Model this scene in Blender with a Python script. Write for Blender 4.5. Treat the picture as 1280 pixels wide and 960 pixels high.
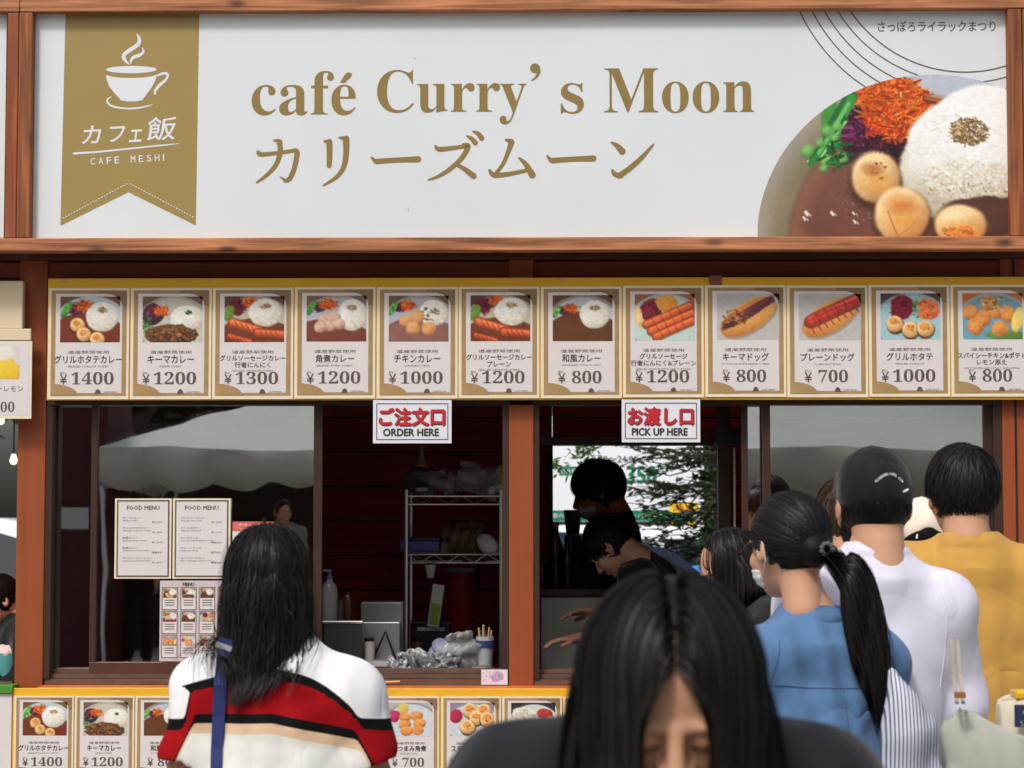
import bpy, bmesh, math, random
import numpy as np
from mathutils import Vector, Matrix, Euler
R = math.radians
sc = bpy.context.scene
for _o in list(bpy.data.objects): bpy.data.objects.remove(_o)
C = sc.collection
rng = np.random.default_rng(7)
random.seed(7)

# ------------------------------------------------------------------ camera
F = 2640.0                      # focal length in pixels of a 1280 px wide frame
PITCH, YAW = R(3.468), R(0.9)
CAM = Vector((0.126, -8.0, 1.55))
cd = bpy.data.cameras.new('camera'); cam = bpy.data.objects.new('camera', cd); C.objects.link(cam)
cd.sensor_width = 36.0; cd.lens = 36.0 * F / 1280.0
cd.clip_start = 0.1; cd.clip_end = 500
cam.location = CAM
cam.rotation_euler = Euler((R(90) + PITCH, 0, YAW), 'XYZ')
cd.dof.use_dof = True; cd.dof.focus_distance = 7.2; cd.dof.aperture_fstop = 36.0*F/1280.0/1000.0/0.0105
sc.camera = cam
CR = cam.rotation_euler.to_matrix()

# ------------------------------------------------------------------ daylight: high soft sun in a hazy sky
SUN_EL, SUN_AZ = R(52), R(205)     # azimuth measured clockwise from +y (the kiosk side); the sun stands behind the camera
w = bpy.data.worlds.new("World"); sc.world = w; w.use_nodes = True
nt = w.node_tree; bgn = nt.nodes['Background']
sky = nt.nodes.new('ShaderNodeTexSky'); sky.sky_type = 'NISHITA'; sky.sun_disc = False
sky.sun_elevation = SUN_EL; sky.sun_rotation = SUN_AZ; sky.air_density = 1.2; sky.dust_density = 5.0; sky.ozone_density = 1.0
hs = nt.nodes.new('ShaderNodeHueSaturation'); hs.inputs['Saturation'].default_value = 0.6
nt.links.new(sky.outputs[0], hs.inputs['Color']); nt.links.new(hs.outputs[0], bgn.inputs[0])
bgn.inputs[1].default_value = 0.13
sd = bpy.data.lights.new('sun', 'SUN'); sd.energy = 1.9; sd.angle = R(9); sd.color = (1.0, 0.965, 0.91)
so = bpy.data.objects.new('sun', sd); C.objects.link(so)
sdir = Vector((math.sin(SUN_AZ)*math.cos(SUN_EL), math.cos(SUN_AZ)*math.cos(SUN_EL), math.sin(SUN_EL)))
so.rotation_euler = sdir.to_track_quat('Z', 'Y').to_euler(); so.location = sdir*20
sc.view_settings.view_transform = 'Standard'; sc.view_settings.look = 'None'
sc.view_settings.exposure = 0.0; sc.view_settings.gamma = 1.0
sc.cycles.max_bounces = 8; sc.cycles.transparent_max_bounces = 12
sc.cycles.sample_clamp_indirect = 6.0

# ------------------------------------------------------------------ pixel -> place on a plane y = Y
def P(px, py, Y=0.0):
    d = CR @ Vector(((px-640.0)/F, -(py-480.0)/F, -1.0))
    t = (Y - CAM.y)/d.y
    return CAM + d*t
def wx(px, Y=0.0): return P(px, 480, Y).x
def wz(py, Y=0.0): return P(640, py, Y).z

# ------------------------------------------------------------------ materials
MATS = {}
def srgb(r, g, b):
    f = lambda c: (c/255.0/12.92) if c/255.0 <= 0.04045 else ((c/255.0+0.055)/1.055)**2.4
    return (f(r), f(g), f(b))
def mat(name, col, rough=0.6, metal=0.0, var=0.0, vscale=8.0, bump=0.0, bscale=60.0, spec=0.5, stretch=(1,1,1), coat=0.0, trans=0.0, emit=None, estr=1.0, sheen=0.0):
    if name in MATS: return MATS[name]
    m = bpy.data.materials.new(name); m.use_nodes = True; MATS[name] = m
    n = m.node_tree.nodes; l = m.node_tree.links; p = n['Principled BSDF']
    p.inputs['Base Color'].default_value = (*col, 1); p.inputs['Roughness'].default_value = rough
    p.inputs['Metallic'].default_value = metal; p.inputs['Specular IOR Level'].default_value = spec
    if coat: p.inputs['Coat Weight'].default_value = coat; p.inputs['Coat Roughness'].default_value = 0.12
    if sheen: p.inputs['Sheen Weight'].default_value = sheen; p.inputs['Sheen Roughness'].default_value = 0.5
    if trans: p.inputs['Alpha'].default_value = 1-trans
    if emit: p.inputs['Emission Color'].default_value = (*emit, 1); p.inputs['Emission Strength'].default_value = estr
    tc = n.new('ShaderNodeTexCoord'); mp = n.new('ShaderNodeMapping'); mp.inputs['Scale'].default_value = stretch
    l.new(tc.outputs['Object'], mp.inputs[0])
    if var:
        nz = n.new('ShaderNodeTexNoise'); nz.inputs['Scale'].default_value = vscale; nz.inputs['Detail'].default_value = 6
        l.new(mp.outputs[0], nz.inputs['Vector'])
        mx = n.new('ShaderNodeMix'); mx.data_type = 'RGBA'; mx.blend_type = 'MULTIPLY'; mx.inputs[0].default_value = 1
        rmp = n.new('ShaderNodeMapRange'); rmp.inputs[1].default_value = 0.3; rmp.inputs[2].default_value = 0.7
        rmp.inputs[3].default_value = 1-var; rmp.inputs[4].default_value = 1+var*0.6
        l.new(nz.outputs[0], rmp.inputs[0]); mx.inputs[6].default_value = (*col, 1)
        cb = n.new('ShaderNodeCombineColor')
        for i in range(3): l.new(rmp.outputs[0], cb.inputs[i])
        l.new(cb.outputs[0], mx.inputs[7]); l.new(mx.outputs[2], p.inputs['Base Color'])
    if bump:
        nb = n.new('ShaderNodeTexNoise'); nb.inputs['Scale'].default_value = bscale; nb.inputs['Detail'].default_value = 5
        l.new(mp.outputs[0], nb.inputs['Vector'])
        bp = n.new('ShaderNodeBump'); bp.inputs['Strength'].default_value = bump; bp.inputs['Distance'].default_value = 0.01
        l.new(nb.outputs[0], bp.inputs['Height']); l.new(bp.outputs[0], p.inputs['Normal'])
    return m
def wood(name, c_lo, c_hi, axis, rough=0.7, knots=True, bump=0.25):
    """grain running along one axis, with a few knots and cracks"""
    m = bpy.data.materials.new(name); m.use_nodes = True; MATS[name] = m
    n = m.node_tree.nodes; l = m.node_tree.links; p = n['Principled BSDF']; p.inputs['Roughness'].default_value = rough
    tc = n.new('ShaderNodeTexCoord'); mp = n.new('ShaderNodeMapping')
    s = [26, 26, 26]; s[axis] = 1.3; mp.inputs['Scale'].default_value = s
    l.new(tc.outputs['Object'], mp.inputs[0])
    nz = n.new('ShaderNodeTexNoise'); nz.inputs['Scale'].default_value = 1.6; nz.inputs['Detail'].default_value = 8; nz.inputs['Distortion'].default_value = 0.6
    l.new(mp.outputs[0], nz.inputs['Vector'])
    cr = n.new('ShaderNodeValToRGB'); e = cr.color_ramp.elements
    e[0].position = 0.32; e[0].color = (*c_lo, 1); e[1].position = 0.68; e[1].color = (*c_hi, 1)
    l.new(nz.outputs[0], cr.inputs[0]); out = cr.outputs[0]
    n2 = n.new('ShaderNodeTexNoise'); n2.inputs['Scale'].default_value = 2.2; n2.inputs['Detail'].default_value = 4
    l.new(tc.outputs['Object'], n2.inputs['Vector'])
    r2 = n.new('ShaderNodeMapRange'); r2.inputs[1].default_value = 0.3; r2.inputs[2].default_value = 0.7; r2.inputs[3].default_value = 0.72; r2.inputs[4].default_value = 1.15
    l.new(n2.outputs[0], r2.inputs[0])
    mx = n.new('ShaderNodeVectorMath'); mx.operation = 'SCALE'; l.new(out, mx.inputs[0]); l.new(r2.outputs[0], mx.inputs['Scale']); out = mx.outputs[0]
    if knots:
        mk = n.new('ShaderNodeMapping'); sk = [7, 7, 7]; sk[axis] = 3.2; mk.inputs['Scale'].default_value = sk; l.new(tc.outputs['Object'], mk.inputs[0])
        vo = n.new('ShaderNodeTexVoronoi'); vo.inputs['Scale'].default_value = 1.0; l.new(mk.outputs[0], vo.inputs['Vector'])
        rk = n.new('ShaderNodeMapRange'); rk.inputs[1].default_value = 0.05; rk.inputs[2].default_value = 0.16; rk.inputs[3].default_value = 0.14; rk.inputs[4].default_value = 1.0
        l.new(vo.outputs['Distance'], rk.inputs[0])
        m2 = n.new('ShaderNodeVectorMath'); m2.operation = 'SCALE'; l.new(out, m2.inputs[0]); l.new(rk.outputs[0], m2.inputs['Scale']); out = m2.outputs[0]
    l.new(out, p.inputs['Base Color'])
    bp = n.new('ShaderNodeBump'); bp.inputs['Strength'].default_value = bump; bp.inputs['Distance'].default_value = 0.004
    l.new(nz.outputs[0], bp.inputs['Height']); l.new(bp.outputs[0], p.inputs['Normal'])
    return m
def attr_mat(name, attr='Col', rough=0.45, coat=0.25, spec=0.4, bump=0.0):
    """flat printed picture: colours come from the mesh's colour attribute"""
    if name in MATS: return MATS[name]
    m = bpy.data.materials.new(name); m.use_nodes = True; MATS[name] = m
    n = m.node_tree.nodes; l = m.node_tree.links; p = n['Principled BSDF']; p.inputs['Roughness'].default_value = rough
    p.inputs['Coat Weight'].default_value = coat; p.inputs['Coat Roughness'].default_value = 0.2; p.inputs['Specular IOR Level'].default_value = spec
    a = n.new('ShaderNodeAttribute'); a.attribute_name = attr; l.new(a.outputs['Color'], p.inputs['Base Color'])
    if bump:
        nb = n.new('ShaderNodeTexNoise'); nb.inputs['Scale'].default_value = 9; tc = n.new('ShaderNodeTexCoord'); l.new(tc.outputs['Object'], nb.inputs['Vector'])
        bp = n.new('ShaderNodeBump'); bp.inputs['Strength'].default_value = bump; l.new(nb.outputs[0], bp.inputs['Height']); l.new(bp.outputs[0], p.inputs['Normal'])
    return m
def glass_mat(name, refl, tint=(0.9, 0.93, 0.92), rough=0.0):
    m = bpy.data.materials.new(name); m.use_nodes = True; MATS[name] = m
    n = m.node_tree.nodes; l = m.node_tree.links; n.remove(n['Principled BSDF'])
    t = n.new('ShaderNodeBsdfTransparent'); t.inputs[0].default_value = (*tint, 1)
    g = n.new('ShaderNodeBsdfGlossy'); g.inputs['Roughness'].default_value = rough; g.inputs['Color'].default_value = (1, 1, 1, 1)
    nz = n.new('ShaderNodeTexNoise'); nz.inputs['Scale'].default_value = 1.7; tc = n.new('ShaderNodeTexCoord'); l.new(tc.outputs['Object'], nz.inputs['Vector'])
    bp = n.new('ShaderNodeBump'); bp.inputs['Strength'].default_value = 0.05; bp.inputs['Distance'].default_value = 0.02
    l.new(nz.outputs[0], bp.inputs['Height']); l.new(bp.outputs[0], g.inputs['Normal'])
    x = n.new('ShaderNodeMixShader'); x.inputs[0].default_value = refl
    l.new(t.outputs[0], x.inputs[1]); l.new(g.outputs[0], x.inputs[2]); l.new(x.outputs[0], n['Material Output'].inputs[0])
    return m

# ------------------------------------------------------------------ objects
def thing(name, label, cat, loc=(0, 0, 0), rotz=0.0, group=None):
    o = bpy.data.objects.new(name, None); C.objects.link(o); o.location = loc; o.rotation_euler = (0, 0, rotz)
    o.empty_display_size = 0.1; o['label'] = label; o['category'] = cat
    if group: o['group'] = group
    o['_m'] = 1; del o['_m']
    return o
def WM(p):
    m = Matrix.Identity(4)
    while p is not None:
        m = Matrix.LocRotScale(p.location, p.rotation_euler, p.scale) @ m; p = p.parent
    return m
def link(name, me, m, parent=None, world=True, smooth=False):
    """link a mesh; vertices are given in world space and re-expressed in the parent's space"""
    o = bpy.data.objects.new(name, me); C.objects.link(o)
    if m is not None:
        for k in (m if isinstance(m, (list, tuple)) else [m]): me.materials.append(k)
    if parent is not None:
        o.parent = parent
        if world: me.transform(WM(parent).inverted())
    if smooth: me.polygons.foreach_set('use_smooth', [True]*len(me.polygons))
    return o
def tag(o, label, cat, group=None):
    o['label'] = label; o['category'] = cat
    if group: o['group'] = group
    return o
class MB:
    """collects boxes, prisms, tubes and lathes into one mesh"""
    def __init__(s): s.v = []; s.f = []
    def add(s, vs, fs):
        b = len(s.v); s.v += [tuple(x) for x in vs]; s.f += [tuple(b+i for i in f) for f in fs]; return s
    def box(s, x0, y0, z0, x1, y1, z1, c=0.0):
        x0, x1 = min(x0, x1), max(x0, x1); y0, y1 = min(y0, y1), max(y0, y1); z0, z1 = min(z0, z1), max(z0, z1)
        if c <= 0:
            return s.add([(x0,y0,z0),(x1,y0,z0),(x1,y1,z0),(x0,y1,z0),(x0,y0,z1),(x1,y0,z1),(x1,y1,z1),(x0,y1,z1)],
                [(0,3,2,1),(4,5,6,7),(0,1,5,4),(1,2,6,5),(2,3,7,6),(3,0,4,7)])
        bm = bmesh.new(); bmesh.ops.create_cube(bm, size=1)
        for v in bm.verts: v.co = Vector(((x0+x1)/2+v.co.x*(x1-x0), (y0+y1)/2+v.co.y*(y1-y0), (z0+z1)/2+v.co.z*(z1-z0)))
        bmesh.ops.bevel(bm, geom=list(bm.edges), offset=min(c, .45*(x1-x0), .45*(y1-y0), .45*(z1-z0)), segments=2, affect='EDGES', profile=.5)
        bm.verts.ensure_lookup_table(); r = s.add([v.co for v in bm.verts], [[v.index for v in f.verts] for f in bm.faces]); bm.free(); return r
    def tube(s, pts, r, n=10, cap=True):
        pts = [Vector(p) for p in pts]; rr = r if isinstance(r, (list, tuple)) else [r]*len(pts); rings = []
        t0 = (pts[1]-pts[0]).normalized(); u = t0.orthogonal().normalized()
        for i, p in enumerate(pts):
            t = (pts[min(i+1, len(pts)-1)]-pts[max(i-1, 0)]).normalized(); u = (u-t*u.dot(t)).normalized(); w_ = t.cross(u)
            rings.append([p+(u*math.cos(a)+w_*math.sin(a))*rr[i] for a in [2*math.pi*k/n for k in range(n)]])
        vs = [q for g in rings for q in g]; fs = []
        for i in range(len(pts)-1):
            for k in range(n): fs.append((i*n+k, i*n+(k+1)%n, (i+1)*n+(k+1)%n, (i+1)*n+k))
        if cap: fs.append(tuple(range(n))[::-1]); fs.append(tuple((len(pts)-1)*n+k for k in range(n)))
        return s.add(vs, fs)
    def lathe(s, cx, cy, prof, n=20):
        vs = []; fs = []
        for r_, z_ in prof:
            for k in range(n): a = 2*math.pi*k/n; vs.append((cx+r_*math.cos(a), cy+r_*math.sin(a), z_))
        for i in range(len(prof)-1):
            for k in range(n): fs.append((i*n+k, i*n+(k+1)%n, (i+1)*n+(k+1)%n, (i+1)*n+k))
        fs.append(tuple(range(n))[::-1]); fs.append(tuple((len(prof)-1)*n+k for k in range(n)))
        return s.add(vs, fs)
    def poly(s, pts, y, d=0.0):
        """polygon of (x, z) points in the plane y, extruded backwards by d"""
        n = len(pts); ar = sum(pts[i][0]*pts[(i+1) % n][1]-pts[(i+1) % n][0]*pts[i][1] for i in range(n))
        if ar < 0: pts = pts[::-1]
        if d <= 0: return s.add([(p[0], y, p[1]) for p in pts], [tuple(range(n))])
        vs = [(p[0], y, p[1]) for p in pts]+[(p[0], y+d, p[1]) for p in pts]
        return s.add(vs, [tuple(range(n)), tuple(range(n, 2*n))[::-1]]+[(i, i+n, (i+1) % n+n, (i+1) % n) for i in range(n)])
    def mesh(s, name):
        me = bpy.data.meshes.new(name); me.from_pydata(s.v, [], s.f); me.update(); return me
    def build(s, name, m, parent=None, smooth=False, fix=True):
        me = s.mesh(name)
        if fix:
            bm = bmesh.new(); bm.from_mesh(me); bmesh.ops.recalc_face_normals(bm, faces=bm.faces)
            bm.to_mesh(me); bm.free()
        o = link(name, me, m, parent)
        if smooth:
            try: me.set_sharp_from_angle(angle=R(40))
            except Exception: pass
            me.polygons.foreach_set('use_smooth', [True]*len(me.polygons))
        return o

# ------------------------------------------------------------------ lettering
_tc = {}
def text_mesh(body, res=3):
    if (body, res) in _tc: return _tc[(body, res)]
    c = bpy.data.curves.new('t', 'FONT'); c.body = body; c.resolution_u = res; c.offset = -.0045 if res == 8 else 0.0
    o = bpy.data.objects.new('t', c); m = o.to_mesh()
    co = np.array([v.co[:2] for v in m.vertices]) if len(m.vertices) else np.zeros((0, 2)); fs = [tuple(p.vertices) for p in m.polygons]
    o.to_mesh_clear(); bpy.data.objects.remove(o); bpy.data.curves.remove(c)
    if len(co): lo = co.min(0); hi = co.max(0); co = (co-lo)/np.maximum(hi-lo, 1e-6); asp = (hi-lo)
    else: asp = np.array([1., 1.])
    _tc[(body, res)] = (co, fs, asp); return _tc[(body, res)]
def serif(s):
    r = ''
    for ch in s:
        if 'a' <= ch <= 'z': r += chr(0x1D41A+ord(ch)-97)
        elif 'A' <= ch <= 'Z': r += chr(0x1D400+ord(ch)-65)
        elif ch.isdigit(): r += chr(0x1D7CE+int(ch))
        else: r += ch
    return r
class Sheet:
    """flat print in pixel units of the photograph, laid on the plane y = Y; every layer stands 0.5 mm proud of the last"""
    def __init__(s, Y, parent, step=0.0006): s.Y = Y; s.p = parent; s.step = step; s.acc = {}
    def pt(s, px, py): return (wx(px, s.Y), wz(py, s.Y))
    def mb(s, name, m):
        if (name, m.name) not in s.acc: s.acc[(name, m.name)] = (MB(), m)
        return s.acc[(name, m.name)][0]
    def y(s, lv): return s.Y-lv*s.step
    def text(s, body, x0, y0, x1, y1, m, lv=3, name='lettering', res=3, rot=0.0, shear=0.0, keep=False, bold=0.0):
        co, fs, asp = text_mesh(body, res)
        if not len(co): return
        if keep:      # keep proportions, centred
            ww, hh = x1-x0, y1-y0; k = min(ww/asp[0], hh/asp[1]); cx, cy = (x0+x1)/2, (y0+y1)/2
            x0, x1 = cx-asp[0]*k/2, cx+asp[0]*k/2; y0, y1 = cy-asp[1]*k/2, cy+asp[1]*k/2
        px = x0+co[:, 0]*(x1-x0)+shear*(co[:, 1]-.5)*(y1-y0); py = y1-co[:, 1]*(y1-y0)
        if rot:
            cx, cy = (x0+x1)/2, (y0+y1)/2; a = R(rot); dx, dy = px-cx, py-cy
            px = cx+dx*math.cos(a)+dy*math.sin(a); py = cy-dx*math.sin(a)+dy*math.cos(a)
        b = s.mb(name, m)
        offs = [(0, 0)] if not bold else [(0, 0), (bold, 0), (-bold, 0), (0, bold), (0, -bold)]
        for i, (ox, oy) in enumerate(offs):
            b.add([(wx(x+ox, s.Y), s.y(lv)-i*0.00003, wz(y_+oy, s.Y)) for x, y_ in zip(px, py)], fs)
    def rect(s, x0, y0, x1, y1, m, lv=1, name='print', d=0.0):
        a = s.pt(x0, y0); b = s.pt(x1, y1)
        if d: s.mb(name, m).box(a[0], s.y(lv), b[1], b[0], s.y(lv)+d, a[1])
        else: s.mb(name, m).add([(a[0], s.y(lv), b[1]), (b[0], s.y(lv), b[1]), (b[0], s.y(lv), a[1]), (a[0], s.y(lv), a[1])], [(0, 1, 2, 3)])
    def poly(s, pts, m, lv=1, name='print'):
        s.mb(name, m).poly([s.pt(*p) for p in pts], s.y(lv))
    def stroke(s, pts, wid, m, lv=2, name='print', smooth=True):
        """brush stroke through pts with a width at every point"""
        pts = np.array(pts, float); n = len(pts); wv = np.array(wid if isinstance(wid, (list, tuple)) else [wid]*n, float)
        if smooth and n > 2:
            t = np.linspace(0, n-1, (n-1)*7+1); out = []; ow = []
            for q in t:
                i = min(int(q), n-2); f = q-i; p0, p1, p2, p3 = pts[max(i-1, 0)], pts[i], pts[i+1], pts[min(i+2, n-1)]
                out.append(.5*((2*p1)+(-p0+p2)*f+(2*p0-5*p1+4*p2-p3)*f*f+(-p0+3*p1-3*p2+p3)*f**3)); ow.append(wv[i]*(1-f)+wv[i+1]*f)
            pts = np.array(out); wv = np.array(ow)
        d = np.gradient(pts, axis=0); d /= np.maximum(np.linalg.norm(d, axis=1), 1e-9)[:, None]; nn = np.stack([-d[:, 1], d[:, 0]], 1)
        L = pts+nn*wv[:, None]/2; Rr = pts-nn*wv[:, None]/2; b = s.mb(name, m); k = getattr(s, '_k', 0)+1; s._k = k; yy = s.y(lv)-(k % 9)*0.00004
        vs = [(*s.pt(*q),) for q in L]+[(*s.pt(*q),) for q in Rr]; N = len(pts)
        b.add([(v[0], yy, v[1]) for v in vs], [(i, i+1, N+i+1, N+i) for i in range(N-1)])
        for e, c_ in ((0, pts[0]), (-1, pts[-1])):
            r_ = wv[e]/2
            if r_ > 0.15: b.add([(lambda q: (q[0], yy-0.00001, q[1]))(s.pt(c_[0]+r_*math.cos(a), c_[1]+r_*math.sin(a))) for a in [2*math.pi*j/10 for j in range(10)]], [tuple(range(10))])
    def picture(s, img, x0, y0, x1, y1, m, lv=2, name='food_photo', top=None):
        """img (h, w, 3) in sRGB 0..1 put on a grid; top(px) can raise or lower the upper edge"""
        h, w_ = img.shape[:2]; xs = np.linspace(x0, x1, w_); vs = []; cols = []
        for j in range(h):
            for i in range(w_):
                ty = y0 if top is None else top(xs[i])
                py = ty+(y1-ty)*j/(h-1); vs.append((xs[i], py))
                if top is None: cols.append(img[j, i])
                else: jj = (py-y0)/(y1-y0)*(h-1); cols.append(img[int(min(max(jj, 0), h-1)), i])
        co = [(wx(a, s.Y), s.y(lv), wz(b, s.Y)) for a, b in vs]
        fs = [(j*w_+i, (j+1)*w_+i, (j+1)*w_+i+1, j*w_+i+1) for j in range(h-1) for i in range(w_-1)]
        me = bpy.data.meshes.new(name); me.from_pydata(co, [], fs)
        ca = me.color_attributes.new('Col', 'FLOAT_COLOR', 'POINT'); c = np.clip(np.array(cols), 0, 1)
        lin = np.where(c <= 0.04045, c/12.92, ((c+0.055)/1.055)**2.4); ca.data.foreach_set('color', np.concatenate([lin, np.ones((len(lin), 1))], 1).ravel())
        return link(name, me, m, s.p)
    def done(s, labels=None):
        out = {}
        for (name, mn), (b, m) in s.acc.items():
            name = name.split('#')[0]; o = b.build(name, m, s.p, fix=(name in ('paper', 'board', 'panel', 'backing')))
            # face everything towards the street
            if name not in ('paper', 'board', 'panel', 'backing'):
                me = o.data; nr = np.zeros(len(me.polygons)*3); me.polygons.foreach_get('normal', nr)
                if nr.reshape(-1, 3)[:, 1].sum() > 0: me.flip_normals()
            out[name] = o
            if name in ('specks', 'small_print', 'card_text', 'marks', 'ribbon_stitching', 'card_border', 'card_print', 'arc_lines'): o['kind'] = 'stuff'
        s.acc = {}; return out

# ------------------------------------------------------------------ painting printed food photographs
def vnoise(h, w_, f, seed=0, octv=3):
    r = np.random.default_rng(seed); out = np.zeros((h, w_)); amp = 1.0; tot = 0
    for o in range(octv):
        n = max(2, int(f*2**o)); g = r.random((n+2, n+2)); y = np.linspace(0, n, h); x = np.linspace(0, n*w_/h if w_ < h else n, w_); x = np.clip(x, 0, n)
        y0 = y.astype(int).clip(0, n); x0 = x.astype(int).clip(0, n); fy = (y-y0)[:, None]; fx = (x-x0)[None]; fy = fy*fy*(3-2*fy); fx = fx*fx*(3-2*fx)
        v = g[y0][:, x0]*(1-fy)*(1-fx)+g[y0+1][:, x0]*fy*(1-fx)+g[y0][:, x0+1]*(1-fy)*fx+g[y0+1][:, x0+1]*fy*fx
        out += v*amp; tot += amp; amp *= .55
    return out/tot
class Pic:
    def __init__(s, w_, h, col=(200, 200, 200), seed=1):
        s.w, s.h = w_, h; s.a = np.ones((h, w_, 3))*np.array(col)/255.; s.seed = seed; s.r = np.random.default_rng(seed)
        s.Y, s.X = np.mgrid[0:h, 0:w_]; s.X = (s.X+.5)/w_*100; s.Y = (s.Y+.5)/h*100   # percent coordinates
        s.asp = w_/h
    def n(s, f, o=3): s.seed += 1; return vnoise(s.h, s.w, f, s.seed, o)
    def mixin(s, m, c): s.a = s.a*(1-m[..., None])+c*m[..., None]
    def blob(s, cx, cy, rx, ry, lit, dark, ang=0, rough=0.12, tex=0.25, f=6, flat=0.0, soft=6.0):
        a = R(ang); dx = (s.X-cx); dy = (s.Y-cy)/s.asp; u = (dx*math.cos(a)+dy*math.sin(a))/rx; v = (-dx*math.sin(a)+dy*math.cos(a))/(ry/s.asp)
        d = np.sqrt(u*u+v*v)+(s.n(f)-.5)*rough*2; m = np.clip((1-d)*soft*min(rx, ry)/10+.5, 0, 1)
        nz = np.sqrt(np.clip(1-d*d, 0, 1)); sh = np.clip(0.35*nz-0.45*dy/(ry/s.asp)*.8-.2*dx/rx+.55, 0, 1)*(1-flat)+.7*flat
        sh = np.clip(sh+(s.n(f*2)-.5)*2*tex, 0, 1)[..., None]
        s.mixin(m, np.array(dark)/255*(1-sh)+np.array(lit)/255*sh)
    def line(s, x0, y0, x1, y1, w_, col, al=1.0):
        dx, dy = x1-x0, (y1-y0)/s.asp; L2 = dx*dx+dy*dy+1e-6; t = np.clip(((s.X-x0)*dx+(s.Y-y0)/s.asp*dy)/L2, 0, 1)
        d = np.hypot(s.X-x0-t*dx, (s.Y-y0)/s.asp-t*dy); px = 100/s.w; m = np.clip((w_/2-d)/px+.5, 0, 1)*al; s.mixin(m, np.array(col)/255)
    def shreds(s, cx, cy, rx, ry, cols, n, ln, w_, curl=True, al=.9, dk=.6):
        for _ in range(n):
            a = s.r.random()*6.283; q = math.sqrt(s.r.random()); x = cx+math.cos(a)*rx*q; y = cy+math.sin(a)*ry*q; b = s.r.random()*6.283
            c = np.array(cols[s.r.integers(len(cols))])*(dk+(1.15-dk)*s.r.random()); ll = ln*(.5+s.r.random())
            s.line(x, y, x+math.cos(b)*ll, y+math.sin(b)*ll*s.asp*.6, w_*(.6+.7*s.r.random()), np.clip(c, 0, 255), al)
    def dots(s, cx, cy, rx, ry, cols, n, w_, al=.9):
        for _ in range(n):
            a = s.r.random()*6.283; q = math.sqrt(s.r.random()); x = cx+math.cos(a)*rx*q; y = cy+math.sin(a)*ry*q
            c = cols[s.r.integers(len(cols))]; s.line(x, y, x+.3, y, w_*(.5+.8*s.r.random()), c, al)
    def rice(s, cx, cy, rx, ry, top='sesame'):
        k = 100/s.w
        s.blob(cx, cy, rx, ry, (246, 244, 236), (172, 158, 132), rough=.05, tex=.12, f=8)
        s.shreds(cx-1, cy+ry*.1, rx*.9, ry*.85, [(250, 249, 244), (232, 227, 214), (214, 206, 186), (250, 250, 250)], int(180), 2.2, 1.4, al=.38, dk=.9)
        if top == 'sesame': s.shreds(cx, cy-ry*.45, rx*.33, ry*.16, [(190, 150, 90), (150, 110, 60), (215, 180, 120)], 60, 2.0, 1.3)
        elif top == 'green': s.shreds(cx+2, cy-ry*.45, rx*.16, ry*.12, [(40, 80, 30), (70, 110, 50)], 26, 1.6, 1.6)
    def salad(s, x, y, k=1.0, beans=True):
        s.blob(x+20*k, y+8*k, 13*k, 12*k, (120, 40, 80), (50, 12, 38), rough=.25, tex=.4)
        s.shreds(x+20*k, y+8*k, 11*k, 11*k, [(150, 50, 110), (90, 20, 60), (60, 10, 50)], 50, 5*k, 1.7*k)
        s.blob(x+36*k, y+2*k, 15*k, 12*k, (255, 130, 50), (200, 60, 10), rough=.25, tex=.3)
        s.shreds(x+36*k, y+2*k, 14*k, 12*k, [(255, 120, 30), (255, 160, 70), (235, 85, 10), (210, 60, 20)], 90, 7*k, 1.6*k)
        if beans:
            s.blob(x+5*k, y+10*k, 6*k, 20*k, (110, 190, 80), (25, 75, 25), ang=35, rough=.1, tex=.3)
            s.blob(x+1*k, y+18*k, 5*k, 10*k, (90, 170, 60), (20, 70, 20), ang=30, rough=.1, tex=.3)
            s.dots(x+4*k, y+10*k, 6*k, 14*k, [(150, 220, 110), (60, 140, 50)], 9, 4*k)
    def scallop(s, x, y, r):
        s.blob(x+.8, y+3, r*1.03, r*s.asp*.96, (60, 34, 24), (50, 28, 20), flat=1, soft=3)
        s.blob(x, y, r, r*s.asp*.92, (250, 215, 150), (150, 84, 36), rough=.07, tex=.14, f=5)
        s.blob(x-r*.1, y-r*.25*s.asp, r*.55, r*.4*s.asp, (240, 170, 90), (200, 110, 50), rough=.3, tex=.4, flat=.5)
        s.dots(x, y-r*.2, r*.5, r*.6, [(150, 80, 30)], 5, r*.15)
    def sausage(s, x0, y0, x1, y1, w_, col=(190, 80, 40)):
        for k, f in ((1.0, .55), (.78, .85), (.5, 1.15), (.18, 1.6)):
            s.line(x0-(1-k)*w_*.12, y0-(1-k)*w_*.35, x1-(1-k)*w_*.12, y1-(1-k)*w_*.35, w_*k, np.clip(np.array(col)*f, 0, 255), .8)
        for i in range(4):
            t = (i+.8)/5; x = x0+(x1-x0)*t; y = y0+(y1-y0)*t; s.line(x-w_*.2, y-w_*.4, x+w_*.15, y+w_*.4, w_*.09, (90, 30, 12), .6)
    def grain(s, a=.05, f=30): s.a = np.clip(s.a*(1+(s.n(f, 2)-.5)[..., None]*2*a), 0, 1); return s.a
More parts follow.
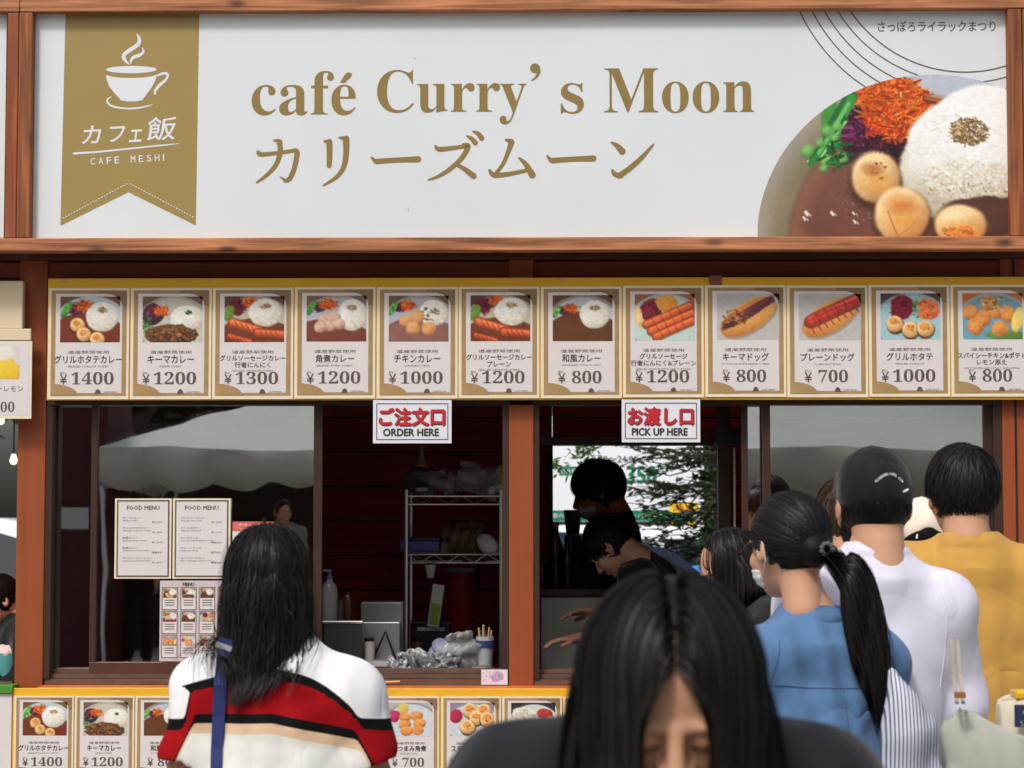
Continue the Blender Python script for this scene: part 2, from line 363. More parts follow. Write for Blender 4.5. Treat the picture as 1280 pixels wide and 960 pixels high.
# ================================================================== MATERIALS
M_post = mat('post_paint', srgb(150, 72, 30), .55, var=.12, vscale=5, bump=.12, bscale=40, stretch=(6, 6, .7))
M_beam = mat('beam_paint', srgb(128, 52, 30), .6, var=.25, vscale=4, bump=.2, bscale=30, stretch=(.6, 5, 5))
M_ledge = mat('ledge_paint', srgb(205, 108, 42), .5, var=.12, vscale=5)
M_frameX = wood('sign_frame_wood_x', srgb(122, 72, 42), srgb(206, 136, 90), 0, bump=.8)
M_frameZ = wood('sign_frame_wood_z', srgb(104, 56, 26), srgb(176, 102, 56), 2, bump=.8)
M_sash = mat('sash_brown', srgb(62, 42, 34), .4, var=.12, vscale=12, spec=.5)
M_rail = mat('sash_rail_brown', srgb(84, 52, 40), .4, var=.12, vscale=12, spec=.5)
M_track = mat('sill_track', srgb(104, 78, 66), .45, var=.2, vscale=14, stretch=(.5, 1, 3))
M_dark = mat('dark_gap', srgb(34, 24, 22), .8)
M_in = wood('inner_plank_wood', srgb(160, 60, 42), srgb(200, 88, 62), 0, rough=.6, knots=False)
M_ceil = mat('inner_ceiling', srgb(176, 140, 120), .8)
M_white = mat('sign_white', srgb(222, 228, 231), .35, var=.04, vscale=1.6, coat=.15)
M_gold = mat('print_gold', srgb(142, 119, 66), .4)
M_goldrib = mat('ribbon_gold', srgb(160, 138, 80), .38, var=.05, vscale=2.5)
M_inkw = mat('print_white', srgb(225, 228, 235), .4)
M_arc = mat('print_line_brown', srgb(95, 78, 76), .5)
M_ink = mat('print_ink', srgb(92, 80, 76), .5)
M_inkd = mat('print_dark', srgb(60, 52, 50), .5)
M_paper = mat('card_paper', srgb(222, 216, 216), .42, var=.05, vscale=4, coat=.35, bump=.06, bscale=7)
M_backing = mat('card_backing', srgb(236, 224, 196), .4, coat=.3)
M_cgold = mat('card_gold', srgb(172, 140, 96), .42, var=.12, vscale=20, coat=.3)
M_cgold2 = mat('card_gold_dark', srgb(140, 114, 78), .42, coat=.3)
M_yel = mat('board_yellow', srgb(232, 176, 26), .5, var=.06, vscale=6)
M_green = mat('board_green', srgb(70, 140, 40), .5)
M_red = mat('print_red', srgb(196, 34, 48), .45)
M_photo = attr_mat('food_print')
M_steel = mat('steel_wire', (.62, .62, .62), .3, metal=1.0)
M_screw = mat('screw_steel', (.5, .48, .42), .35, metal=1.0)
M_blk = mat('black_plastic', srgb(24, 24, 27), .35)
M_cab = mat('cabinet_grey', srgb(176, 182, 174), .5, var=.04)
M_glass = glass_mat('window_glass', .50)
M_bagp = mat('clear_plastic_bag', (.5, .5, .52), .25, bump=1.0, bscale=26, trans=.5, spec=.6)
M_foil = mat('crumpled_wrap', (.3, .3, .32), .3, bump=1.0, bscale=50, metal=.3)

# ================================================================== SETTING
g = MB(); g.add([(-150, -150, 0), (150, -150, 0), (150, 150, 0), (-150, 150, 0)], [(0, 1, 2, 3)])
o = g.build('ground', mat('pavement', srgb(140, 136, 130), .85, var=.2, vscale=1.5, bump=.3, bscale=30)); o['kind'] = 'structure'
g = MB(); g.add([(-60, 4.2, .004), (60, 4.2, .004), (60, 26, .004), (-60, 26, .004)], [(0, 1, 2, 3)])
o = g.build('road', mat('asphalt', srgb(74, 74, 76), .9, var=.2, vscale=3, bump=.4, bscale=60)); o['kind'] = 'structure'

# ================================================================== KIOSK
kiosk = thing('food_kiosk', 'orange brown wooden food kiosk with serving windows beneath the big white sign', 'kiosk', (wx(640), 0, 0))
XL, XR = wx(-260), wx(1560)
ztop = wz(300)
# posts: full height from the ground up to the roof
for a, b in ((23, 58), (636, 667), (1252, 1296)):
    MB().box(wx(a), 0, 0, wx(b), .11, 3.45, .004).build('post', M_post, kiosk)
mb = MB().box(wx(1267.5), -.003, 0, wx(1270), 0.02, 3.4); mb.build('post_joint', M_dark, kiosk)
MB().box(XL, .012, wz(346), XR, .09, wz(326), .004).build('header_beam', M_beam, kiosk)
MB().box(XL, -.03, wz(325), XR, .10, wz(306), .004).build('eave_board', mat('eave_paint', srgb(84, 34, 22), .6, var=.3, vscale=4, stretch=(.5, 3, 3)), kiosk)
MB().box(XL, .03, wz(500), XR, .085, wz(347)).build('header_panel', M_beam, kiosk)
MB().box(XL, -.02, 3.4, XR, 2.6, 3.5).build('roof', mat('roof_sheet', srgb(90, 84, 80), .7), kiosk)
MB().box(XL, .10, 2.55, XR, 2.2, 2.6).build('ceiling', M_ceil, kiosk)
MB().box(XL, 0.03, 0, XR, .10, wz(866)).build('apron_wall', M_post, kiosk)
MB().box(XL, .10, .02, XR, 2.2, .06).build('floor', mat('kiosk_floor', srgb(140, 134, 128), .8), kiosk)
MB().box(wx(58), -.095, wz(868), wx(1500), .03, wz(857), .004).build('serving_ledge', M_ledge, kiosk)
# brown sill track of the sliding windows: three grooves
tr = MB()
for i, (a, b, y0) in enumerate(((838, 843, .05), (843.5, 849, .03), (849.5, 856.5, .01))):
    tr.box(wx(60), y0, wz(b), wx(1252), .12, wz(a))
tr.build('sill_track', M_track, kiosk)
MB().box(wx(60), .0, wz(506), wx(1252), .12, wz(499)).build('window_head', M_sash, kiosk)
for a, b in ((58.5, 66), (628, 635.5), (667.5, 674), (1241, 1251.5)):
    MB().box(wx(a), .004, wz(849), wx(b), .12, wz(506)).build('window_jamb', M_sash, kiosk)
# side walls and partition
for a, b in ((22, 40), (1300, 1318)):
    MB().box(wx(a), .11, 0.06, wx(b), 2.2, 2.55).build('side_wall', M_in, kiosk)
MB().box(wx(640), .95, 0.06, wx(664), 2.2, 2.55).build('partition', M_in, kiosk)
# rear wall of horizontal planks, each its own piece, with the two openings to the car park
YB = 2.2
def planks(x0p, x1p, p0, p1, pitch=43.0):
    py = p0
    while py < p1-1:
        q = min(py+pitch, p1); x0, x1 = wx(x0p, YB), wx(x1p, YB); dy = random.uniform(0, .006)
        MB().box(x0, YB+dy, wz(q, YB)+.003, x1, YB+.03, wz(py, YB)-.003, .004).build('plank', M_in, kiosk); py = q
    MB().box(wx(x0p, YB), YB+.035, wz(p1, YB), wx(x1p, YB), YB+.05, wz(p0, YB)).build('rear_wall', M_dark, kiosk)
planks(24, 690, 350, 870)
planks(690.5, 903, 350, 556)
planks(690.5, 903, 762, 870)
planks(903.5, 1310, 350, 870)
for a, b, c_, d_ in ((684, 691, 550, 768), (902, 912, 550, 768), (691.2, 901.8, 550, 557.5)):
    MB().box(wx(a, YB), YB-.03, wz(d_, YB), wx(b, YB), YB-.001, wz(c_, YB)).build('rear_window_frame', M_sash, kiosk)
# beam over the passage between counter and rear window
MB().box(wx(664, 1.0), 1.0, wz(556, 1.0), wx(1240, 1.0), 1.05, wz(546, 1.0)).build('inner_beam', M_sash, kiosk)
MB().box(wx(60), .16, 0.06, wx(636), .62, wz(846, .16)-.0, .004).build('inner_counter', mat('counter_steel', (.22, .22, .22), .35, metal=.7), kiosk)

# ------------------------------------------------------------------ sliding windows
def window(label, x0, x1, stiles, y, rail=(828, 848), rm=M_rail, top=506, bot=849, gm=None):
    t = thing('sliding_window', label, 'window', (wx((x0+x1)/2, y), y, wz(rail[1], y)))
    for a, b in stiles:
        MB().box(wx(a, y), y-.012, wz(rail[0]-.01, y), wx(b, y), y+.016, wz(top, y), .002).build('stile', M_sash, t)
    MB().box(wx(x0, y), y-.012, wz(rail[1], y), wx(x1, y), y+.016, wz(rail[0], y), .002).build('bottom_rail', rm, t)
    MB().box(wx(x0+2, y), y+.001, wz(rail[0], y), wx(x1-2, y), y+.005, wz(top, y)).build('glass_pane', gm or M_glass, t)
    return t
window('sliding sash of the order window with menu sheets stuck on its glass', 116, 404, [(116, 124), (393, 404)], .045)
window('narrow brown sash behind the menu covered pane at the far left', 67, 128, [(67, 75)], .085, rail=(836, 848), rm=M_sash)
window('wide sliding sash on the right reflecting a pale tent', 952, 1240, [(952, 962), (1228, 1240)], .045, gm=glass_mat('window_glass_hazy', .46, (.75, .77, .75)))
window('narrow sash strip left of the wide right hand window', 926, 954, [(926, 934)], .085)
for a, b, yy in ((348, 352, .3), (905, 912, .5), (919, 925, .12)):
    pass
MB().box(wx(897, .5), .5, wz(848, .5), wx(913, .5), .56, wz(500, .5)).build('inner_post', M_sash, kiosk)
MB().box(wx(916, .4), .4, wz(848, .4), wx(918.5, .4), .404, wz(560, .4)).build('inner_post_trim', mat('pale_trim', srgb(190, 180, 170), .5), kiosk)
MB().box(wx(895, .35), .35, wz(556, .35), wx(925, .35), .43, wz(534, .35)).build('inner_bracket', M_blk, kiosk)

# ================================================================== BIG SIGN
YS = -.16
sign = thing('shop_sign', 'long white shop sign with gold lettering and a curry plate picture in a wooden frame', 'sign', (wx(650, YS), YS, wz(300, YS)))
YF = YS-.045
MB().box(wx(18.3, YF), YF, wz(12.5, YF), wx(1700, YF), YF+.07, wz(-34, YF), .004).build('frame_board', M_frameX, sign)
MB().box(wx(-300, YF), YF+.002, wz(12.5, YF), wx(17.6, YF), YF+.07, wz(-34, YF), .004).build('frame_board', M_frameX, sign)
MB().box(wx(-300, YF), YF-.004, wz(313, YF), wx(1700, YF), YF+.07, wz(296.5, YF), .004).build('frame_board', M_frameX, sign)
MB().box(wx(17.5, YF), YF+.001, wz(296, YF), wx(34.5, YF), YF+.07, wz(13, YF), .004).build('frame_board', M_frameZ, sign)
MB().box(wx(1266.5, YF), YF+.003, wz(296, YF), wx(1284, YF), YF+.07, wz(13, YF), .004).build('frame_board', M_frameZ, sign)
MB().box(wx(1285, YF), YF+.001, wz(296, YF), wx(1300, YF), YF+.07, wz(13, YF), .004).build('frame_board', M_frameZ, sign)
s = Sheet(YS, sign)
s.rect(30, 8, 1270, 300, M_white, 0, 'panel', d=.02)
# ribbon
s.poly([(76, 6), (245, 6), (243, 281), (158, 239), (73, 281)], M_goldrib, 1, 'ribbon')
for x0_, y0_, x1_, y1_ in ((75, 272, 157, 228), (159, 228, 241, 271)):
    for i in range(24):
        t = (i+.5)/24; x = x0_+(x1_-x0_)*t; y = y0_+(y1_-y0_)*t; k = (y1_-y0_)/(x1_-x0_)
        s.stroke([(x-.55, y-.55*k), (x+.55, y+.55*k)], 1.1, M_inkw, 2, 'ribbon_stitching', False)
# cup emblem
def ell(cx, cy, rx, ry, n=28, a0=0, a1=360): return [(cx+rx*math.cos(R(a0+(a1-a0)*i/n)), cy+ry*math.sin(R(a0+(a1-a0)*i/n))) for i in range(n+(a1-a0 != 360))]
s.poly(ell(160, 85.5, 32, 4.6), M_inkw, 2, 'cup_emblem')
s.poly([(128, 92), (134, 94), (146, 95.6), (160, 96), (174, 95.6), (186, 94), (192.5, 91.5), (190, 100), (185.5, 108.5), (179, 117), (176, 121.5), (174, 124), (166, 125.4), (155, 125.4), (147, 124), (145, 121), (139, 115), (132, 106), (129, 98)], M_inkw, 2, 'cup_emblem')
s.stroke([(193, 93.5), (198, 91), (204, 90.5), (206, 93), (203, 99), (196, 105), (190.5, 111.5), (190, 116)], [2, 3.2, 3.2, 2.8, 3.2, 4, 3.4, 2], M_inkw, 2, 'cup_emblem')
s.stroke([(135, 119.5), (131, 122), (130, 126), (136, 131), (150, 134), (166, 134), (180, 131.5), (187, 129.5)], [1, 2, 2.4, 2.4, 2.4, 2.4, 1.8, .8], M_inkw, 2, 'cup_emblem')
s.stroke([(166.5, 41), (169.5, 47), (168, 54), (158, 61), (150.5, 67), (151.5, 73), (157, 79)], [1, 4.4, 5, 5.2, 5, 4.4, 1], M_inkw, 2, 'cup_emblem')
s.stroke([(173.5, 58), (175, 63), (171, 67), (163, 70), (159.5, 74), (159, 78.5)], [.8, 3, 4.2, 4.4, 3.4, .8], M_inkw, 2, 'cup_emblem')
for ch, b in (('カ', (100, 156, 122, 178)), ('フ', (133, 157, 152, 176)), ('ェ', (159, 161, 174, 176)), ('飯', (181, 145, 217, 174))):
    s.text(ch, *b, M_inkw, 2, 'ribbon_lettering', rot=3, shear=.18, bold=.35)
s.stroke([(89, 190.5), (120, 188.5), (160, 184.5), (200, 180.5), (221, 178.5)], [3, 2.4, 2.2, 2, .6], M_inkw, 2, 'ribbon_lettering')
for i, ch in enumerate('CAFE MESHI'):
    if ch != ' ':
        x = 110+i*10.1; s.text(ch, x, 196.2-i*.55, x+(5.6 if ch != 'I' else 1.4), 204.6-i*.55, M_inkw, 2, 'ribbon_lettering', rot=3, bold=.12)
# latin title
s.text(serif('cafe'), 312, 88, 443, 143.5, M_gold, 1, 'title_word#cafe', 8, bold=.08)
s.poly([(423, 102.5), (428.5, 103.5), (437, 96), (438.5, 91.5), (434, 89.5), (430, 91.5)], M_gold, 1, 'title_word#cafe')
s.text(serif('Curry'), 470, 87, 658, 155.5, M_gold, 1, 'title_word#curry', 8, bold=.08)
s.text(serif('s'), 701.5, 104, 730.5, 142.5, M_gold, 1, 'title_word#s', 8, bold=.08)
s.text(serif('Moon'), 756, 86, 945, 142, M_gold, 1, 'title_word#moon', 8, bold=.08)
s.poly(ell(669, 85.5, 6.3, 6.2), M_gold, 1.5, 'title_word#apos')
s.stroke([(672.5, 84), (673.5, 91), (670, 97), (664.5, 101)], [5.5, 4.5, 3, 1.2], M_gold, 1, 'title_word#apos')
# katakana title drawn with brush strokes
def Z(u, v): return (300+u/3.765, 60+v/3.765)
KW = [
 ([(78, 488), (95, 498), (180, 490), (248, 480)], [20, 22, 18, 18]), ([(250, 476), (262, 492), (250, 560), (228, 612), (205, 622)], [16, 26, 24, 24, 18]), ([(212, 624), (182, 603)], [18, 5]),
 ([(150, 432), (172, 434), (180, 440)], [8, 20, 26]), ([(178, 440), (182, 490), (160, 550), (118, 596), (72, 630)], [26, 25, 22, 18, 9]),
 ([(392, 436), (412, 440)], [12, 22]), ([(414, 440), (416, 500), (414, 552)], [30, 27, 24]),
 ([(462, 420), (490, 424)], [10, 24]), ([(494, 426), (494, 500), (482, 560), (450, 605), (388, 645)], [32, 28, 24, 20, 9]),
 ([(613, 512), (634, 532), (650, 533)], [8, 22, 24]), ([(640, 532), (740, 526), (836, 523)], [26, 24, 30]),
 ([(918, 460), (940, 476), (1060, 462)], [12, 24, 18]), ([(1050, 456), (1072, 464), (1040, 520), (985, 570), (930, 604), (885, 620)], [18, 26, 24, 22, 16, 9]), ([(1008, 545), (1050, 566), (1098, 602)], [12, 22, 30]),
 ([(1066, 414), (1088, 426), (1106, 446)], [8, 20, 26]), ([(1094, 392), (1118, 402), (1136, 424)], [8, 20, 26]),
 ([(1252, 432), (1276, 440)], [12, 26]), ([(1278, 442), (1262, 490), (1238, 545), (1206, 588)], [28, 22, 18, 18]), ([(1174, 576), (1196, 598), (1262, 594), (1352, 576)], [14, 26, 22, 18]),
 ([(1314, 518), (1346, 548), (1376, 598)], [10, 24, 34]),
 ([(1446, 508), (1466, 530), (1484, 531)], [8, 22, 24]), ([(1474, 530), (1570, 524), (1666, 521)], [26, 24, 30]),
 ([(1750, 446), (1778, 462), (1802, 488)], [8, 24, 34]), ([(1756, 578), (1768, 596), (1796, 602)], [14, 24, 26]), ([(1786, 604), (1840, 566), (1896, 516), (1950, 456)], [26, 26, 22, 9])]
for (pts, ww), g_ in zip(KW, [0]*5+[1]*4+[2]*2+[3]*5+[4]*4+[5]*2+[6]*3): s.stroke([Z(*p) for p in pts], [k/3.765 for k in ww], M_gold, 1, 'title_character#%d' % g_)
# arcs and small print
for rr in (174.6, 188, 202.4, 216.2, 230.6):
    pts = []
    for a in np.linspace(0, 180, 90):
        x = 1212-rr*math.cos(R(a)); y = -82.6+rr*math.sin(R(a))
        if y > 10.5 and x < 1268: pts.append((x, y))
    s.stroke(pts, 1.5, M_arc, 1, 'arc_lines', False)
s.text('さっぽろライラックまつり', 1102, 28, 1250.5, 41.5, M_ink, 1, 'festival_lettering', 4, bold=.15)
s.text(':', 509, 259.5, 510.5, 263.5, M_inkd, 1, 'specks'); s.text('.', 517, 72, 518.5, 73.5, M_arc, 1, 'specks')
# the plate
big = Pic(300, 190, (150, 143, 130), seed=11)
def bx(px): return (px-948)/320*100
def by(py): return (py-95)/200*100
a_ = big; a_.asp = 1.6
def wgt(v, lo, hi): q_ = np.clip((v-lo)/(hi-lo), 0, 1); return (q_*q_*(3-2*q_))[..., None]
rr_ = np.sqrt(((a_.X-bx(1170))/69.5)**2+((a_.Y-by(300))/102.5)**2)
a_.a = np.array([132, 122, 96])/255*(1-wgt(rr_, .86, 1.0))+np.array([160, 152, 138])/255*wgt(rr_, .86, 1.0)
lr = wgt(a_.X-.5*(a_.Y-20), 30, 70); a_.a = a_.a*(1-lr)+np.array([188, 196, 210])/255*lr
a_.a = a_.a*(1-.25*wgt(-np.abs(rr_-.80), -.05, 0)*(1-lr)*wgt(a_.Y, 20, 60))
rad = wgt(-np.abs(a_.n(2, 2)-.55), -.12, 0); a_.a = a_.a*(1-.18*rad*(rr_ > .72)[..., None]*(1-lr))+np.array([176, 150, 96])/255*.18*rad*(rr_ > .72)[..., None]*(1-lr)
a_.blob(bx(1170), by(318), 58, 97, (150, 104, 78), (104, 66, 50), rough=.02, tex=.08, flat=.9, soft=3)
a_.blob(bx(1180), by(322), 56, 91, (124, 78, 64), (84, 50, 42), rough=.02, tex=.10, flat=.8, soft=2)
gl = wgt(-np.hypot(a_.X-bx(1040), (a_.Y-by(230))/1.6), -17, -2); a_.a = a_.a*(1-gl*.22)+np.array([150, 106, 92])/255*gl*.22
a_.dots(bx(1075), by(240), 9, 22, [(150, 112, 98), (90, 56, 44), (160, 124, 108)], 60, .7, .6)
for x, y, r in ((1009, 262, 1.3), (1006, 268, .8), (1041, 262, 1.0), (1068, 262, .7), (1069, 272, .8), (1012, 200, .6), (1100, 278, .6)): a_.line(bx(x), by(y), bx(x)+.6, by(y)+1.4, r, (238, 226, 220)); a_.line(bx(x)+1.3, by(y)+1, bx(x)+1.8, by(y)+2, r*.6, (200, 176, 164))
# purple cabbage, carrots, green pods
a_.blob(bx(1095), by(172), 12, 22, (84, 28, 52), (34, 14, 22), rough=.25, tex=.4)
a_.shreds(bx(1082), by(158), 7, 14, [(156, 56, 128), (116, 34, 86), (60, 12, 44), (40, 10, 30)], 130, 4, .8)
a_.shreds(bx(1105), by(186), 11, 11, [(84, 26, 44), (50, 16, 28), (30, 14, 18), (110, 50, 60)], 130, 4, .7)
a_.blob(bx(1126), by(138), 13, 18, (250, 124, 40), (196, 60, 8), rough=.25, tex=.35)
a_.blob(bx(1094), by(122), 6, 8, (240, 130, 46), (206, 80, 18), rough=.3, tex=.35)
a_.shreds(bx(1127), by(136), 13.5, 18, [(255, 116, 24), (255, 158, 66), (238, 84, 6), (206, 54, 8), (255, 136, 44), (184, 44, 8)], 620, 3.6, .7)
a_.shreds(bx(1094), by(121), 7, 7, [(255, 126, 34), (240, 90, 10), (200, 70, 16)], 120, 2.6, .7); a_.shreds(bx(1110), by(160), 9, 7, [(230, 70, 10), (190, 40, 20), (250, 120, 40)], 90, 3, .6)
a_.line(bx(1160), by(125), bx(1187), by(131), 2.2, (116, 60, 36)); a_.line(bx(1161), by(124), bx(1182), by(129), .9, (176, 104, 66))
a_.blob(bx(1040), by(155), 3.2, 20, (70, 150, 62), (16, 74, 28), ang=0, rough=.1, tex=.3)
for x0_, y0_, x1_, y1_, w_, c_ in ((1067, 122, 1044, 158, 5.2, (36, 110, 48)), (1068, 124, 1042, 172, 3.4, (60, 150, 70)), (1058, 150, 1020, 196, 3.6, (34, 104, 44)), (1050, 168, 1016, 203, 2.6, (50, 130, 58)), (1064, 130, 1026, 190, 1.5, (110, 196, 104)), (1060, 152, 1028, 196, .8, (150, 220, 130))): a_.line(bx(x0_), by(y0_), bx(x1_), by(y1_), w_, c_)
for x, y, r in ((1012, 188, 2.5), (1037, 163, 2.2), (1050, 158, 1.8), (1046, 172, 1.6), (1036, 200, 2.3), (1032, 209, 1.5), (1056, 196, 2.2), (1028, 178, 1.7)): a_.blob(bx(x), by(y), r, r*1.6, (128, 196, 100), (30, 100, 40), rough=.02, tex=.05)
a_.shreds(bx(1050), by(192), 5, 9, [(20, 80, 34), (40, 120, 50)], 30, 3, 1)
# rice
a_.blob(bx(1196), by(214), 22, 30, (236, 230, 214), (150, 128, 96), rough=.07, tex=.12, f=14)
a_.blob(bx(1222), by(186), 27, 32, (250, 250, 248), (188, 178, 156), rough=.03, tex=.06, f=12)
a_.blob(bx(1236), by(156), 22, 24, (252, 252, 251), (240, 240, 238), rough=.04, tex=.04, f=9, flat=.4)
a_.shreds(bx(1206), by(190), 22, 24, [(254, 254, 252), (242, 240, 234), (228, 222, 208), (252, 252, 252)], 900, 1.2, .8, al=.42, dk=.92)
a_.shreds(bx(1215), by(226), 20, 13, [(226, 216, 190), (196, 178, 138), (246, 242, 232), (210, 196, 162)], 600, 1.1, .8, al=.42, dk=.88)
a_.dots(bx(1215), by(242), 20, 8, [(120, 92, 66), (160, 136, 100)], 90, .6, .55)
a_.shreds(bx(1214), by(164), 7.2, 8.5, [(190, 150, 92), (140, 102, 56), (216, 182, 128), (166, 126, 74), (110, 78, 42)], 300, 1.1, .6)
# sauce under the rice, scallops
a_.blob(bx(1235), by(268), 18, 12, (96, 60, 48), (58, 36, 30), rough=.2, tex=.3, flat=.6)
for x, y, r1, r2, an in ((1097, 220, 9.4, 15.5, 25), (1130, 266, 10.6, 17, 0), (1203, 278, 10, 12, 0)):
    a_.blob(bx(x)-.3, by(y)+3, r1*1.07, r2*1.05, (74, 42, 32), (52, 30, 24), ang=an, rough=.05, tex=.1, flat=.8, soft=3)
    a_.blob(bx(x), by(y), r1, r2, (252, 222, 164), (140, 78, 30), ang=an, rough=.07, tex=.10, f=6)
    a_.blob(bx(x)-1.5, by(y)-4, r1*.62, r2*.55, (255, 230, 178), (226, 170, 100), ang=an, rough=.15, tex=.15, f=8, soft=1.5)
    a_.blob(bx(x)+1, by(y)+3, r1*.6, r2*.4, (238, 178, 96), (206, 126, 56), ang=an, rough=.3, tex=.4, f=9, flat=.4, soft=1.2)
a_.blob(bx(1094), by(209), 3.4, 3.4, (206, 136, 76), (150, 80, 36), rough=.3, tex=.4, soft=2); a_.dots(bx(1100), by(212), 3, 6, [(130, 66, 30)], 8, .8, .7)
a_.blob(bx(1127), by(252), 5, 5, (232, 150, 76), (198, 108, 44), rough=.4, tex=.4, soft=1.5); a_.line(bx(1112), by(262), bx(1124), by(292), .7, (170, 104, 50), .6); a_.line(bx(1124), by(292), bx(1146), by(276), .6, (180, 114, 56), .5)
a_.shreds(bx(1201), by(288), 6, 3.4, [(240, 140, 50), (222, 116, 40), (252, 176, 90)], 90, 2, 1, al=.6)
def ptop(px):
    d = 1-((px-1170)/222.5)**2; return max(95.0, 300-205*math.sqrt(max(d, 0))) if d > 0 else 299.0
img = big.grain(.04, 60)
s.picture(img, 948.5, 95, 1268, 299, M_photo, 2, 'plate_photo', top=ptop)
s.done()
# edge of the neighbouring sign at the far left
ns = thing('shop_sign', 'edge of the neighbouring stall sign in a dark wooden frame at far left', 'sign', (wx(-20, YS), YS, wz(300, YS)))
MB().box(wx(-160, YS), YS, wz(296, YS), wx(1.8, YS), YS+.02, wz(13, YS)).build('panel', M_white, ns)
MB().box(wx(2.5, YF), YF+.004, wz(296, YF), wx(16.8, YF), YF+.07, wz(13, YF), .004).build('frame_board', wood('sign_frame_wood_dark', srgb(116, 54, 26), srgb(168, 88, 48), 2), ns)

# ================================================================== MENU CARDS
YM = -.05
board = MB().box(wx(58.5, YM), YM, wz(500, YM), wx(1500, YM), YM+.015, wz(347, YM), .002).build('menu_board', M_yel, None)
tag(board, 'long yellow board under the sign carrying the upper row of cards', 'board')
for px in (82, 262, 460, 555, 640, 700, 880, 1029, 1180): MB().tube([(wx(px), YM-.004, wz(351.5)), (wx(px), YM+.002, wz(351.5))], .0035, 8).build('screw', M_screw, board)
tp = MB().box(wx(887, YM), YM-.005, wz(359, YM), wx(903, YM), YM-.0005, wz(345, YM)).build('tape_patch', mat('tape_brown', srgb(128, 74, 60), .6), None)
tag(tp, 'brown tape patch on the yellow board above the keema dog card', 'tape')

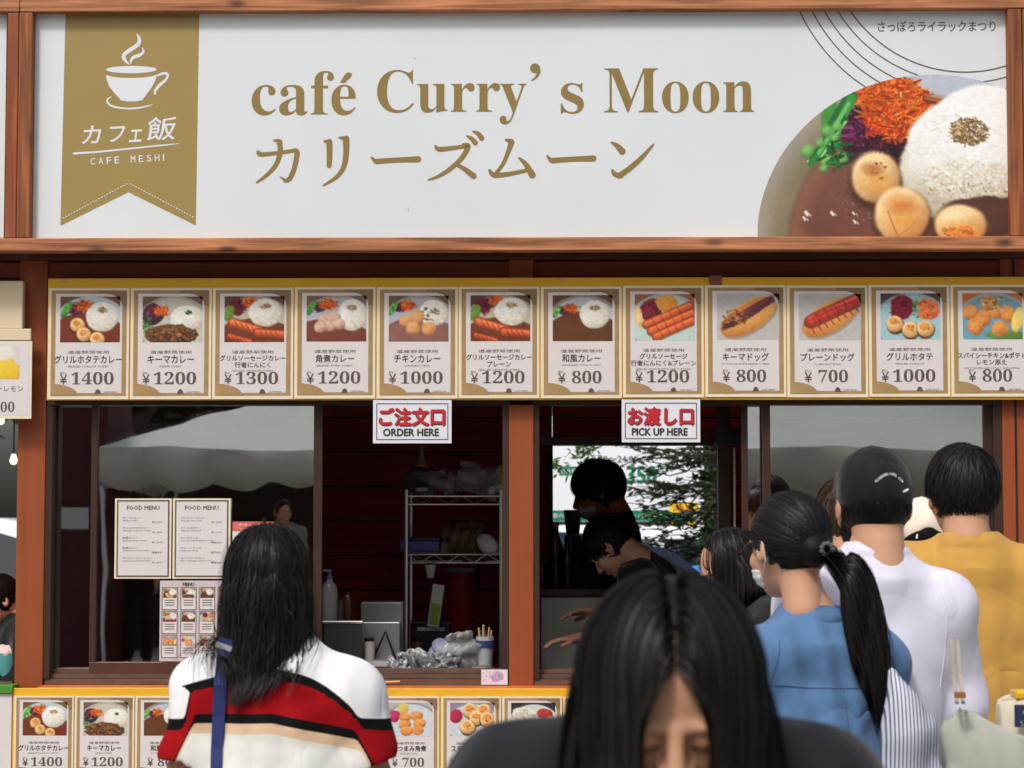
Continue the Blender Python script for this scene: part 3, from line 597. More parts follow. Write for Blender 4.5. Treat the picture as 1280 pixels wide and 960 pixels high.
def food(kind, seed):
    p = Pic(66, 48, (165, 150, 140), seed=seed)
    def plate(col=(200, 212, 215), rim=(160, 165, 165), bgc=(140, 108, 92)):
        p.a[:] = np.array(bgc)/255; p.blob(52, 62, 62, 62, rim, rim, rough=0, tex=.05, flat=1, soft=12); p.blob(52, 64, 58, 58, col, col, rough=0, tex=.06, flat=.9, soft=12)
    if kind == 'scallop_curry':
        plate((170, 205, 220), (190, 200, 200), (120, 80, 50)); p.blob(46, 82, 60, 48, (130, 58, 34), (88, 32, 20), rough=.04, tex=.12, flat=.8)
        p.salad(6, 20, .95); p.rice(70, 44, 27, 32)
        for x, y in ((29, 62), (40, 82), (62, 92)): p.scallop(x, y, 12)
    elif kind == 'keema':
        plate((200, 196, 180), (180, 170, 150), (112, 92, 80)); p.blob(18, 40, 18, 22, (90, 40, 60), (40, 16, 34), rough=.2); p.salad(2, 30, .8, False); p.shreds(8, 60, 8, 24, [(60, 120, 50), (30, 80, 30), (120, 160, 90)], 50, 4, 2)
        p.rice(74, 48, 28, 28, 'green'); p.blob(48, 84, 44, 24, (120, 76, 44), (58, 32, 20), rough=.15, tex=.5, f=12)
        p.shreds(48, 84, 40, 18, [(150, 98, 54), (90, 52, 30), (60, 34, 20), (180, 124, 70)], 170, 3.5, 2.2)
    elif kind in ('sausage_curry', 'sausage_plain'):
        plate((190, 184, 160), (170, 160, 140), (96, 70, 52)); p.blob(50, 88, 62, 40, (130, 64, 36), (80, 38, 22), rough=.04, tex=.15, flat=.8)
        p.blob(22, 22, 14, 18, (120, 34, 50), (60, 14, 30), rough=.3); p.shreds(22, 24, 13, 16, [(150, 30, 50), (90, 20, 40)], 40, 6, 2); p.blob(8, 38, 8, 18, (120, 160, 60), (60, 100, 30), ang=30); p.salad(14, 12, .8, False)
        p.rice(68, 36, 28, 30)
        p.sausage(14, 58, 60, 76, 17, (214, 100, 56)); p.sausage(56, 80, 98, 84, 17, (196, 84, 46)); p.sausage(10, 88, 44, 100, 14, (170, 72, 36))
    elif kind == 'kakuni':
        plate((180, 190, 196), (170, 160, 150), (130, 100, 90)); p.blob(40, 88, 62, 40, (134, 70, 56), (92, 46, 36), rough=.04, tex=.15, flat=.8)
        p.salad(4, 18, .9); p.rice(76, 42, 24, 34)
        for x, y in ((30, 52), (46, 48), (38, 66), (54, 62), (24, 68)): p.blob(x, y, 11, 12, (226, 190, 170), (140, 84, 66), rough=.15, tex=.3)
    elif kind == 'chicken':
        plate((180, 186, 196), (170, 160, 150), (110, 88, 74)); p.blob(50, 86, 60, 40, (150, 104, 92), (116, 74, 66), rough=.04, tex=.2, flat=.8)
        p.salad(4, 20, .8); p.rice(74, 38, 24, 28, 'none'); p.shreds(66, 40, 18, 14, [(60, 40, 20), (120, 90, 50), (240, 225, 190)], 40, 4, 1.8)
        for x, y in ((30, 54), (48, 46), (66, 70), (40, 70)): p.blob(x, y, 12, 14, (228, 170, 110), (160, 90, 50), rough=.18, tex=.35)
    elif kind == 'wafu':
        plate((190, 196, 206), (150, 140, 130), (106, 66, 48)); p.blob(50, 82, 62, 46, (112, 66, 34), (70, 36, 18), rough=.04, tex=.15, flat=.8); p.salad(4, 28, .75); p.rice(70, 42, 25, 30)
    elif kind == 'sausages':
        plate((190, 214, 204), (170, 190, 185), (160, 100, 70)); p.blob(28, 34, 18, 24, (150, 44, 70), (80, 20, 40), rough=.2, tex=.4); p.shreds(28, 34, 16, 20, [(150, 34, 60), (110, 24, 50)], 60, 6, 2)
        p.blob(54, 20, 18, 18, (240, 170, 70), (210, 120, 40), rough=.2); p.blob(7, 48, 6, 24, (250, 215, 150), (220, 160, 90), ang=-10)
        for l_ in ((20, 66, 92, 26, 15), (28, 80, 96, 42, 16), (36, 92, 96, 58, 15)): p.sausage(*l_, (214, 92, 48))
    elif kind in ('keema_dog', 'plain_dog'):
        p.a[:] = np.array((190, 188, 184))/255
        p.blob(53, 56, 48, 30, (170, 150, 130), (150, 136, 124), ang=-30, rough=.02, tex=.05, flat=1)
        p.blob(50, 50, 49, 31, (238, 178, 98), (176, 100, 40), ang=-30, rough=.03, tex=.14); p.blob(44, 38, 42, 12, (226, 150, 76), (150, 76, 32), ang=-31, rough=.05, tex=.25)
        if kind == 'keema_dog':
            p.blob(50, 42, 46, 11, (130, 60, 60), (60, 22, 34), ang=-31, rough=.15, tex=.5); p.line(14, 74, 90, 16, 6, (84, 46, 70), .7); p.shreds(30, 50, 18, 16, [(190, 110, 60), (130, 60, 40), (220, 150, 90)], 60, 4, 2)
        else:
            p.sausage(20, 60, 94, 14, 22, (200, 70, 60))
            for i in range(8):
                x = 14+i*10; p.line(x, 60-i*6, x+12, 84-i*6.5, 2.4, (176, 36, 30), .85); p.line(x, 60-i*6, x+20, 40-i*4.5, 2.2, (186, 40, 34), .8)
    elif kind == 'scallops':
        plate((164, 200, 206), (150, 180, 186), (90, 66, 56)); p.blob(36, 30, 19, 26, (150, 34, 54), (86, 14, 32), rough=.2, tex=.4); p.shreds(36, 30, 17, 24, [(150, 30, 56), (100, 18, 40)], 60, 6, 2); p.shreds(60, 34, 5, 22, [(120, 170, 60), (80, 130, 40)], 24, 5, 2)
        p.blob(80, 34, 18, 24, (246, 140, 90), (214, 90, 50), rough=.2); p.shreds(80, 34, 16, 22, [(255, 140, 90), (230, 96, 50)], 60, 5, 2)
        for x, y in ((24, 66), (50, 78), (74, 76)): p.scallop(x, y, 14)
    elif kind == 'spicy':
        plate((110, 160, 180), (160, 170, 170), (200, 110, 50)); p.blob(70, 90, 30, 12, (110, 150, 70), (60, 100, 40), rough=.2)
        for x, y, a in ((14, 42, 0), (34, 54, -30), (54, 38, 20), (62, 76, 10), (44, 22, 0), (22, 72, 40), (76, 46, 60)): p.blob(x, y, 14, 17, (236, 160, 84), (150, 76, 34), ang=a, rough=.15, tex=.35)
        p.shreds(52, 22, 20, 14, [(230, 226, 200), (200, 190, 120), (120, 90, 50)], 50, 4, 1.8); p.blob(91, 58, 9, 28, (246, 220, 120), (220, 170, 60), ang=15)
    elif kind == 'nuggets':
        plate((206, 212, 220), (150, 150, 156), (190, 180, 175)); p.a[:8, :] = np.array((60, 40, 50))/255 if False else p.a[:8, :]
        p.blob(14, 42, 14, 18, (200, 60, 100), (130, 30, 70), rough=.2, tex=.4); p.blob(34, 20, 12, 18, (226, 200, 110), (190, 150, 60), rough=.2)
        for x, y in ((38, 44), (38, 66), (64, 40), (70, 62), (66, 82), (42, 84)): p.blob(x, y, 14, 14, (236, 164, 90), (150, 74, 34), rough=.15, tex=.35)
    elif kind == 'smoked':
        plate((206, 212, 220), (150, 150, 156), (150, 130, 150)); p.blob(14, 40, 16, 20, (190, 50, 80), (120, 24, 60), rough=.2, tex=.4)
        for x, y in ((46, 24), (76, 26), (60, 46), (84, 50), (40, 72)): p.scallop(x, y, 17)
    else:
        plate((210, 216, 206), (60, 50, 56), (50, 46, 56)); p.blob(30, 40, 30, 26, (236, 226, 210), (200, 190, 170), rough=.2); p.shreds(30, 40, 26, 20, [(240, 235, 220), (200, 196, 180)], 60, 7, 2)
        p.blob(26, 78, 26, 18, (240, 120, 110), (190, 60, 60), rough=.25, tex=.4); p.blob(76, 34, 18, 16, (190, 60, 60), (120, 30, 30), rough=.25, tex=.4); p.blob(90, 60, 14, 20, (250, 160, 90), (220, 110, 60), rough=.2)
    return p.grain(.05, 20)

def card(label, X0, Y0, W, H, kind, title, sub, en, price, group, seed, Yp=YM-.006, toptiny='道産野菜使用'):
    k = W/98.0; t = thing('menu_card', label, 'menu card', (wx(X0+W/2, Yp), Yp, wz(Y0+H, Yp)), group=group)
    q = Sheet(Yp, t, .0005); X = lambda v: X0+v*k; Yv = lambda v: Y0+v*k
    hh = H/k
    q.rect(X0, Y0, X0+W, Y0+H, M_backing, 0, 'backing', d=.004)
    q.rect(X(3.5), Yv(3), X(95), Yv(hh-4), M_cgold, 1, 'gold_border')
    q.rect(X(9), Yv(7), X(89.5), Yv(hh-7.5), M_paper, 2, 'paper')
    q.poly([(X(60), Yv(3)), (X(95), Yv(3)), (X(95), Yv(22)), (X(89.6), Yv(22)), (X(88), Yv(16)), (X(80), Yv(9)), (X(70), Yv(6.4)), (X(60), Yv(6.4))], M_cgold2, 3, 'gold_corner')
    q.poly([(X(4), Yv(hh-4.3))]+[(X(4)+33*k*math.sin(R(a)), Yv(hh-4.3)-14.5*k*math.cos(R(a))) for a in range(-0, 91, 10)], M_cgold, 3, 'gold_corner')
    q.text(toptiny, X(24), Yv(76), X(74), Yv(80), M_ink, 3, 'lettering', 1)
    tl = title if isinstance(title, tuple) else (title,)
    wmax = 82; y0 = 82
    for i, tt in enumerate(tl):
        hgt = 9.5 if len(tl) == 1 else 6.8; wd = min(wmax, len(tt)*(9.3 if len(tl) == 1 else 7.2)); cx = 49
        q.text(tt, X(cx-wd/2), Yv(y0), X(cx+wd/2), Yv(y0+hgt), M_inkd if i == 0 else M_ink, 3, 'lettering', 2, bold=.18, shear=.0)
        y0 += hgt+1.4
    wd = min(66, len(en)*2.4); q.text(en, X(49-wd/2), Yv(y0+1.2), X(49+wd/2), Yv(y0+3.6), M_ink, 3, 'lettering', 1)
    n = len(price); x0 = 49-(n*12.2)/2+5; q.text('税込', X(x0-14.5), Yv(102), X(x0-8), Yv(104.6), M_ink, 3, 'price', 1)
    q.text('¥', X(x0-14.5), Yv(105), X(x0-6), Yv(117), M_ink, 3, 'price', 2, bold=.2)
    q.text(serif(price), X(x0-1 if n == 4 else x0+2), Yv(102), X(x0+n*12.6), Yv(117.2), M_ink, 3, 'price', 4)
    q.poly([(X(57), Yv(128.2)), (X(58.6), Yv(124)), (X(61), Yv(122.6)), (X(63.4), Yv(124)), (X(65), Yv(128.2))], M_arc, 3, 'logo'); q.text('CAFE MESHI', X(68), Yv(125.4), X(84), Yv(127.4), M_arc, 3, 'logo', 1)
    q.picture(food(kind, seed), X(14.5), Yv(10.5), X(87 if kind[-3:] != 'dog' else 90), Yv(66), M_photo, 3, 'food_photo')
    q.done(); return t
GU, GL = 'menu cards in the upper row', 'menu cards in the lower row'
UP = [
 ('scallop_curry', 'グリルホタテカレー', '', 'GRILLED SCALLOP CURRY', '1400', 'upper menu card with scallops round the rice priced 1400'),
 ('keema', 'キーマカレー', '', 'KEEMA CURRY', '1200', 'upper menu card with brown minced keema curry priced 1200'),
 ('sausage_curry', ('グリルソーセージカレー', '行者にんにく'), '', 'GRILLED SAUSAGE CURRY', '1300', 'upper menu card with sausage curry priced 1300'),
 ('kakuni', '角煮カレー', '', 'BRAISED PORK CURRY', '1200', 'upper menu card with pale pork pieces beside the rice priced 1200'),
 ('chicken', 'チキンカレー', '', 'CHICKEN CURRY', '1000', 'upper menu card with chicken curry, directly above the ORDER HERE notice'),
 ('sausage_plain', ('グリルソーセージカレー', 'プレーン'), '', 'GRILLED SAUSAGE CURRY', '1200', 'upper menu card with sausage curry priced 1200 above the middle post'),
 ('wafu', '和風カレー', '', 'JAPANESE STYLE CURRY', '800', 'upper menu card with rice in plain dark curry priced 800'),
 ('sausages', ('グリルソーセージ', '行者にんにく&プレーン'), '', 'GRILLED SAUSAGE WITH GARLIC & PLAIN', '1200', 'upper menu card with a heap of grilled sausages, above the PICK UP HERE notice'),
 ('keema_dog', 'キーマドッグ', '', 'HOT DOG WITH KEEMA CURRY', '800', 'upper menu card with a dark topped keema hot dog priced 800'),
 ('plain_dog', 'プレーンドッグ', '', 'PLAIN HOT DOG', '700', 'upper menu card with a ketchup striped hot dog priced 700'),
 ('scallops', 'グリルホタテ', '', 'GRILLED SCALLOP', '1000', 'upper menu card with three grilled scallops on a blue plate'),
 ('spicy', ('スパイシーチキン&ポテト', 'レモン添え'), '', 'SPICY CHICKEN AND POTATO WITH LEMON', '800', 'rightmost upper menu card with fried chicken and a lemon wedge')]
for i, (kd, ti, su, en, pr, lb) in enumerate(UP):
    x = 60.5+i*102.72; y = 359.5-i*.27
    card(lb, x-.8+random.uniform(-.3, .3), y+random.uniform(-.6, .6), 101.2, 139.5, kd, ti, su, en, pr, GU, 100+i)
# board and cards under the ledge
YL = -.1
lb_ = MB().box(wx(21.5, YL), YL, .25, wx(1500, YL), YL+.012, wz(861, YL), .002).build('menu_board', M_yel, None)
tag(lb_, 'lower yellow board below the orange ledge carrying the bottom row of cards', 'board')
LOW = [
 ('scallop_curry', 'グリルホタテカレー', 'GRILLED SCALLOP CURRY', '1400', 'lower menu card with scallops round the rice priced 1400', 23.5),
 ('keema', 'キーマカレー', 'KEEMA CURRY', '1200', 'lower menu card with brown minced keema curry priced 1200', 98.5),
 ('wafu', '和風カレー', 'JAPANESE STYLE CURRY', '800', 'lower menu card half hidden by the left arm of the striped shirt', 173.5),
 ('kakuni', '角煮カレー', 'BRAISED PORK CURRY', '1200', 'lower menu card hidden behind the woman in the striped shirt', 248.5),
 ('nuggets', 'おつまみ角煮', 'BRAISED PORK', '700', 'lower menu card with fried pieces next to the striped sleeve priced 700', 476),
 ('smoked', 'スモークホタテ', 'SMOKED SCALLOP', '1000', 'lower menu card with a pile of orange smoked scallops', 552.5),
 ('ham', '生ハムサラダ', 'HAM SALAD', '900', 'lower menu card with ham salad partly behind the grey shoulder', 628)]
for i, (kd, ti, en, pr, lb, x) in enumerate(LOW):
    card(lb, x, 870.5, 73.8, 103, kd, ti, '', en, pr, GL, 200+i, Yp=YL-.006)
for x_, kd_, lb2 in ((323.5, 'chicken', 'lower menu card with chicken curry behind the back of the striped shirt'), (399, 'sausages', 'lower menu card with sausages behind the right arm of the striped shirt')):
    card(lb2, x_, 870.5, 73.8, 103, kd_, 'チキンカレー' if kd_ == 'chicken' else 'グリルソーセージ', '', 'CHICKEN CURRY' if kd_ == 'chicken' else 'GRILLED SAUSAGE', '1000' if kd_ == 'chicken' else '1200', GL, 310, Yp=YL-.006)
for x in (703.5, 780):
    card('lower menu card mostly hidden behind the head of long dark hair' if x < 710 else 'lower menu card fully covered by the dark haired head in front', x, 870.5, 73.8, 103, 'smoked', 'ホタテ', '', 'SCALLOP', '800', GL, 300, Yp=YL-.006)

# ------------------------------------------------------------------ the two notices
def notice(label, x0, x1, y0, y1, jp, en):
    t = thing('notice', label, 'notice', (wx((x0+x1)/2, -.068), -.068, wz(y1, -.068)), group='white notices hanging under the upper cards')
    q = Sheet(-.068, t); q.rect(x0, y0, x1, y1, M_inkw, 0, 'board', d=.003)
    for a in ((x0+4, y0+4, x1-4, y0+5.2), (x0+4, y1-5.2, x1-4, y1-4), (x0+4, y0+5.2, x0+5.2, y1-5.2), (x1-5.2, y0+5.2, x1-4, y1-5.2)): q.rect(*a, M_ink, 1, 'border')
    q.text(jp, x0+8.5, y0+11, x1-8.5, y0+32.5, M_inkd, 1, 'lettering_shadow', 3, bold=1.5); q.text(jp, x0+8, y0+10, x1-9, y0+31.5, M_red, 2, 'red_lettering', 3, bold=.95)
    q.text(en, x0+13, y0+36, x1-16, y0+45, M_inkd, 1, 'lettering', 3, bold=.55); q.done()
notice('white notice reading ORDER HERE with red characters', 466.5, 564.5, 500, 554, 'ご注文口', 'ORDER HERE')
notice('white notice reading PICK UP HERE with red characters', 777, 875, 499.5, 553, 'お渡し口', 'PICK UP HERE')

# ------------------------------------------------------------------ sheets on the left pane
YG = .029
def menusheet(label, x0, x1, rows):
    t = thing('menu_sheet', label, 'menu sheet', (wx((x0+x1)/2, YG), YG, wz(723, YG)), group='typed menu sheets on the left window pane')
    q = Sheet(YG, t); q.rect(x0, 623, x1, 723.5, M_backing, 0, 'board', d=.002); q.rect(x0+2.5, 625, x1-2.5, 721.5, M_arc, 1, 'gold_border'); q.rect(x0+4.4, 627, x1-4.4, 719.5, M_paper, 2, 'paper')
    q.text('FOOD MENU', x0+15, 632, x1-15, 637.5, M_ink, 3, 'lettering', 1, bold=.15); y = 646
    for a, b, pr in rows:
        q.text(a, x0+10, y, x0+10+min(44, len(a)*3.7), y+2.6, M_ink, 3, 'lettering', 1)
        if b: q.text(b, x0+10, y+4, x0+10+min(44, len(b)*1.7), y+5.6, M_arc, 3, 'lettering', 1)
        q.text('¥'+pr, x1-24, y+5.5, x1-11, y+8.3, M_ink, 3, 'lettering', 1); y += 12.6
    q.done()
menusheet('left hand typed FOOD MENU sheet on the left window pane', 145.5, 216, [('キーマカレー', 'KEEMA CURRY', '1,200'), ('グリルホタテカレー', 'GRILLED SCALLOP CURRY', '1,400'), ('角煮カレー', 'BRAISED PORK CURRY', '1,200'), ('和風カレー', 'JAPANESE STYLE CURRY', '800'), ('グリルソーセージカレー', 'GRILLED SAUSAGE CURRY', '1,300')])
menusheet('right hand typed FOOD MENU sheet next to the red topped sheet', 217.8, 289.5, [('グリルソーセージ', 'GRILLED SAUSAGE', '1,200'), ('グリルホタテ', 'GRILLED SCALLOP', '1,000'), ('キーマドッグ', 'HOT DOG WITH KEEMA CURRY', '800'), ('プレーンドッグ', 'PLAIN HOT DOG', '700'), ('スパイシーチキン', 'SPICY CHICKEN AND POTATO', '800')])
t = thing('picture_menu', 'picture menu sheet of small dish cards below the typed menu sheets', 'menu sheet', (wx(260, YG), YG, wz(827, YG)))
q = Sheet(YG, t); q.rect(202.5, 726, 322, 827, mat('sheet_mauve', srgb(206, 192, 194), .45, coat=.3), 0, 'board', d=.002); q.text('MENU', 231, 728.5, 245, 733, M_inkd, 1, 'lettering', 1, bold=.25)
kinds = ['scallop_curry', 'keema', 'wafu', 'sausages', 'sausage_curry', 'kakuni', 'wafu', 'scallops', 'plain_dog', 'keema_dog', 'spicy', 'nuggets', 'scallop_curry', 'chicken', 'keema']
for r_ in range(3):
    for c_ in range(5):
        x = 206+c_*23.1; y = 735+r_*30; kd = kinds[r_*5+c_ if c_ < 4 else 12+r_]
        q.rect(x-1, y-1, x+19, y+28, M_arc, 1, 'card_border'); q.rect(x, y, x+18, y+27, M_paper, 2, 'card_print')
        im = food(kd, 400+r_*5+c_)[::2, ::2]; q.picture(im, x+.6, y+.6, x+17.4, y+12.5, M_photo, 3, 'dish_photo')
        for j in range(3): q.rect(x+3, y+15+j*3, x+15, y+16+j*3, M_arc, 3, 'card_text')
q.done()
t = thing('notice', 'small notice with a red heading half behind the head of the striped shirt woman', 'notice', (wx(315, YG), YG, wz(724, YG)))
q = Sheet(YG, t); q.rect(292, 652, 342, 724, mat('notice_paper', srgb(214, 226, 214), .5), 0, 'board', d=.002); q.rect(292, 652, 342, 664, mat('notice_red', srgb(214, 92, 84), .5), 1, 'heading')
q.text('ご来場のお客様へ', 294, 654, 340, 658, M_inkw, 2, 'lettering', 1); q.text('アレルギー表示', 296, 659, 336, 662.5, M_inkw, 2, 'lettering', 1)
for j in range(5): q.poly(ell(299, 671+j*9, 2.2, 2.2, 10), M_green, 1, 'marks'); q.rect(304, 669+j*9, 334, 671+j*9, M_arc, 1, 'marks')
q.done()
t = thing('picture_card', 'small pastel picture card propped on the sill by the middle post', 'card', (wx(618, -.004), -.004, wz(856, -.004)))
q = Sheet(-.006, t); q.rect(602, 837, 634.5, 856, M_inkw, 0, 'board', d=.002); pc = Pic(34, 20, (226, 214, 226), seed=5); pc.blob(60, 45, 24, 40, (190, 170, 215), (150, 130, 190), rough=.3); pc.dots(40, 50, 45, 45, [(220, 150, 120), (120, 130, 180), (230, 200, 120), (160, 110, 140)], 40, 4); q.picture(pc.a, 603, 838, 633.5, 855, M_photo, 1, 'picture'); q.done()

# ------------------------------------------------------------------ left neighbour stall
t = thing('white_box', 'plain white box panel hung on the left neighbouring stall', 'panel', (wx(0, -.05), -.05, wz(411, -.05)))
MB().box(wx(-60, -.06), -.06, wz(410, -.06), wx(27, -.06), -.02, wz(350, -.06), .004).build('box_body', mat('cream_panel', srgb(222, 204, 172), .5), t)
MB().box(wx(-60, -.06), -.075, wz(425, -.06), wx(39, -.06), -.055, wz(410.5, -.06), .003).build('box_lip', mat('cream_panel', (1, 1, 1)), t)
t = thing('drink_card', 'drink card with a yellow glass priced 500 at the left edge', 'menu card', (wx(0, -.08), -.08, wz(523, -.08)))
q = Sheet(-.08, t); q.rect(-60, 425.5, 39.5, 523, M_backing, 0, 'board', d=.004); q.rect(-60, 428, 37, 519, M_paper, 1, 'paper')
dp = Pic(40, 34, (214, 210, 206), seed=9); dp.blob(50, 70, 40, 40, (240, 206, 70), (200, 160, 40), rough=.1); dp.blob(80, 80, 30, 26, (238, 200, 60), (200, 150, 40), rough=.05); dp.blob(40, 20, 40, 24, (232, 230, 220), (220, 214, 200), rough=.1)
q.picture(dp.a, -10, 432, 24, 473, M_photo, 2, 'drink_photo'); q.text('サワーレモン', -22, 482, 29, 489, M_ink, 2, 'lettering', 2); q.text(serif('500'), -8, 501.5, 18.5, 514.5, M_ink, 2, 'price', 3); q.done()
gb = MB().box(wx(-200), -.1, wz(866), wx(20.5), .02, wz(857), .003).build('green_ledge', M_green, None) if False else None
t = thing('side_board', 'white board topped by a green strip at the bottom left corner', 'board', (wx(-10, YL), YL, .3))
MB().box(wx(-200, YL), YL, .3, wx(20.5, YL), YL+.012, wz(868, YL), .002).build('board', M_paper, t)
MB().box(wx(-200, YL), YL-.012, wz(867, YL), wx(22, YL), YL+.09, wz(857.5, YL), .002).build('green_strip', M_green, t)
# ================================================================== SIGNED DISTANCE MODELLING
class SDF:
    def __init__(s, lo, hi, h):
        s.h = h; s.lo = np.array(lo, float); n = np.ceil((np.array(hi)-s.lo)/h).astype(int)+1; s.n = n
        s.ax = [s.lo[i]+h*np.arange(n[i]) for i in range(3)]; s.g = np.full(tuple(n), .5)
    def _sl(s, lo, hi, m):
        a = np.maximum(np.floor((np.array(lo)-m-s.lo)/s.h).astype(int), 0); b = np.minimum(np.ceil((np.array(hi)+m-s.lo)/s.h).astype(int)+1, s.n)
        if (b <= a).any(): return None, None
        sl = tuple(slice(a[i], b[i]) for i in range(3))
        return sl, np.meshgrid(*[s.ax[i][sl[i]] for i in range(3)], indexing='ij')
    def _op(s, sl, d, k, op):
        g = s.g[sl]
        if op == 'add':
            if k > 0: h_ = np.clip(.5+.5*(g-d)/k, 0, 1); s.g[sl] = g*(1-h_)+d*h_-k*h_*(1-h_)
            else: s.g[sl] = np.minimum(g, d)
        elif op == 'sub':
            if k > 0: h_ = np.clip(.5-.5*(g+d)/k, 0, 1); s.g[sl] = g*(1-h_)-d*h_+k*h_*(1-h_)
            else: s.g[sl] = np.maximum(g, -d)
    def ell(s, c, r, k=.02, rot=None, op='add'):
        c = np.array(c, float); r = np.array(r, float)*np.ones(3); R_ = max(r)
        sl, G = s._sl(c-R_, c+R_, k+4*s.h)
        if sl is None: return s
        X, Y, Z_ = G[0]-c[0], G[1]-c[1], G[2]-c[2]
        if rot is not None: m = np.array(rot).T; X, Y, Z_ = (m[0, 0]*X+m[0, 1]*Y+m[0, 2]*Z_, m[1, 0]*X+m[1, 1]*Y+m[1, 2]*Z_, m[2, 0]*X+m[2, 1]*Y+m[2, 2]*Z_)
        k0 = np.sqrt((X/r[0])**2+(Y/r[1])**2+(Z_/r[2])**2)+1e-9; k1 = np.sqrt((X/r[0]**2)**2+(Y/r[1]**2)**2+(Z_/r[2]**2)**2)+1e-9
        s._op(sl, k0*(k0-1)/k1, k, op); return s
    def cap(s, a, b, ra, rb, k=.02, op='add', flat=None):
        """tapered capsule; flat = (axis vector, factor) squashes it across the axis"""
        a = np.array(a, float); b = np.array(b, float); m = max(ra, rb)
        sl, G = s._sl(np.minimum(a, b)-m, np.maximum(a, b)+m, k+4*s.h)
        if sl is None: return s
        p = [G[i]-a[i] for i in range(3)]; ba = b-a; L2 = ba@ba+1e-12
        t = np.clip((p[0]*ba[0]+p[1]*ba[1]+p[2]*ba[2])/L2, 0, 1)
        q = [p[i]-t*ba[i] for i in range(3)]
        if flat is not None:
            ax, f = np.array(flat[0], float), flat[1]; ax /= np.linalg.norm(ax); dt = q[0]*ax[0]+q[1]*ax[1]+q[2]*ax[2]; q = [q[i]+ax[i]*dt*(f-1) for i in range(3)]
        s._op(sl, np.sqrt(q[0]**2+q[1]**2+q[2]**2)-(ra+(rb-ra)*t), k, op); return s
    def cut(s, p, nrm):
        """remove everything on the side the normal points to"""
        n_ = np.array(nrm, float); n_ /= np.linalg.norm(n_); G = np.meshgrid(*s.ax, indexing='ij'); d = (G[0]-p[0])*n_[0]+(G[1]-p[1])*n_[1]+(G[2]-p[2])*n_[2]
        s.g = np.maximum(s.g, d); return s
    def field(s, f):
        G = np.meshgrid(*s.ax, indexing='ij'); m = np.abs(s.g) < .05; s.g[m] += f(G[0][m], G[1][m], G[2][m]); return s
    def mesh(s, name):
        g = s.g; g = np.pad(g, 1, constant_values=.5); lo = s.lo-s.h
        c = g < 0; n = g.shape
        def corner(i, j, k): return (slice(i, n[0]-1+i), slice(j, n[1]-1+j), slice(k, n[2]-1+k))
        cs = [(i, j, k) for i in (0, 1) for j in (0, 1) for k in (0, 1)]
        cnt = sum(c[corner(*q)].astype(np.int8) for q in cs); act = (cnt > 0) & (cnt < 8)
        ids = -np.ones(act.shape, int); idx = np.argwhere(act); ids[act] = np.arange(len(idx))
        acc = np.zeros((len(idx), 3)); w_ = np.zeros(len(idx)); I, J, K = idx.T
        for a in cs:
            for ax in range(3):
                if a[ax] == 0:
                    b = list(a); b[ax] = 1
                    va = g[I+a[0], J+a[1], K+a[2]]; vb = g[I+b[0], J+b[1], K+b[2]]; x = (va < 0) != (vb < 0)
                    t = np.where(x, va/np.where(x, va-vb, 1), 0); pt = np.array(a, float)[None]+np.zeros((len(idx), 3)); pt[:, ax] += t
                    acc += pt*x[:, None]; w_ += x
        v = (idx+acc/w_[:, None])*s.h+lo
        F_ = []
        for ax in range(3):
            sl0 = [slice(None)]*3; sl1 = [slice(None)]*3; sl0[ax] = slice(0, -1); sl1[ax] = slice(1, None)
            e = c[tuple(sl0)] != c[tuple(sl1)]; q = np.argwhere(e); o1, o2 = [i for i in range(3) if i != ax]
            ok = (q[:, o1] > 0) & (q[:, o2] > 0) & (q[:, o1] < n[o1]-1) & (q[:, o2] < n[o2]-1); q = q[ok]
            def cell(d1, d2): r = q.copy(); r[:, o1] -= d1; r[:, o2] -= d2; return ids[r[:, 0], r[:, 1], r[:, 2]]
            f = np.stack([cell(1, 1), cell(0, 1), cell(0, 0), cell(1, 0)], 1); inside = c[q[:, 0], q[:, 1], q[:, 2]]
            fl = inside ^ (ax == 1); f[~fl] = f[~fl][:, ::-1]; F_.append(f)
        f = np.concatenate(F_); f = f[(f >= 0).all(1)]
        me = bpy.data.meshes.new(name); me.vertices.add(len(v)); me.vertices.foreach_set('co', v.ravel().astype(np.float32))
        me.loops.add(f.size); me.loops.foreach_set('vertex_index', f.ravel().astype(np.int32)); me.polygons.add(len(f)); me.polygons.foreach_set('loop_start', np.arange(0, f.size, 4).astype(np.int32))
        me.update(calc_edges=True); me.validate(); me.polygons.foreach_set('use_smooth', [True]*len(me.polygons)); return me

def folds(seed, amp=.004, f=22, vert=.5, n=7):
    """cloth creases as a displacement field"""
    r = np.random.default_rng(seed); ks = r.normal(size=(n, 3)); ks[:, 2] *= vert; ks /= np.linalg.norm(ks, axis=1)[:, None]; fr = f*(.5+r.random(n)*1.3); ph = r.random(n)*6.28; wd = r.normal(size=(n, 3))*6
    def fn(x, y, z):
        o = 0
        for i in range(n):
            q = (ks[i, 0]*x+ks[i, 1]*y+ks[i, 2]*z)*fr[i]+ph[i]+.9*np.sin(wd[i, 0]*x+wd[i, 1]*y+wd[i, 2]*z+ph[i]*2); o = o+(1-np.abs(np.sin(q))*2)*(1 if i % 2 else .6)*np.clip(.5+np.sin(wd[i, 1]*x*1.3+wd[i, 2]*z*1.5+ph[i]), 0, 1)
        return o*amp/math.sqrt(n)*2.6
    return fn

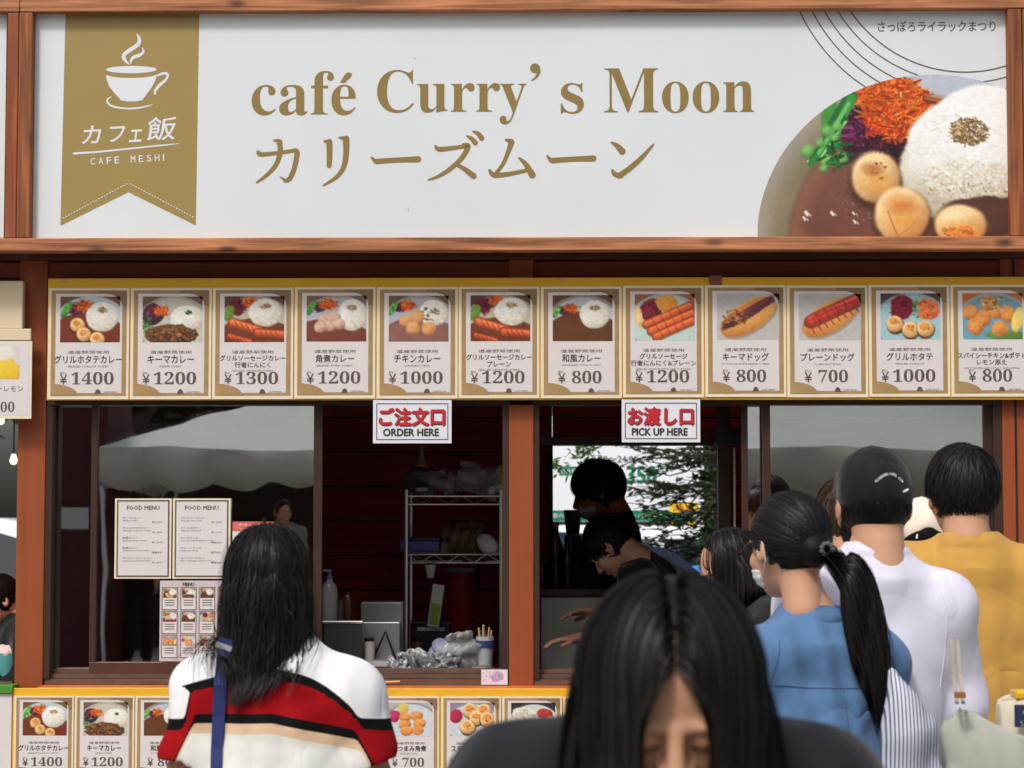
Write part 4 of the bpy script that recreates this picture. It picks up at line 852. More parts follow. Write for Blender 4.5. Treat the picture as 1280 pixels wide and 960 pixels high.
# ================================================================== PEOPLE
def skin(name, col):
    if name in MATS: return MATS[name]
    m = mat(name, col, .5, var=.06, vscale=20, bump=.04, bscale=180); p = m.node_tree.nodes['Principled BSDF']
    p.inputs['Subsurface Weight'].default_value = .12; p.inputs['Subsurface Radius'].default_value = (.01, .004, .002); return m
SK = skin('skin_warm', srgb(206, 156, 126)); SK2 = skin('skin_tan', srgb(180, 126, 92))
def wrinkle(m, st=.5, sc_=5.0):
    """soft cloth creases on top of the weave"""
    n = m.node_tree.nodes; l = m.node_tree.links; p = n['Principled BSDF']; tc = n.new('ShaderNodeTexCoord'); mp = n.new('ShaderNodeMapping'); mp.inputs['Scale'].default_value = (1, 1, .55); mp.inputs['Rotation'].default_value = (.2, .5, 0); l.new(tc.outputs['Object'], mp.inputs[0])
    nz = n.new('ShaderNodeTexNoise'); nz.inputs['Scale'].default_value = sc_; nz.inputs['Detail'].default_value = 2; nz.inputs['Distortion'].default_value = 1.0; l.new(mp.outputs[0], nz.inputs['Vector'])
    m1 = n.new('ShaderNodeMath'); m1.operation = 'SUBTRACT'; m1.inputs[1].default_value = .5; l.new(nz.outputs[0], m1.inputs[0]); m2 = n.new('ShaderNodeMath'); m2.operation = 'ABSOLUTE'; l.new(m1.outputs[0], m2.inputs[0])
    m3 = n.new('ShaderNodeMath'); m3.operation = 'POWER'; m3.inputs[1].default_value = .85; l.new(m2.outputs[0], m3.inputs[0])
    wv = n.new('ShaderNodeTexWave'); wv.inputs['Scale'].default_value = 2.6; wv.inputs['Distortion'].default_value = 9; wv.inputs['Detail'].default_value = 2; wv.inputs['Detail Scale'].default_value = .7; wm = n.new('ShaderNodeMapping'); wm.inputs['Scale'].default_value = (1.6, 1.6, .7); wm.inputs['Rotation'].default_value = (0, .35, .3); l.new(tc.outputs['Object'], wm.inputs[0]); l.new(wm.outputs[0], wv.inputs['Vector'])
    m4 = n.new('ShaderNodeMath'); m4.operation = 'MULTIPLY_ADD'; m4.inputs[1].default_value = .3; l.new(wv.outputs['Fac'], m4.inputs[0]); l.new(m3.outputs[0], m4.inputs[2])
    bp = n.new('ShaderNodeBump'); bp.inputs['Strength'].default_value = st; bp.inputs['Distance'].default_value = .035; l.new(m4.outputs[0], bp.inputs['Height'])
    old = p.inputs['Normal'].links[0].from_socket if p.inputs['Normal'].links else None
    if old is not None: l.new(old, bp.inputs['Normal'])
    l.new(bp.outputs[0], p.inputs['Normal']); return m
def cloth(name, col, rough=.85, var=.04, b=.5, sc_=420, sheen=.15, wr=.5):
    if name in MATS: return MATS[name]
    return wrinkle(mat(name, col, rough, var=var, vscale=14, bump=b*.25, bscale=sc_, sheen=sheen, spec=.2), wr)
def hairmat(name, col, rough=.46):
    if name in MATS: return MATS[name]
    m = bpy.data.materials.new(name); m.use_nodes = True; MATS[name] = m; n = m.node_tree.nodes; l = m.node_tree.links; p = n['Principled BSDF']
    a = n.new('ShaderNodeAttribute'); a.attribute_name = 'tone'
    mr = n.new('ShaderNodeMapRange'); mr.inputs[3].default_value = .35; mr.inputs[4].default_value = 1.7; l.new(a.outputs['Fac'], mr.inputs[0])
    v = n.new('ShaderNodeVectorMath'); v.operation = 'SCALE'; v.inputs[0].default_value = col; l.new(mr.outputs[0], v.inputs['Scale']); l.new(v.outputs[0], p.inputs['Base Color'])
    p.inputs['Roughness'].default_value = rough; p.inputs['Specular IOR Level'].default_value = .2; return m
HB = hairmat('hair_black', (.010, .008, .008)); HD = hairmat('hair_dark_brown', (.022, .014, .010))

def rotm(pitch=0, yaw=0, roll=0): return np.array(Euler((R(pitch), R(roll), R(yaw)), 'XYZ').to_matrix())
def head_sdf(s, hc, M, sc_=1.0, face=True, ears=True, k=.012, nk=1.0):
    def L(p): return np.array(hc)+M@(np.array(p)*sc_)
    E_ = lambda c, r, kk=k, op='add': s.ell(L(c), np.array(r)*sc_, kk, M, op)
    E_((0, -.012, .022), (.076, .096, .094)); E_((0, .03, -.01), (.066, .062, .08)); E_((0, .042, -.062), (.05, .046, .046), .03); E_((0, .064, -.094), (.026, .024, .02), .02)
    s.cap(L((0, -.03, -.03)), L((0, -.045, -.15)), .057*sc_*nk, .058*sc_*nk, .03)
    if face:
        for q in (-1, 1):
            E_((q*.031, .096, .002), (.02, .014, .013), .008, 'sub'); E_((q*.031, .081, .001), (.0155, .0125, .0105), .004); E_((q*.031, .086, .019), (.024, .009, .006), .010); E_((q*.042, .066, -.03), (.022, .022, .02), .02)
        s.cap(L((0, .09, .014)), L((0, .113, -.026)), .008*sc_, .012*sc_, .010); E_((.012, .1, -.03), (.009, .011, .008), .006); E_((-.012, .1, -.03), (.009, .011, .008), .006); E_((0, .093, -.054), (.023, .013, .006), .006); E_((0, .092, -.065), (.019, .012, .006), .006)
        E_((0, .1, -.06), (.02, .01, .0012), .003, 'sub')
    if ears:
        for q in (-1, 1):
            c = (q*.082, -.008, -.006); E_(c, (.009, .019, .031), .006); E_((q*.088, -.003, -.003), (.006, .011, .019), .004, 'sub'); E_((q*.078, -.002, -.03), (.006, .009, .011), .005)
def hand_sdf(s, wr, d, nrm, side, curl=.5, sz=1.0):
    """palm, four unequal bent fingers and a thumb leaving the side of the palm near its base"""
    d = np.array(d, float); d /= np.linalg.norm(d); n_ = np.array(nrm, float); n_ -= d*(n_@d); n_ /= np.linalg.norm(n_); t = np.cross(d, n_)*side
    wr = np.array(wr, float); s.cap(wr, wr+d*.03*sz, .024*sz, .028*sz, .012, flat=(n_, 1.4)); s.cap(wr+d*.03*sz+t*.014*sz, wr+d*.078*sz+t*.022*sz, .022*sz, .018*sz, .012, flat=(n_, 1.5)); s.cap(wr+d*.03*sz-t*.014*sz, wr+d*.072*sz-t*.024*sz, .021*sz, .017*sz, .012, flat=(n_, 1.5))
    for i, (off, ln) in enumerate(((.031, .070), (.011, .078), (-.010, .073), (-.030, .058))):
        p = wr+d*(.082-.004*abs(i-1))*sz+t*off*sz; a = 0; dd = d+t*off*1.5
        for j, fr in enumerate((.45, .32, .23)):
            a += curl*(.55+.25*j+.07*i); v = dd*math.cos(a)+n_*math.sin(a); q = p+v*ln*fr*sz; s.cap(p, q, (.0092-.0010*j)*sz, (.0086-.0010*j)*sz, .003); p = q
    p = wr+d*.028*sz+t*.026*sz; v = d*.6+t*.75+n_*.35; v /= np.linalg.norm(v); q = p+v*.04*sz; s.cap(p, q, .0135*sz, .011*sz, .008); v2 = d*.85+t*.3+n_*.4*curl*2; v2 /= np.linalg.norm(v2); s.cap(q, q+v2*.03*sz, .0105*sz, .0085*sz, .004)

BASE = dict(pelvis=(0, 0, .92), waist=(0, -.005, 1.04), chest=(0, -.01, 1.195), neck=(0, -.02, 1.385), head=(0, .01, 1.54), sL=(-.175, -.015, 1.318), sR=(.175, -.015, 1.318), eL=(-.225, -.03, 1.07), eR=(.225, -.03, 1.07), wL=(-.22, .08, .85), wR=(.22, .08, .85),
            hL=(-.09, 0, .9), hR=(.09, 0, .9), kL=(-.1, .02, .48), kR=(.1, .02, .48), aL=(-.105, 0, .08), aR=(.105, 0, .08))
class Person:
    def __init__(s, label, x, y, rotz, height=1.65, joints=None, hrot=(0, 0, 0), skin_m=SK, build=1.0, hs=1.0, group=None, lift=0.0):
        s.t = thing('person', label, 'person', (x, y, 0), R(rotz), group); s.k = height/1.65; s.b = build; s.j = {k: np.array(v, float) for k, v in BASE.items()}
        for k, v in (joints or {}).items(): s.j[k] = np.array(v, float)
        for k in s.j: s.j[k] = s.j[k]*s.k
        s.M = rotm(*hrot); s.hs = hs*s.k; s.skin = skin_m
    def obj(s, name, me, m): return link(name, me, m, s.t, world=False)
    def box(s, m=.16):
        p = np.array(list(s.j.values())); return p.min(0)-m, p.max(0)+m
    def limb(s, q, a, b, c, r, k=.03, add=0):
        q.cap(s.j[a], s.j[b], (r[0]+add)*s.k, (r[1]+add)*s.k, k); q.cap(s.j[b], s.j[c], (r[1]+add)*s.k, (r[2]+add)*s.k, k)
    def torso(s, q, add=0, waist=.0):
        j = s.j; b = s.b*s.k
        q.ell(j['chest'], ((.155*b+add), (.105*b+add), .17*s.k), .05); q.ell((j['chest']+j['waist'])/2, (.14*b+add, .10*b+add, .16*s.k), .05); q.ell(j['waist'], (.137*b+add+waist, .10*b+add+waist, .14*s.k), .05); q.ell(j['pelvis'], (.155*b+add+waist, .11*b+add+waist, .12*s.k), .05)
        q.cap(j['sL'], j['sR'], (.050+add)*s.k, (.050+add)*s.k, .06); q.cap(j['neck']-np.array((0, 0, .03*s.k)), j['neck']+np.array((0, 0, .02*s.k)), (.082+add)*s.k, (.056+add*.75)*s.k, .05)
        for a in ('sL', 'sR'): q.cap(j['neck']+np.array((0, 0, -.015))*s.k, j[a]+np.array((0, 0, .01))*s.k, (.044+add)*s.k, (.044+add)*s.k, .05)
    def body(s, h=.008, hands=(('wL', (0, .2, -1), (1, 0, 0), 1), ('wR', (0, .2, -1), (-1, 0, 0), -1)), curl=.5, face=True, ears=True, armr=(.046, .038, .026)):
        lo, hi = s.box(); q = SDF(lo, hi, h); s.torso(q); j = s.j
        q.cap(j['neck'], j['head']+s.M@np.array((0, -.035, -.06))*s.hs, .058*s.k*getattr(s, 'nk', 1.0), .055*s.k*getattr(s, 'nk', 1.0), .03)
        for S in 'LR':
            s.limb(q, 's'+S, 'e'+S, 'w'+S, armr); q.cap(j['h'+S], j['k'+S], .082*s.k, .055*s.k, .03); q.cap(j['k'+S], j['a'+S], .054*s.k, .035*s.k, .03); q.cap(j['a'+S]-[0, .02, .03], j['a'+S]+[0, .13, -.045], .036*s.k, .03*s.k, .02)
        for w_, d, n_, sd_ in hands: hand_sdf(q, j[w_], d, n_, sd_, curl, s.k)
        me = q.mesh('body'); o = s.obj('body', me, s.skin)
        q = None
        # the head is the finest part; it is laid into the same continuous mesh at a finer grid
        hc = j['head']; q = SDF(hc-.17, hc+.17, .0042); head_sdf(q, hc, s.M, s.hs, face, ears, nk=getattr(s, 'nk', 1.0)); hm = q.mesh('head')
        bm = bmesh.new(); bm.from_mesh(me)
        # weld: drop head-region faces of the coarse body is not needed (none there); append the fine head over the neck
        bm.from_mesh(hm); bm.to_mesh(me); bm.free(); bpy.data.meshes.remove(hm); me.polygons.foreach_set('use_smooth', [True]*len(me.polygons)); return o
    def top(s, m, name='shirt', sleeve='long', add=.016, hem=None, h=.0075, seed=1, amp=.004, f=22, loose=.02, collar=.012, armr=(.054, .046, .034), crew=True, tfun=None, vert=.5):
        j = s.j; lo, hi = s.box(.2); q = SDF(lo, hi, h); s.torso(q, add, loose)
        for S in 'LR':
            if sleeve == 'long': s.limb(q, 's'+S, 'e'+S, 'w'+S, armr, .04, add*.5)
            else:
                e = j['s'+S]+(j['e'+S]-j['s'+S])*sleeve; q.cap(j['s'+S], e, (armr[0]+add*.9)*s.k, (armr[0]+add*1.3)*s.k, .05)
        q.field(folds(seed, amp, f, vert))
        nk = j['neck']
        if crew: q.ell(nk+np.array((0, .012, .114))*s.k, (.1*s.k, .1*s.k, .078*s.k), .004, None, 'sub'); q.ell(nk+np.array((0, -.002, .032))*s.k, ((.064+collar)*s.k, (.062+collar)*s.k, .012*s.k), .008)
        if hem is not None: q.cut((0, 0, hem*s.k), (0, 0, -1))
        if sleeve == 'long':
            for S in 'LR': d = j['w'+S]-j['e'+S]; d = d/np.linalg.norm(d); G = None; q.ell(j['w'+S]+d*.045*s.k, .05*s.k, .004, op='sub')
        else:
            for S in 'LR': d = j['e'+S]-j['s'+S]; L_ = np.linalg.norm(d); d = d/L_; e = j['s'+S]+d*(L_*sleeve+.02); q.cap(e+d*.055*s.k, e+d*.14*s.k, .088*s.k, .088*s.k, .003, op='sub')
        me = q.mesh(name)
        if tfun is not None:
            co = np.zeros(len(me.vertices)*3); me.vertices.foreach_get('co', co); co = co.reshape(-1, 3); t = tfun(co); a = me.attributes.new('t', 'FLOAT', 'POINT'); a.data.foreach_set('value', t.astype(np.float32))
        return s.obj(name, me, m)
    def trousers(s, m):
        j = s.j; lo, hi = s.box(.16); hi = np.array(hi); hi[2] = 1.1*s.k; q = SDF(lo, hi, .012); q.ell(j['pelvis'], (.165*s.b*s.k, .12*s.b*s.k, .12*s.k), .04)
        for S in 'LR': q.cap(j['h'+S], j['k'+S], .098*s.k, .075*s.k, .03); q.cap(j['k'+S], j['a'+S]+np.array((0, 0, .04)), .074*s.k, .062*s.k, .02)
        q.field(folds(3, .004, 20)); s.obj('trousers', q.mesh('trousers'), m)
        for S in 'LR':
            q = SDF(j['a'+S]-.2, j['a'+S]+.25, .01); q.cap(j['a'+S]+[0, -.03, -.035], j['a'+S]+[0, .13, -.05], .042*s.k, .035*s.k, .02); q.cut((0, 0, .006), (0, 0, -1)); s.obj('shoe', q.mesh('shoe'), mat('shoe_dark', srgb(50, 50, 54), .6))
    # ------------------------------------------------------------ hair
    def HL(s, p): return s.j['head']+s.M@(np.array(p)*s.hs)
    def hair_shell(s, r=(.083, .104, .099), c=(0, -.014, .026), cuts=(), extra=(), h=.006):
        hc = s.j['head']; q = SDF(hc-.22, hc+.2, h); q.ell(s.HL(c), np.array(r)*s.hs, 0, s.M)
        for kind, cc, rr, kk in extra:
            if kind == 'add': q.ell(s.HL(cc), np.array(rr)*s.hs, kk, s.M)
            else: q.ell(s.HL(cc), np.array(rr)*s.hs, kk, s.M, 'sub')
        for p, n_ in cuts: q.cut(s.HL(p), s.M@np.array(n_))
        return q.mesh('hair')
    def strands(s, me, roots, dirs, length, steps=14, grav=.5, width=.0022, jitter=.15, coll=(), clump=0, stiff=.6, seed=1, gvec=(0, 0, -1), wave=0.0, name='hair', m=HB, follow=None, sep=.004, hug=None, lift=0.0):
        """grow ribbons over the head: roots/dirs in person space; coll = ellipsoids (centre, radii, rotation) kept outside"""
        r = np.random.default_rng(seed); n = len(roots); p = roots.copy(); d = dirs/np.linalg.norm(dirs, axis=1)[:, None]; L = length*(1+(r.random(n)-.5)*.25) if np.isscalar(length) else length; st = (L/steps)[:, None]
        d = d+r.normal(size=(n, 3))*jitter; off = (.0015+sep*r.random(n)**1.2); pts = [p.copy()]; nrms = []; gv = np.array(gvec, float); ph = r.random(n)*6.28; wx_ = r.normal(size=(n, 3)); last = d.copy()
        if clump:
            cl = r.integers(0, clump, n); cd_ = r.normal(size=(clump, 3))*jitter*1.1; d = d+cd_[cl]
        for i in range(steps):
            g = grav*(i/steps if grav >= 0 else 1) if False else grav
            dd = d*stiff+gv*g
            if follow is not None: dd = dd+follow(p, i/steps)
            if wave: dd = dd+wx_*np.sin(ph+i*.9)[:, None]*wave
            dd /= np.linalg.norm(dd, axis=1)[:, None]+1e-9; p = p+dd*st
            nr = np.zeros_like(p); nr[:] = -last if False else 0
            for ci, (c_, rr, M_) in enumerate(coll):
                q = (p-c_)@M_; rr_ = np.array(rr)[None]+off[:, None]+lift*(i/steps); k = np.sqrt(((q/rr_)**2).sum(1)); ins = k < 1.0
                if hug is not None and ci == 0: ins = ins | (q[:, 2] > hug)
                qn = q/np.maximum(k, 1e-6)[:, None]; qp = np.where(ins[:, None], qn, q); p = qp@M_.T+c_
                gn = (q/rr_**2)@M_.T; gn /= np.linalg.norm(gn, axis=1)[:, None]+1e-9; wgt = np.exp(-np.maximum(k-1, 0)*6)[:, None]; nr += gn*wgt
            nrms.append(nr); nd = p-pts[-1]; nd /= np.linalg.norm(nd, axis=1)[:, None]+1e-9; d = nd; pts.append(p.copy())
        pts = np.stack(pts, 1); nn = np.stack([nrms[0]]+nrms, 1); nn /= np.linalg.norm(nn, axis=2)[..., None]+1e-9
        T = np.gradient(pts, axis=1); T /= np.linalg.norm(T, axis=2)[..., None]+1e-9
        sd_ = np.cross(T, nn); sd_ /= np.linalg.norm(sd_, axis=2)[..., None]+1e-9
        tw = ((r.random(n)-.5)*.8)[:, None, None]; sd_ = sd_*np.cos(tw)+nn*np.sin(tw)
        prof = np.concatenate([np.linspace(.7, 1, max(2, steps//4)), np.ones(steps+1-max(2, steps//4)-max(2, steps//3)), np.linspace(1, .15, max(2, steps//3))])[None, :, None]
        wd = width*(.6+.8*r.random(n))[:, None, None]*prof/2; A = pts-sd_*wd; B = pts+sd_*wd
        V = np.stack([A, B], 2).reshape(-1, 3); base = (np.arange(n)*(steps+1)*2)[:, None]+(np.arange(steps)*2)[None]; f = np.stack([base, base+1, base+3, base+2], -1).reshape(-1, 4); tone = np.repeat(r.random(n), (steps+1)*2)
        nv = len(me.vertices); nf = len(me.polygons); co = np.zeros(nv*3); me.vertices.foreach_get('co', co); lv = np.zeros(len(me.loops), np.int32); me.loops.foreach_get('vertex_index', lv)
        old_t = np.full(nv, .15)
        if 'tone' in me.attributes: me.attributes['tone'].data.foreach_get('value', tt := np.zeros(nv, np.float32)); old_t = tt
        ls = np.zeros(nf, np.int32); me.polygons.foreach_get('loop_start', ls); f = f+nv
        m2 = bpy.data.meshes.new(name); m2.vertices.add(nv+len(V)); m2.vertices.foreach_set('co', np.concatenate([co, V.ravel()]).astype(np.float32)); m2.loops.add(len(lv)+f.size); m2.loops.foreach_set('vertex_index', np.concatenate([lv, f.ravel()]).astype(np.int32))
        m2.polygons.add(nf+len(f)); m2.polygons.foreach_set('loop_start', np.concatenate([ls, len(lv)+np.arange(0, f.size, 4)]).astype(np.int32)); m2.update(calc_edges=True)
        at = m2.attributes.new('tone', 'FLOAT', 'POINT'); at.data.foreach_set('value', np.concatenate([old_t, tone]).astype(np.float32)); m2.polygons.foreach_set('use_smooth', [True]*len(m2.polygons)); bpy.data.meshes.remove(me); return m2
    def scalp(s, n, lo=-1.0, front=1.0, seed=1, r=(.079, .1, .096), c=(0, -.014, .024), test=None):
        """random roots over the scalp (head-local test), returns person-space points, local points"""
        rr = np.random.default_rng(seed); q = rr.normal(size=(n*6, 3)); q /= np.linalg.norm(q, axis=1)[:, None]; loc = q*np.array(r)+np.array(c)
        ok = test(loc) if test is not None else (loc[:, 2] > lo); loc = loc[ok][:n]; return (loc*s.hs)@s.M.T+s.j['head'], loc
    def coll(s, grow=0.0, body=True):
        I = np.eye(3); c = [(s.HL((0, -.012, .022)), np.array((.078+grow, .098+grow, .096+grow))*s.hs, s.M), (s.HL((0, .02, -.05)), np.array((.062, .07, .07))*s.hs, s.M)]
        if body:
            j = s.j; c += [(s.j['neck']+np.array((0, 0, .03))*s.k, np.array((.066, .066, .09))*s.k, I), (j['chest']+np.array((0, 0, .02))*s.k, np.array((.185*s.b, .135*s.b, .19))*s.k, I)]
            for S in (-1, 1): c.append(((j['sL'] if S < 0 else j['sR'])*.75+j['neck']*.25, np.array((.11, .095, .08))*s.k, I))
        return c
def face_front(l): # True where hair grows: above and behind the hairline
    return (l[:, 2] > .035) & (l[:, 1] < .072) | (l[:, 1] < -.012) & (l[:, 2] > -.055)
# ================================================================== THE PEOPLE IN THE PICTURE
def place(px, py_top, Y, height_scale=1.65):
    """x on the ground and standing height for a head whose top shows at px, py_top at depth Y"""
    q = P(px, py_top, Y); return q.x, q.z
# ---- woman in the striped shirt, seen from behind
x, h = place(346, 668, -3.45)
A = Person('woman with long black hair in a white, black, red and cream striped shirt', x, -3.45, 4, h/1.0, build=1.06, hs=.98, skin_m=SK2,
           joints=dict(sL=(-.158, -.01, 1.285), sR=(.164, -.01, 1.277), eL=(-.222, -.02, 1.03), eR=(.245, -.02, 1.03), head=(-.024, .01, 1.54), chest=(0, -.01, 1.165), wL=(-.18, .15, .93), wR=(.2, .15, .93)), hrot=(-8, 6, 0))
A.nk = .88
A.body(armr=(.052, .046, .03))
def stripes():
    m = bpy.data.materials.new('striped_knit'); m.use_nodes = True; n = m.node_tree.nodes; l = m.node_tree.links; p = n['Principled BSDF']; p.inputs['Roughness'].default_value = .85; p.inputs['Specular IOR Level'].default_value = .15
    a = n.new('ShaderNodeAttribute'); a.attribute_name = 't'; mr = n.new('ShaderNodeMapRange'); mr.inputs[1].default_value = -.2; mr.inputs[2].default_value = .2; l.new(a.outputs['Fac'], mr.inputs[0])
    cr = n.new('ShaderNodeValToRGB'); cr.color_ramp.interpolation = 'CONSTANT'; e = cr.color_ramp.elements
    st = [(-.2, srgb(222, 222, 216)), (-.146, srgb(222, 190, 158)), (-.123, srgb(16, 16, 18)), (-.1, srgb(158, 12, 20)), (-.023, srgb(16, 16, 18)), (.0, srgb(240, 240, 242))]
    e[0].position = 0; e[0].color = (*st[0][1], 1); e[1].position = (st[1][0]+.2)/.4; e[1].color = (*st[1][1], 1)
    for t_, c_ in st[2:]: q_ = e.new((t_+.2)/.4); q_.color = (*c_, 1)
    l.new(mr.outputs[0], cr.inputs[0]); l.new(cr.outputs[0], p.inputs['Base Color'])
    tc = n.new('ShaderNodeTexCoord'); wv = n.new('ShaderNodeTexWave'); wv.inputs['Scale'].default_value = 130; wv.inputs['Distortion'].default_value = 1; l.new(tc.outputs['Object'], wv.inputs['Vector']); bp = n.new('ShaderNodeBump'); bp.inputs['Strength'].default_value = .12; l.new(wv.outputs[0], bp.inputs['Height']); l.new(bp.outputs[0], p.inputs['Normal']); return wrinkle(m, .45)
kA = A.k
def tA(co):
    x, y, z = co[:, 0]/kA, co[:, 1]/kA, co[:, 2]/kA; ax = np.abs(x)
    yoke = 1.336-np.where(x > 0, 2.7, .8)*np.clip(ax-.02, 0, 1)**1.9    # the yoke line droops towards the arms
    low = 1.342-.20*np.clip(x, 0, 1)-.02*ax
    t = np.where(z > yoke, z-yoke, np.where(z > yoke-.023, z-yoke, np.maximum(np.minimum(z-low, -.0231), z-yoke-0) if False else np.minimum(z-low, -.024)))
    ts = z-(1.212-.10*(ax-.22)); tsl = np.where(ts > .014, .0+(ts-.014), np.where(ts > -.014, -.0115+(ts)*.8, -.024+(ts+.014)))
    w_ = np.clip((ax-.178-.30*np.clip(1.22-z, 0, .1))/.03, 0, 1)*np.clip((1.30-z)/.02, 0, 1); w_ = w_*w_*(3-2*w_); return t*(1-w_)+np.clip(tsl, -.09, .1)*w_
A.top(stripes(), 'shirt', sleeve=.57, add=.016, seed=4, amp=.004, f=16, tfun=tA, h=.006, armr=(.052, .047, .04), loose=.03)
A.trousers(cloth('trousers_navy', srgb(50, 56, 76)))
sh = A.hair_shell(cuts=(((0, .045, 0), (0, 1, -.35)), ((0, 0, -.075), (0, 0, -1))))
rt, lc = A.scalp(11000, test=face_front, seed=3)
dr = np.stack([lc[:, 0]*9, -.25+0*lc[:, 1], -.2+0*lc[:, 0]], 1)@A.M.T
cA = A.coll(.007)
rg_ = np.random.default_rng(77); endz = 1.150+.085*rg_.random(len(rt))+.10*np.clip((rt[:, 0]-A.j['head'][0])/.08, 0, 1)*rg_.random(len(rt))
LA = np.clip((rt[:, 2]-endz)*1.10, .07, .5)
def gather(p, t):
    f = np.clip((1.285-p[:, 2])/.10, 0, 1); xc = A.j['head'][0]-.075*f; return np.stack([np.clip(-(p[:, 0]-xc)*7, -1, 1)*f*.9, 0*f, 0*f], 1)
sh = A.strands(sh, rt, dr, LA, steps=18, grav=.75, width=.0022, jitter=.10, coll=cA, clump=260, stiff=.7, seed=5, wave=.16, sep=.014, hug=-.02, lift=.006, follow=gather)
m_ = lc[:, 1] < .0; lk = rt[m_][:420]      # loose flyaway locks
sh = A.strands(sh, lk, dr[m_][:420], LA[m_][:420]*1.12, steps=18, grav=.7, width=.0016, jitter=.25, coll=cA, clump=24, stiff=.8, seed=9, wave=.28, sep=.028, hug=-.02, follow=lambda p, t: gather(p, t)*.5)
A.obj('hair', sh, HB)
# navy strap over the left shoulder, with its slide buckle
def ribbon(pts, wid, th, name, m, parent, nrm):
    """strap of real thickness through pts; nrm = outward normals"""
    pts = [Vector(p) for p in pts]; V = []; Fc = []
    for i, p in enumerate(pts):
        t = (pts[min(i+1, len(pts)-1)]-pts[max(i-1, 0)]).normalized(); n_ = Vector(nrm[i]); n_ = (n_-t*n_.dot(t)).normalized(); sd_ = t.cross(n_)
        for a, b in ((-1, 0), (1, 0), (1, 1), (-1, 1)): V.append(p+sd_*a*wid/2+n_*b*th)
    for i in range(len(pts)-1):
        for k in range(4): Fc.append((i*4+k, i*4+(k+1) % 4, (i+1)*4+(k+1) % 4, (i+1)*4+k))
    Fc.append((0, 1, 2, 3)); Fc.append(tuple((len(pts)-1)*4+k for k in (3, 2, 1, 0)))
    me = bpy.data.meshes.new(name); me.from_pydata(V, [], Fc); bm = bmesh.new(); bm.from_mesh(me); bmesh.ops.recalc_face_normals(bm, faces=bm.faces); bm.to_mesh(me); bm.free(); return link(name, me, m, parent, world=False)
def surf(mesh_obj, x, z, side=-1, lift=.004):
    """back surface point of a mesh at local x, z"""
    hit, loc, nr, _ = mesh_obj.ray_cast(Vector((x, side*1.0, z)), Vector((0, -side, 0))); return (loc+nr*lift, nr) if hit else (Vector((x, side*.16, z)), Vector((0, side, 0)))
bpy.context.view_layer.update()
shA = [o for o in A.t.children if o.name.startswith('shirt')][0]
M_navy = cloth('strap_navy', srgb(38, 50, 104), .6)
sp = []; sn = []
zt = lambda py: P(270, py, -3.6).z
for py, px in ((799, 283), (805, 281), (812, 279), (830, 275), (860, 272), (900, 271), (940, 270), (980, 270), (1030, 271), (1090, 273)):
    w_ = P(px, py, -3.62); lp = A.t.matrix_world.inverted() @ w_; a, b = surf(shA, lp.x, lp.z); sp.append(a); sn.append(b)
for i in range(len(sp)): sn[i] = sum((sn[max(0, min(len(sn)-1, i+d))] for d in (-1, 0, 1)), Vector())/3
bag = ribbon(sp, .028, .003, 'shoulder_strap', M_navy, A.t, sn)
ribbon([sp[1]+sn[1]*.004, sp[2]+sn[2]*.004], .034, .004, 'strap_slide', mat('slide_silver', (.6, .6, .65), .3, metal=1), A.t, [sn[1], sn[2]])

def seam(Pn, shirt, pts, m, w_=.0014, name='seam'):
    """stitched seam running over the back of a garment through local (x, z) points"""
    out = []
    for i in range(len(pts)-1):
        for f in np.linspace(0, 1, 7)[:-1 if i < len(pts)-2 else None]:
            x_ = pts[i][0]*(1-f)+pts[i+1][0]*f; z_ = pts[i][1]*(1-f)+pts[i+1][1]*f; hit, l_, n_, _ = shirt.ray_cast(Vector((x_*Pn.k, -1, z_*Pn.k)), Vector((0, 1, 0)))
            if hit: out.append(tuple(l_+n_*.0004))
    if len(out) > 2: o = Pn.obj(name, MB().tube(out, w_, 5).mesh(name), m)
# ---- man with the black cap
x, h = place(1091, 560, -3.05)
B = Person('man in black cap over short black hair, wearing a white long sleeved T-shirt', x, -3.05, 3, (h-.02), build=.94, joints=dict(neck=(0, -.02, 1.403), sL=(-.155, -.01, 1.312), sR=(.150, -.01, 1.305), eL=(-.205, .04, 1.08), eR=(.192, .03, 1.085), wL=(-.13, .27, 1.12), wR=(.11, .27, 1.12)), hrot=(-6, 4, 0))
B.body(hands=(('wL', (.4, .9, 0), (1, 0, 0), 1), ('wR', (-.4, .9, 0), (-1, 0, 0), -1)))
B.top(cloth('tshirt_white', srgb(226, 224, 240), wr=.28), 'tshirt', 'long', add=.014, seed=12, amp=.0028, f=10, loose=.012, armr=(.064, .056, .046), h=.0068, vert=.6)
seam(B, [o for o in B.t.children if o.name.startswith('tshirt')][0], [(.125, 1.37), (.146, 1.30), (.142, 1.2), (.13, 1.13)], MATS['tshirt_white']); seam(B, [o for o in B.t.children if o.name.startswith('tshirt')][0], [(-.125, 1.37), (-.15, 1.30), (-.145, 1.2), (-.13, 1.13)], MATS['tshirt_white'])
B.trousers(cloth('trousers_black', srgb(30, 30, 34)))
nape = lambda z0: (lambda l: (l[:, 1] < .03) & (l[:, 2] > z0) & (l[:, 2] < .05))
sh = B.hair_shell(r=(.083, .102, .094), c=(0, -.015, .006), cuts=(((0, .03, 0), (0, 1, 0)), ((0, 0, -.076), (0, -.1, -1)), ((0, 0, .03), (0, 0, 1))))
rt, lc = B.scalp(3000, test=lambda l: (l[:, 1] < .03) & (l[:, 2] > -.07) & (l[:, 2] < -.0), seed=4); dr = np.stack([lc[:, 0]*3, -.3+0*lc[:, 1], -1.+0*lc[:, 0]], 1)@B.M.T
sh = B.strands(sh, rt, dr, .04, steps=7, grav=.35, width=.0026, jitter=.22, coll=B.coll(.003, False), stiff=.8, seed=6, sep=.008, hug=-.2); B.obj('hair', sh, HB)
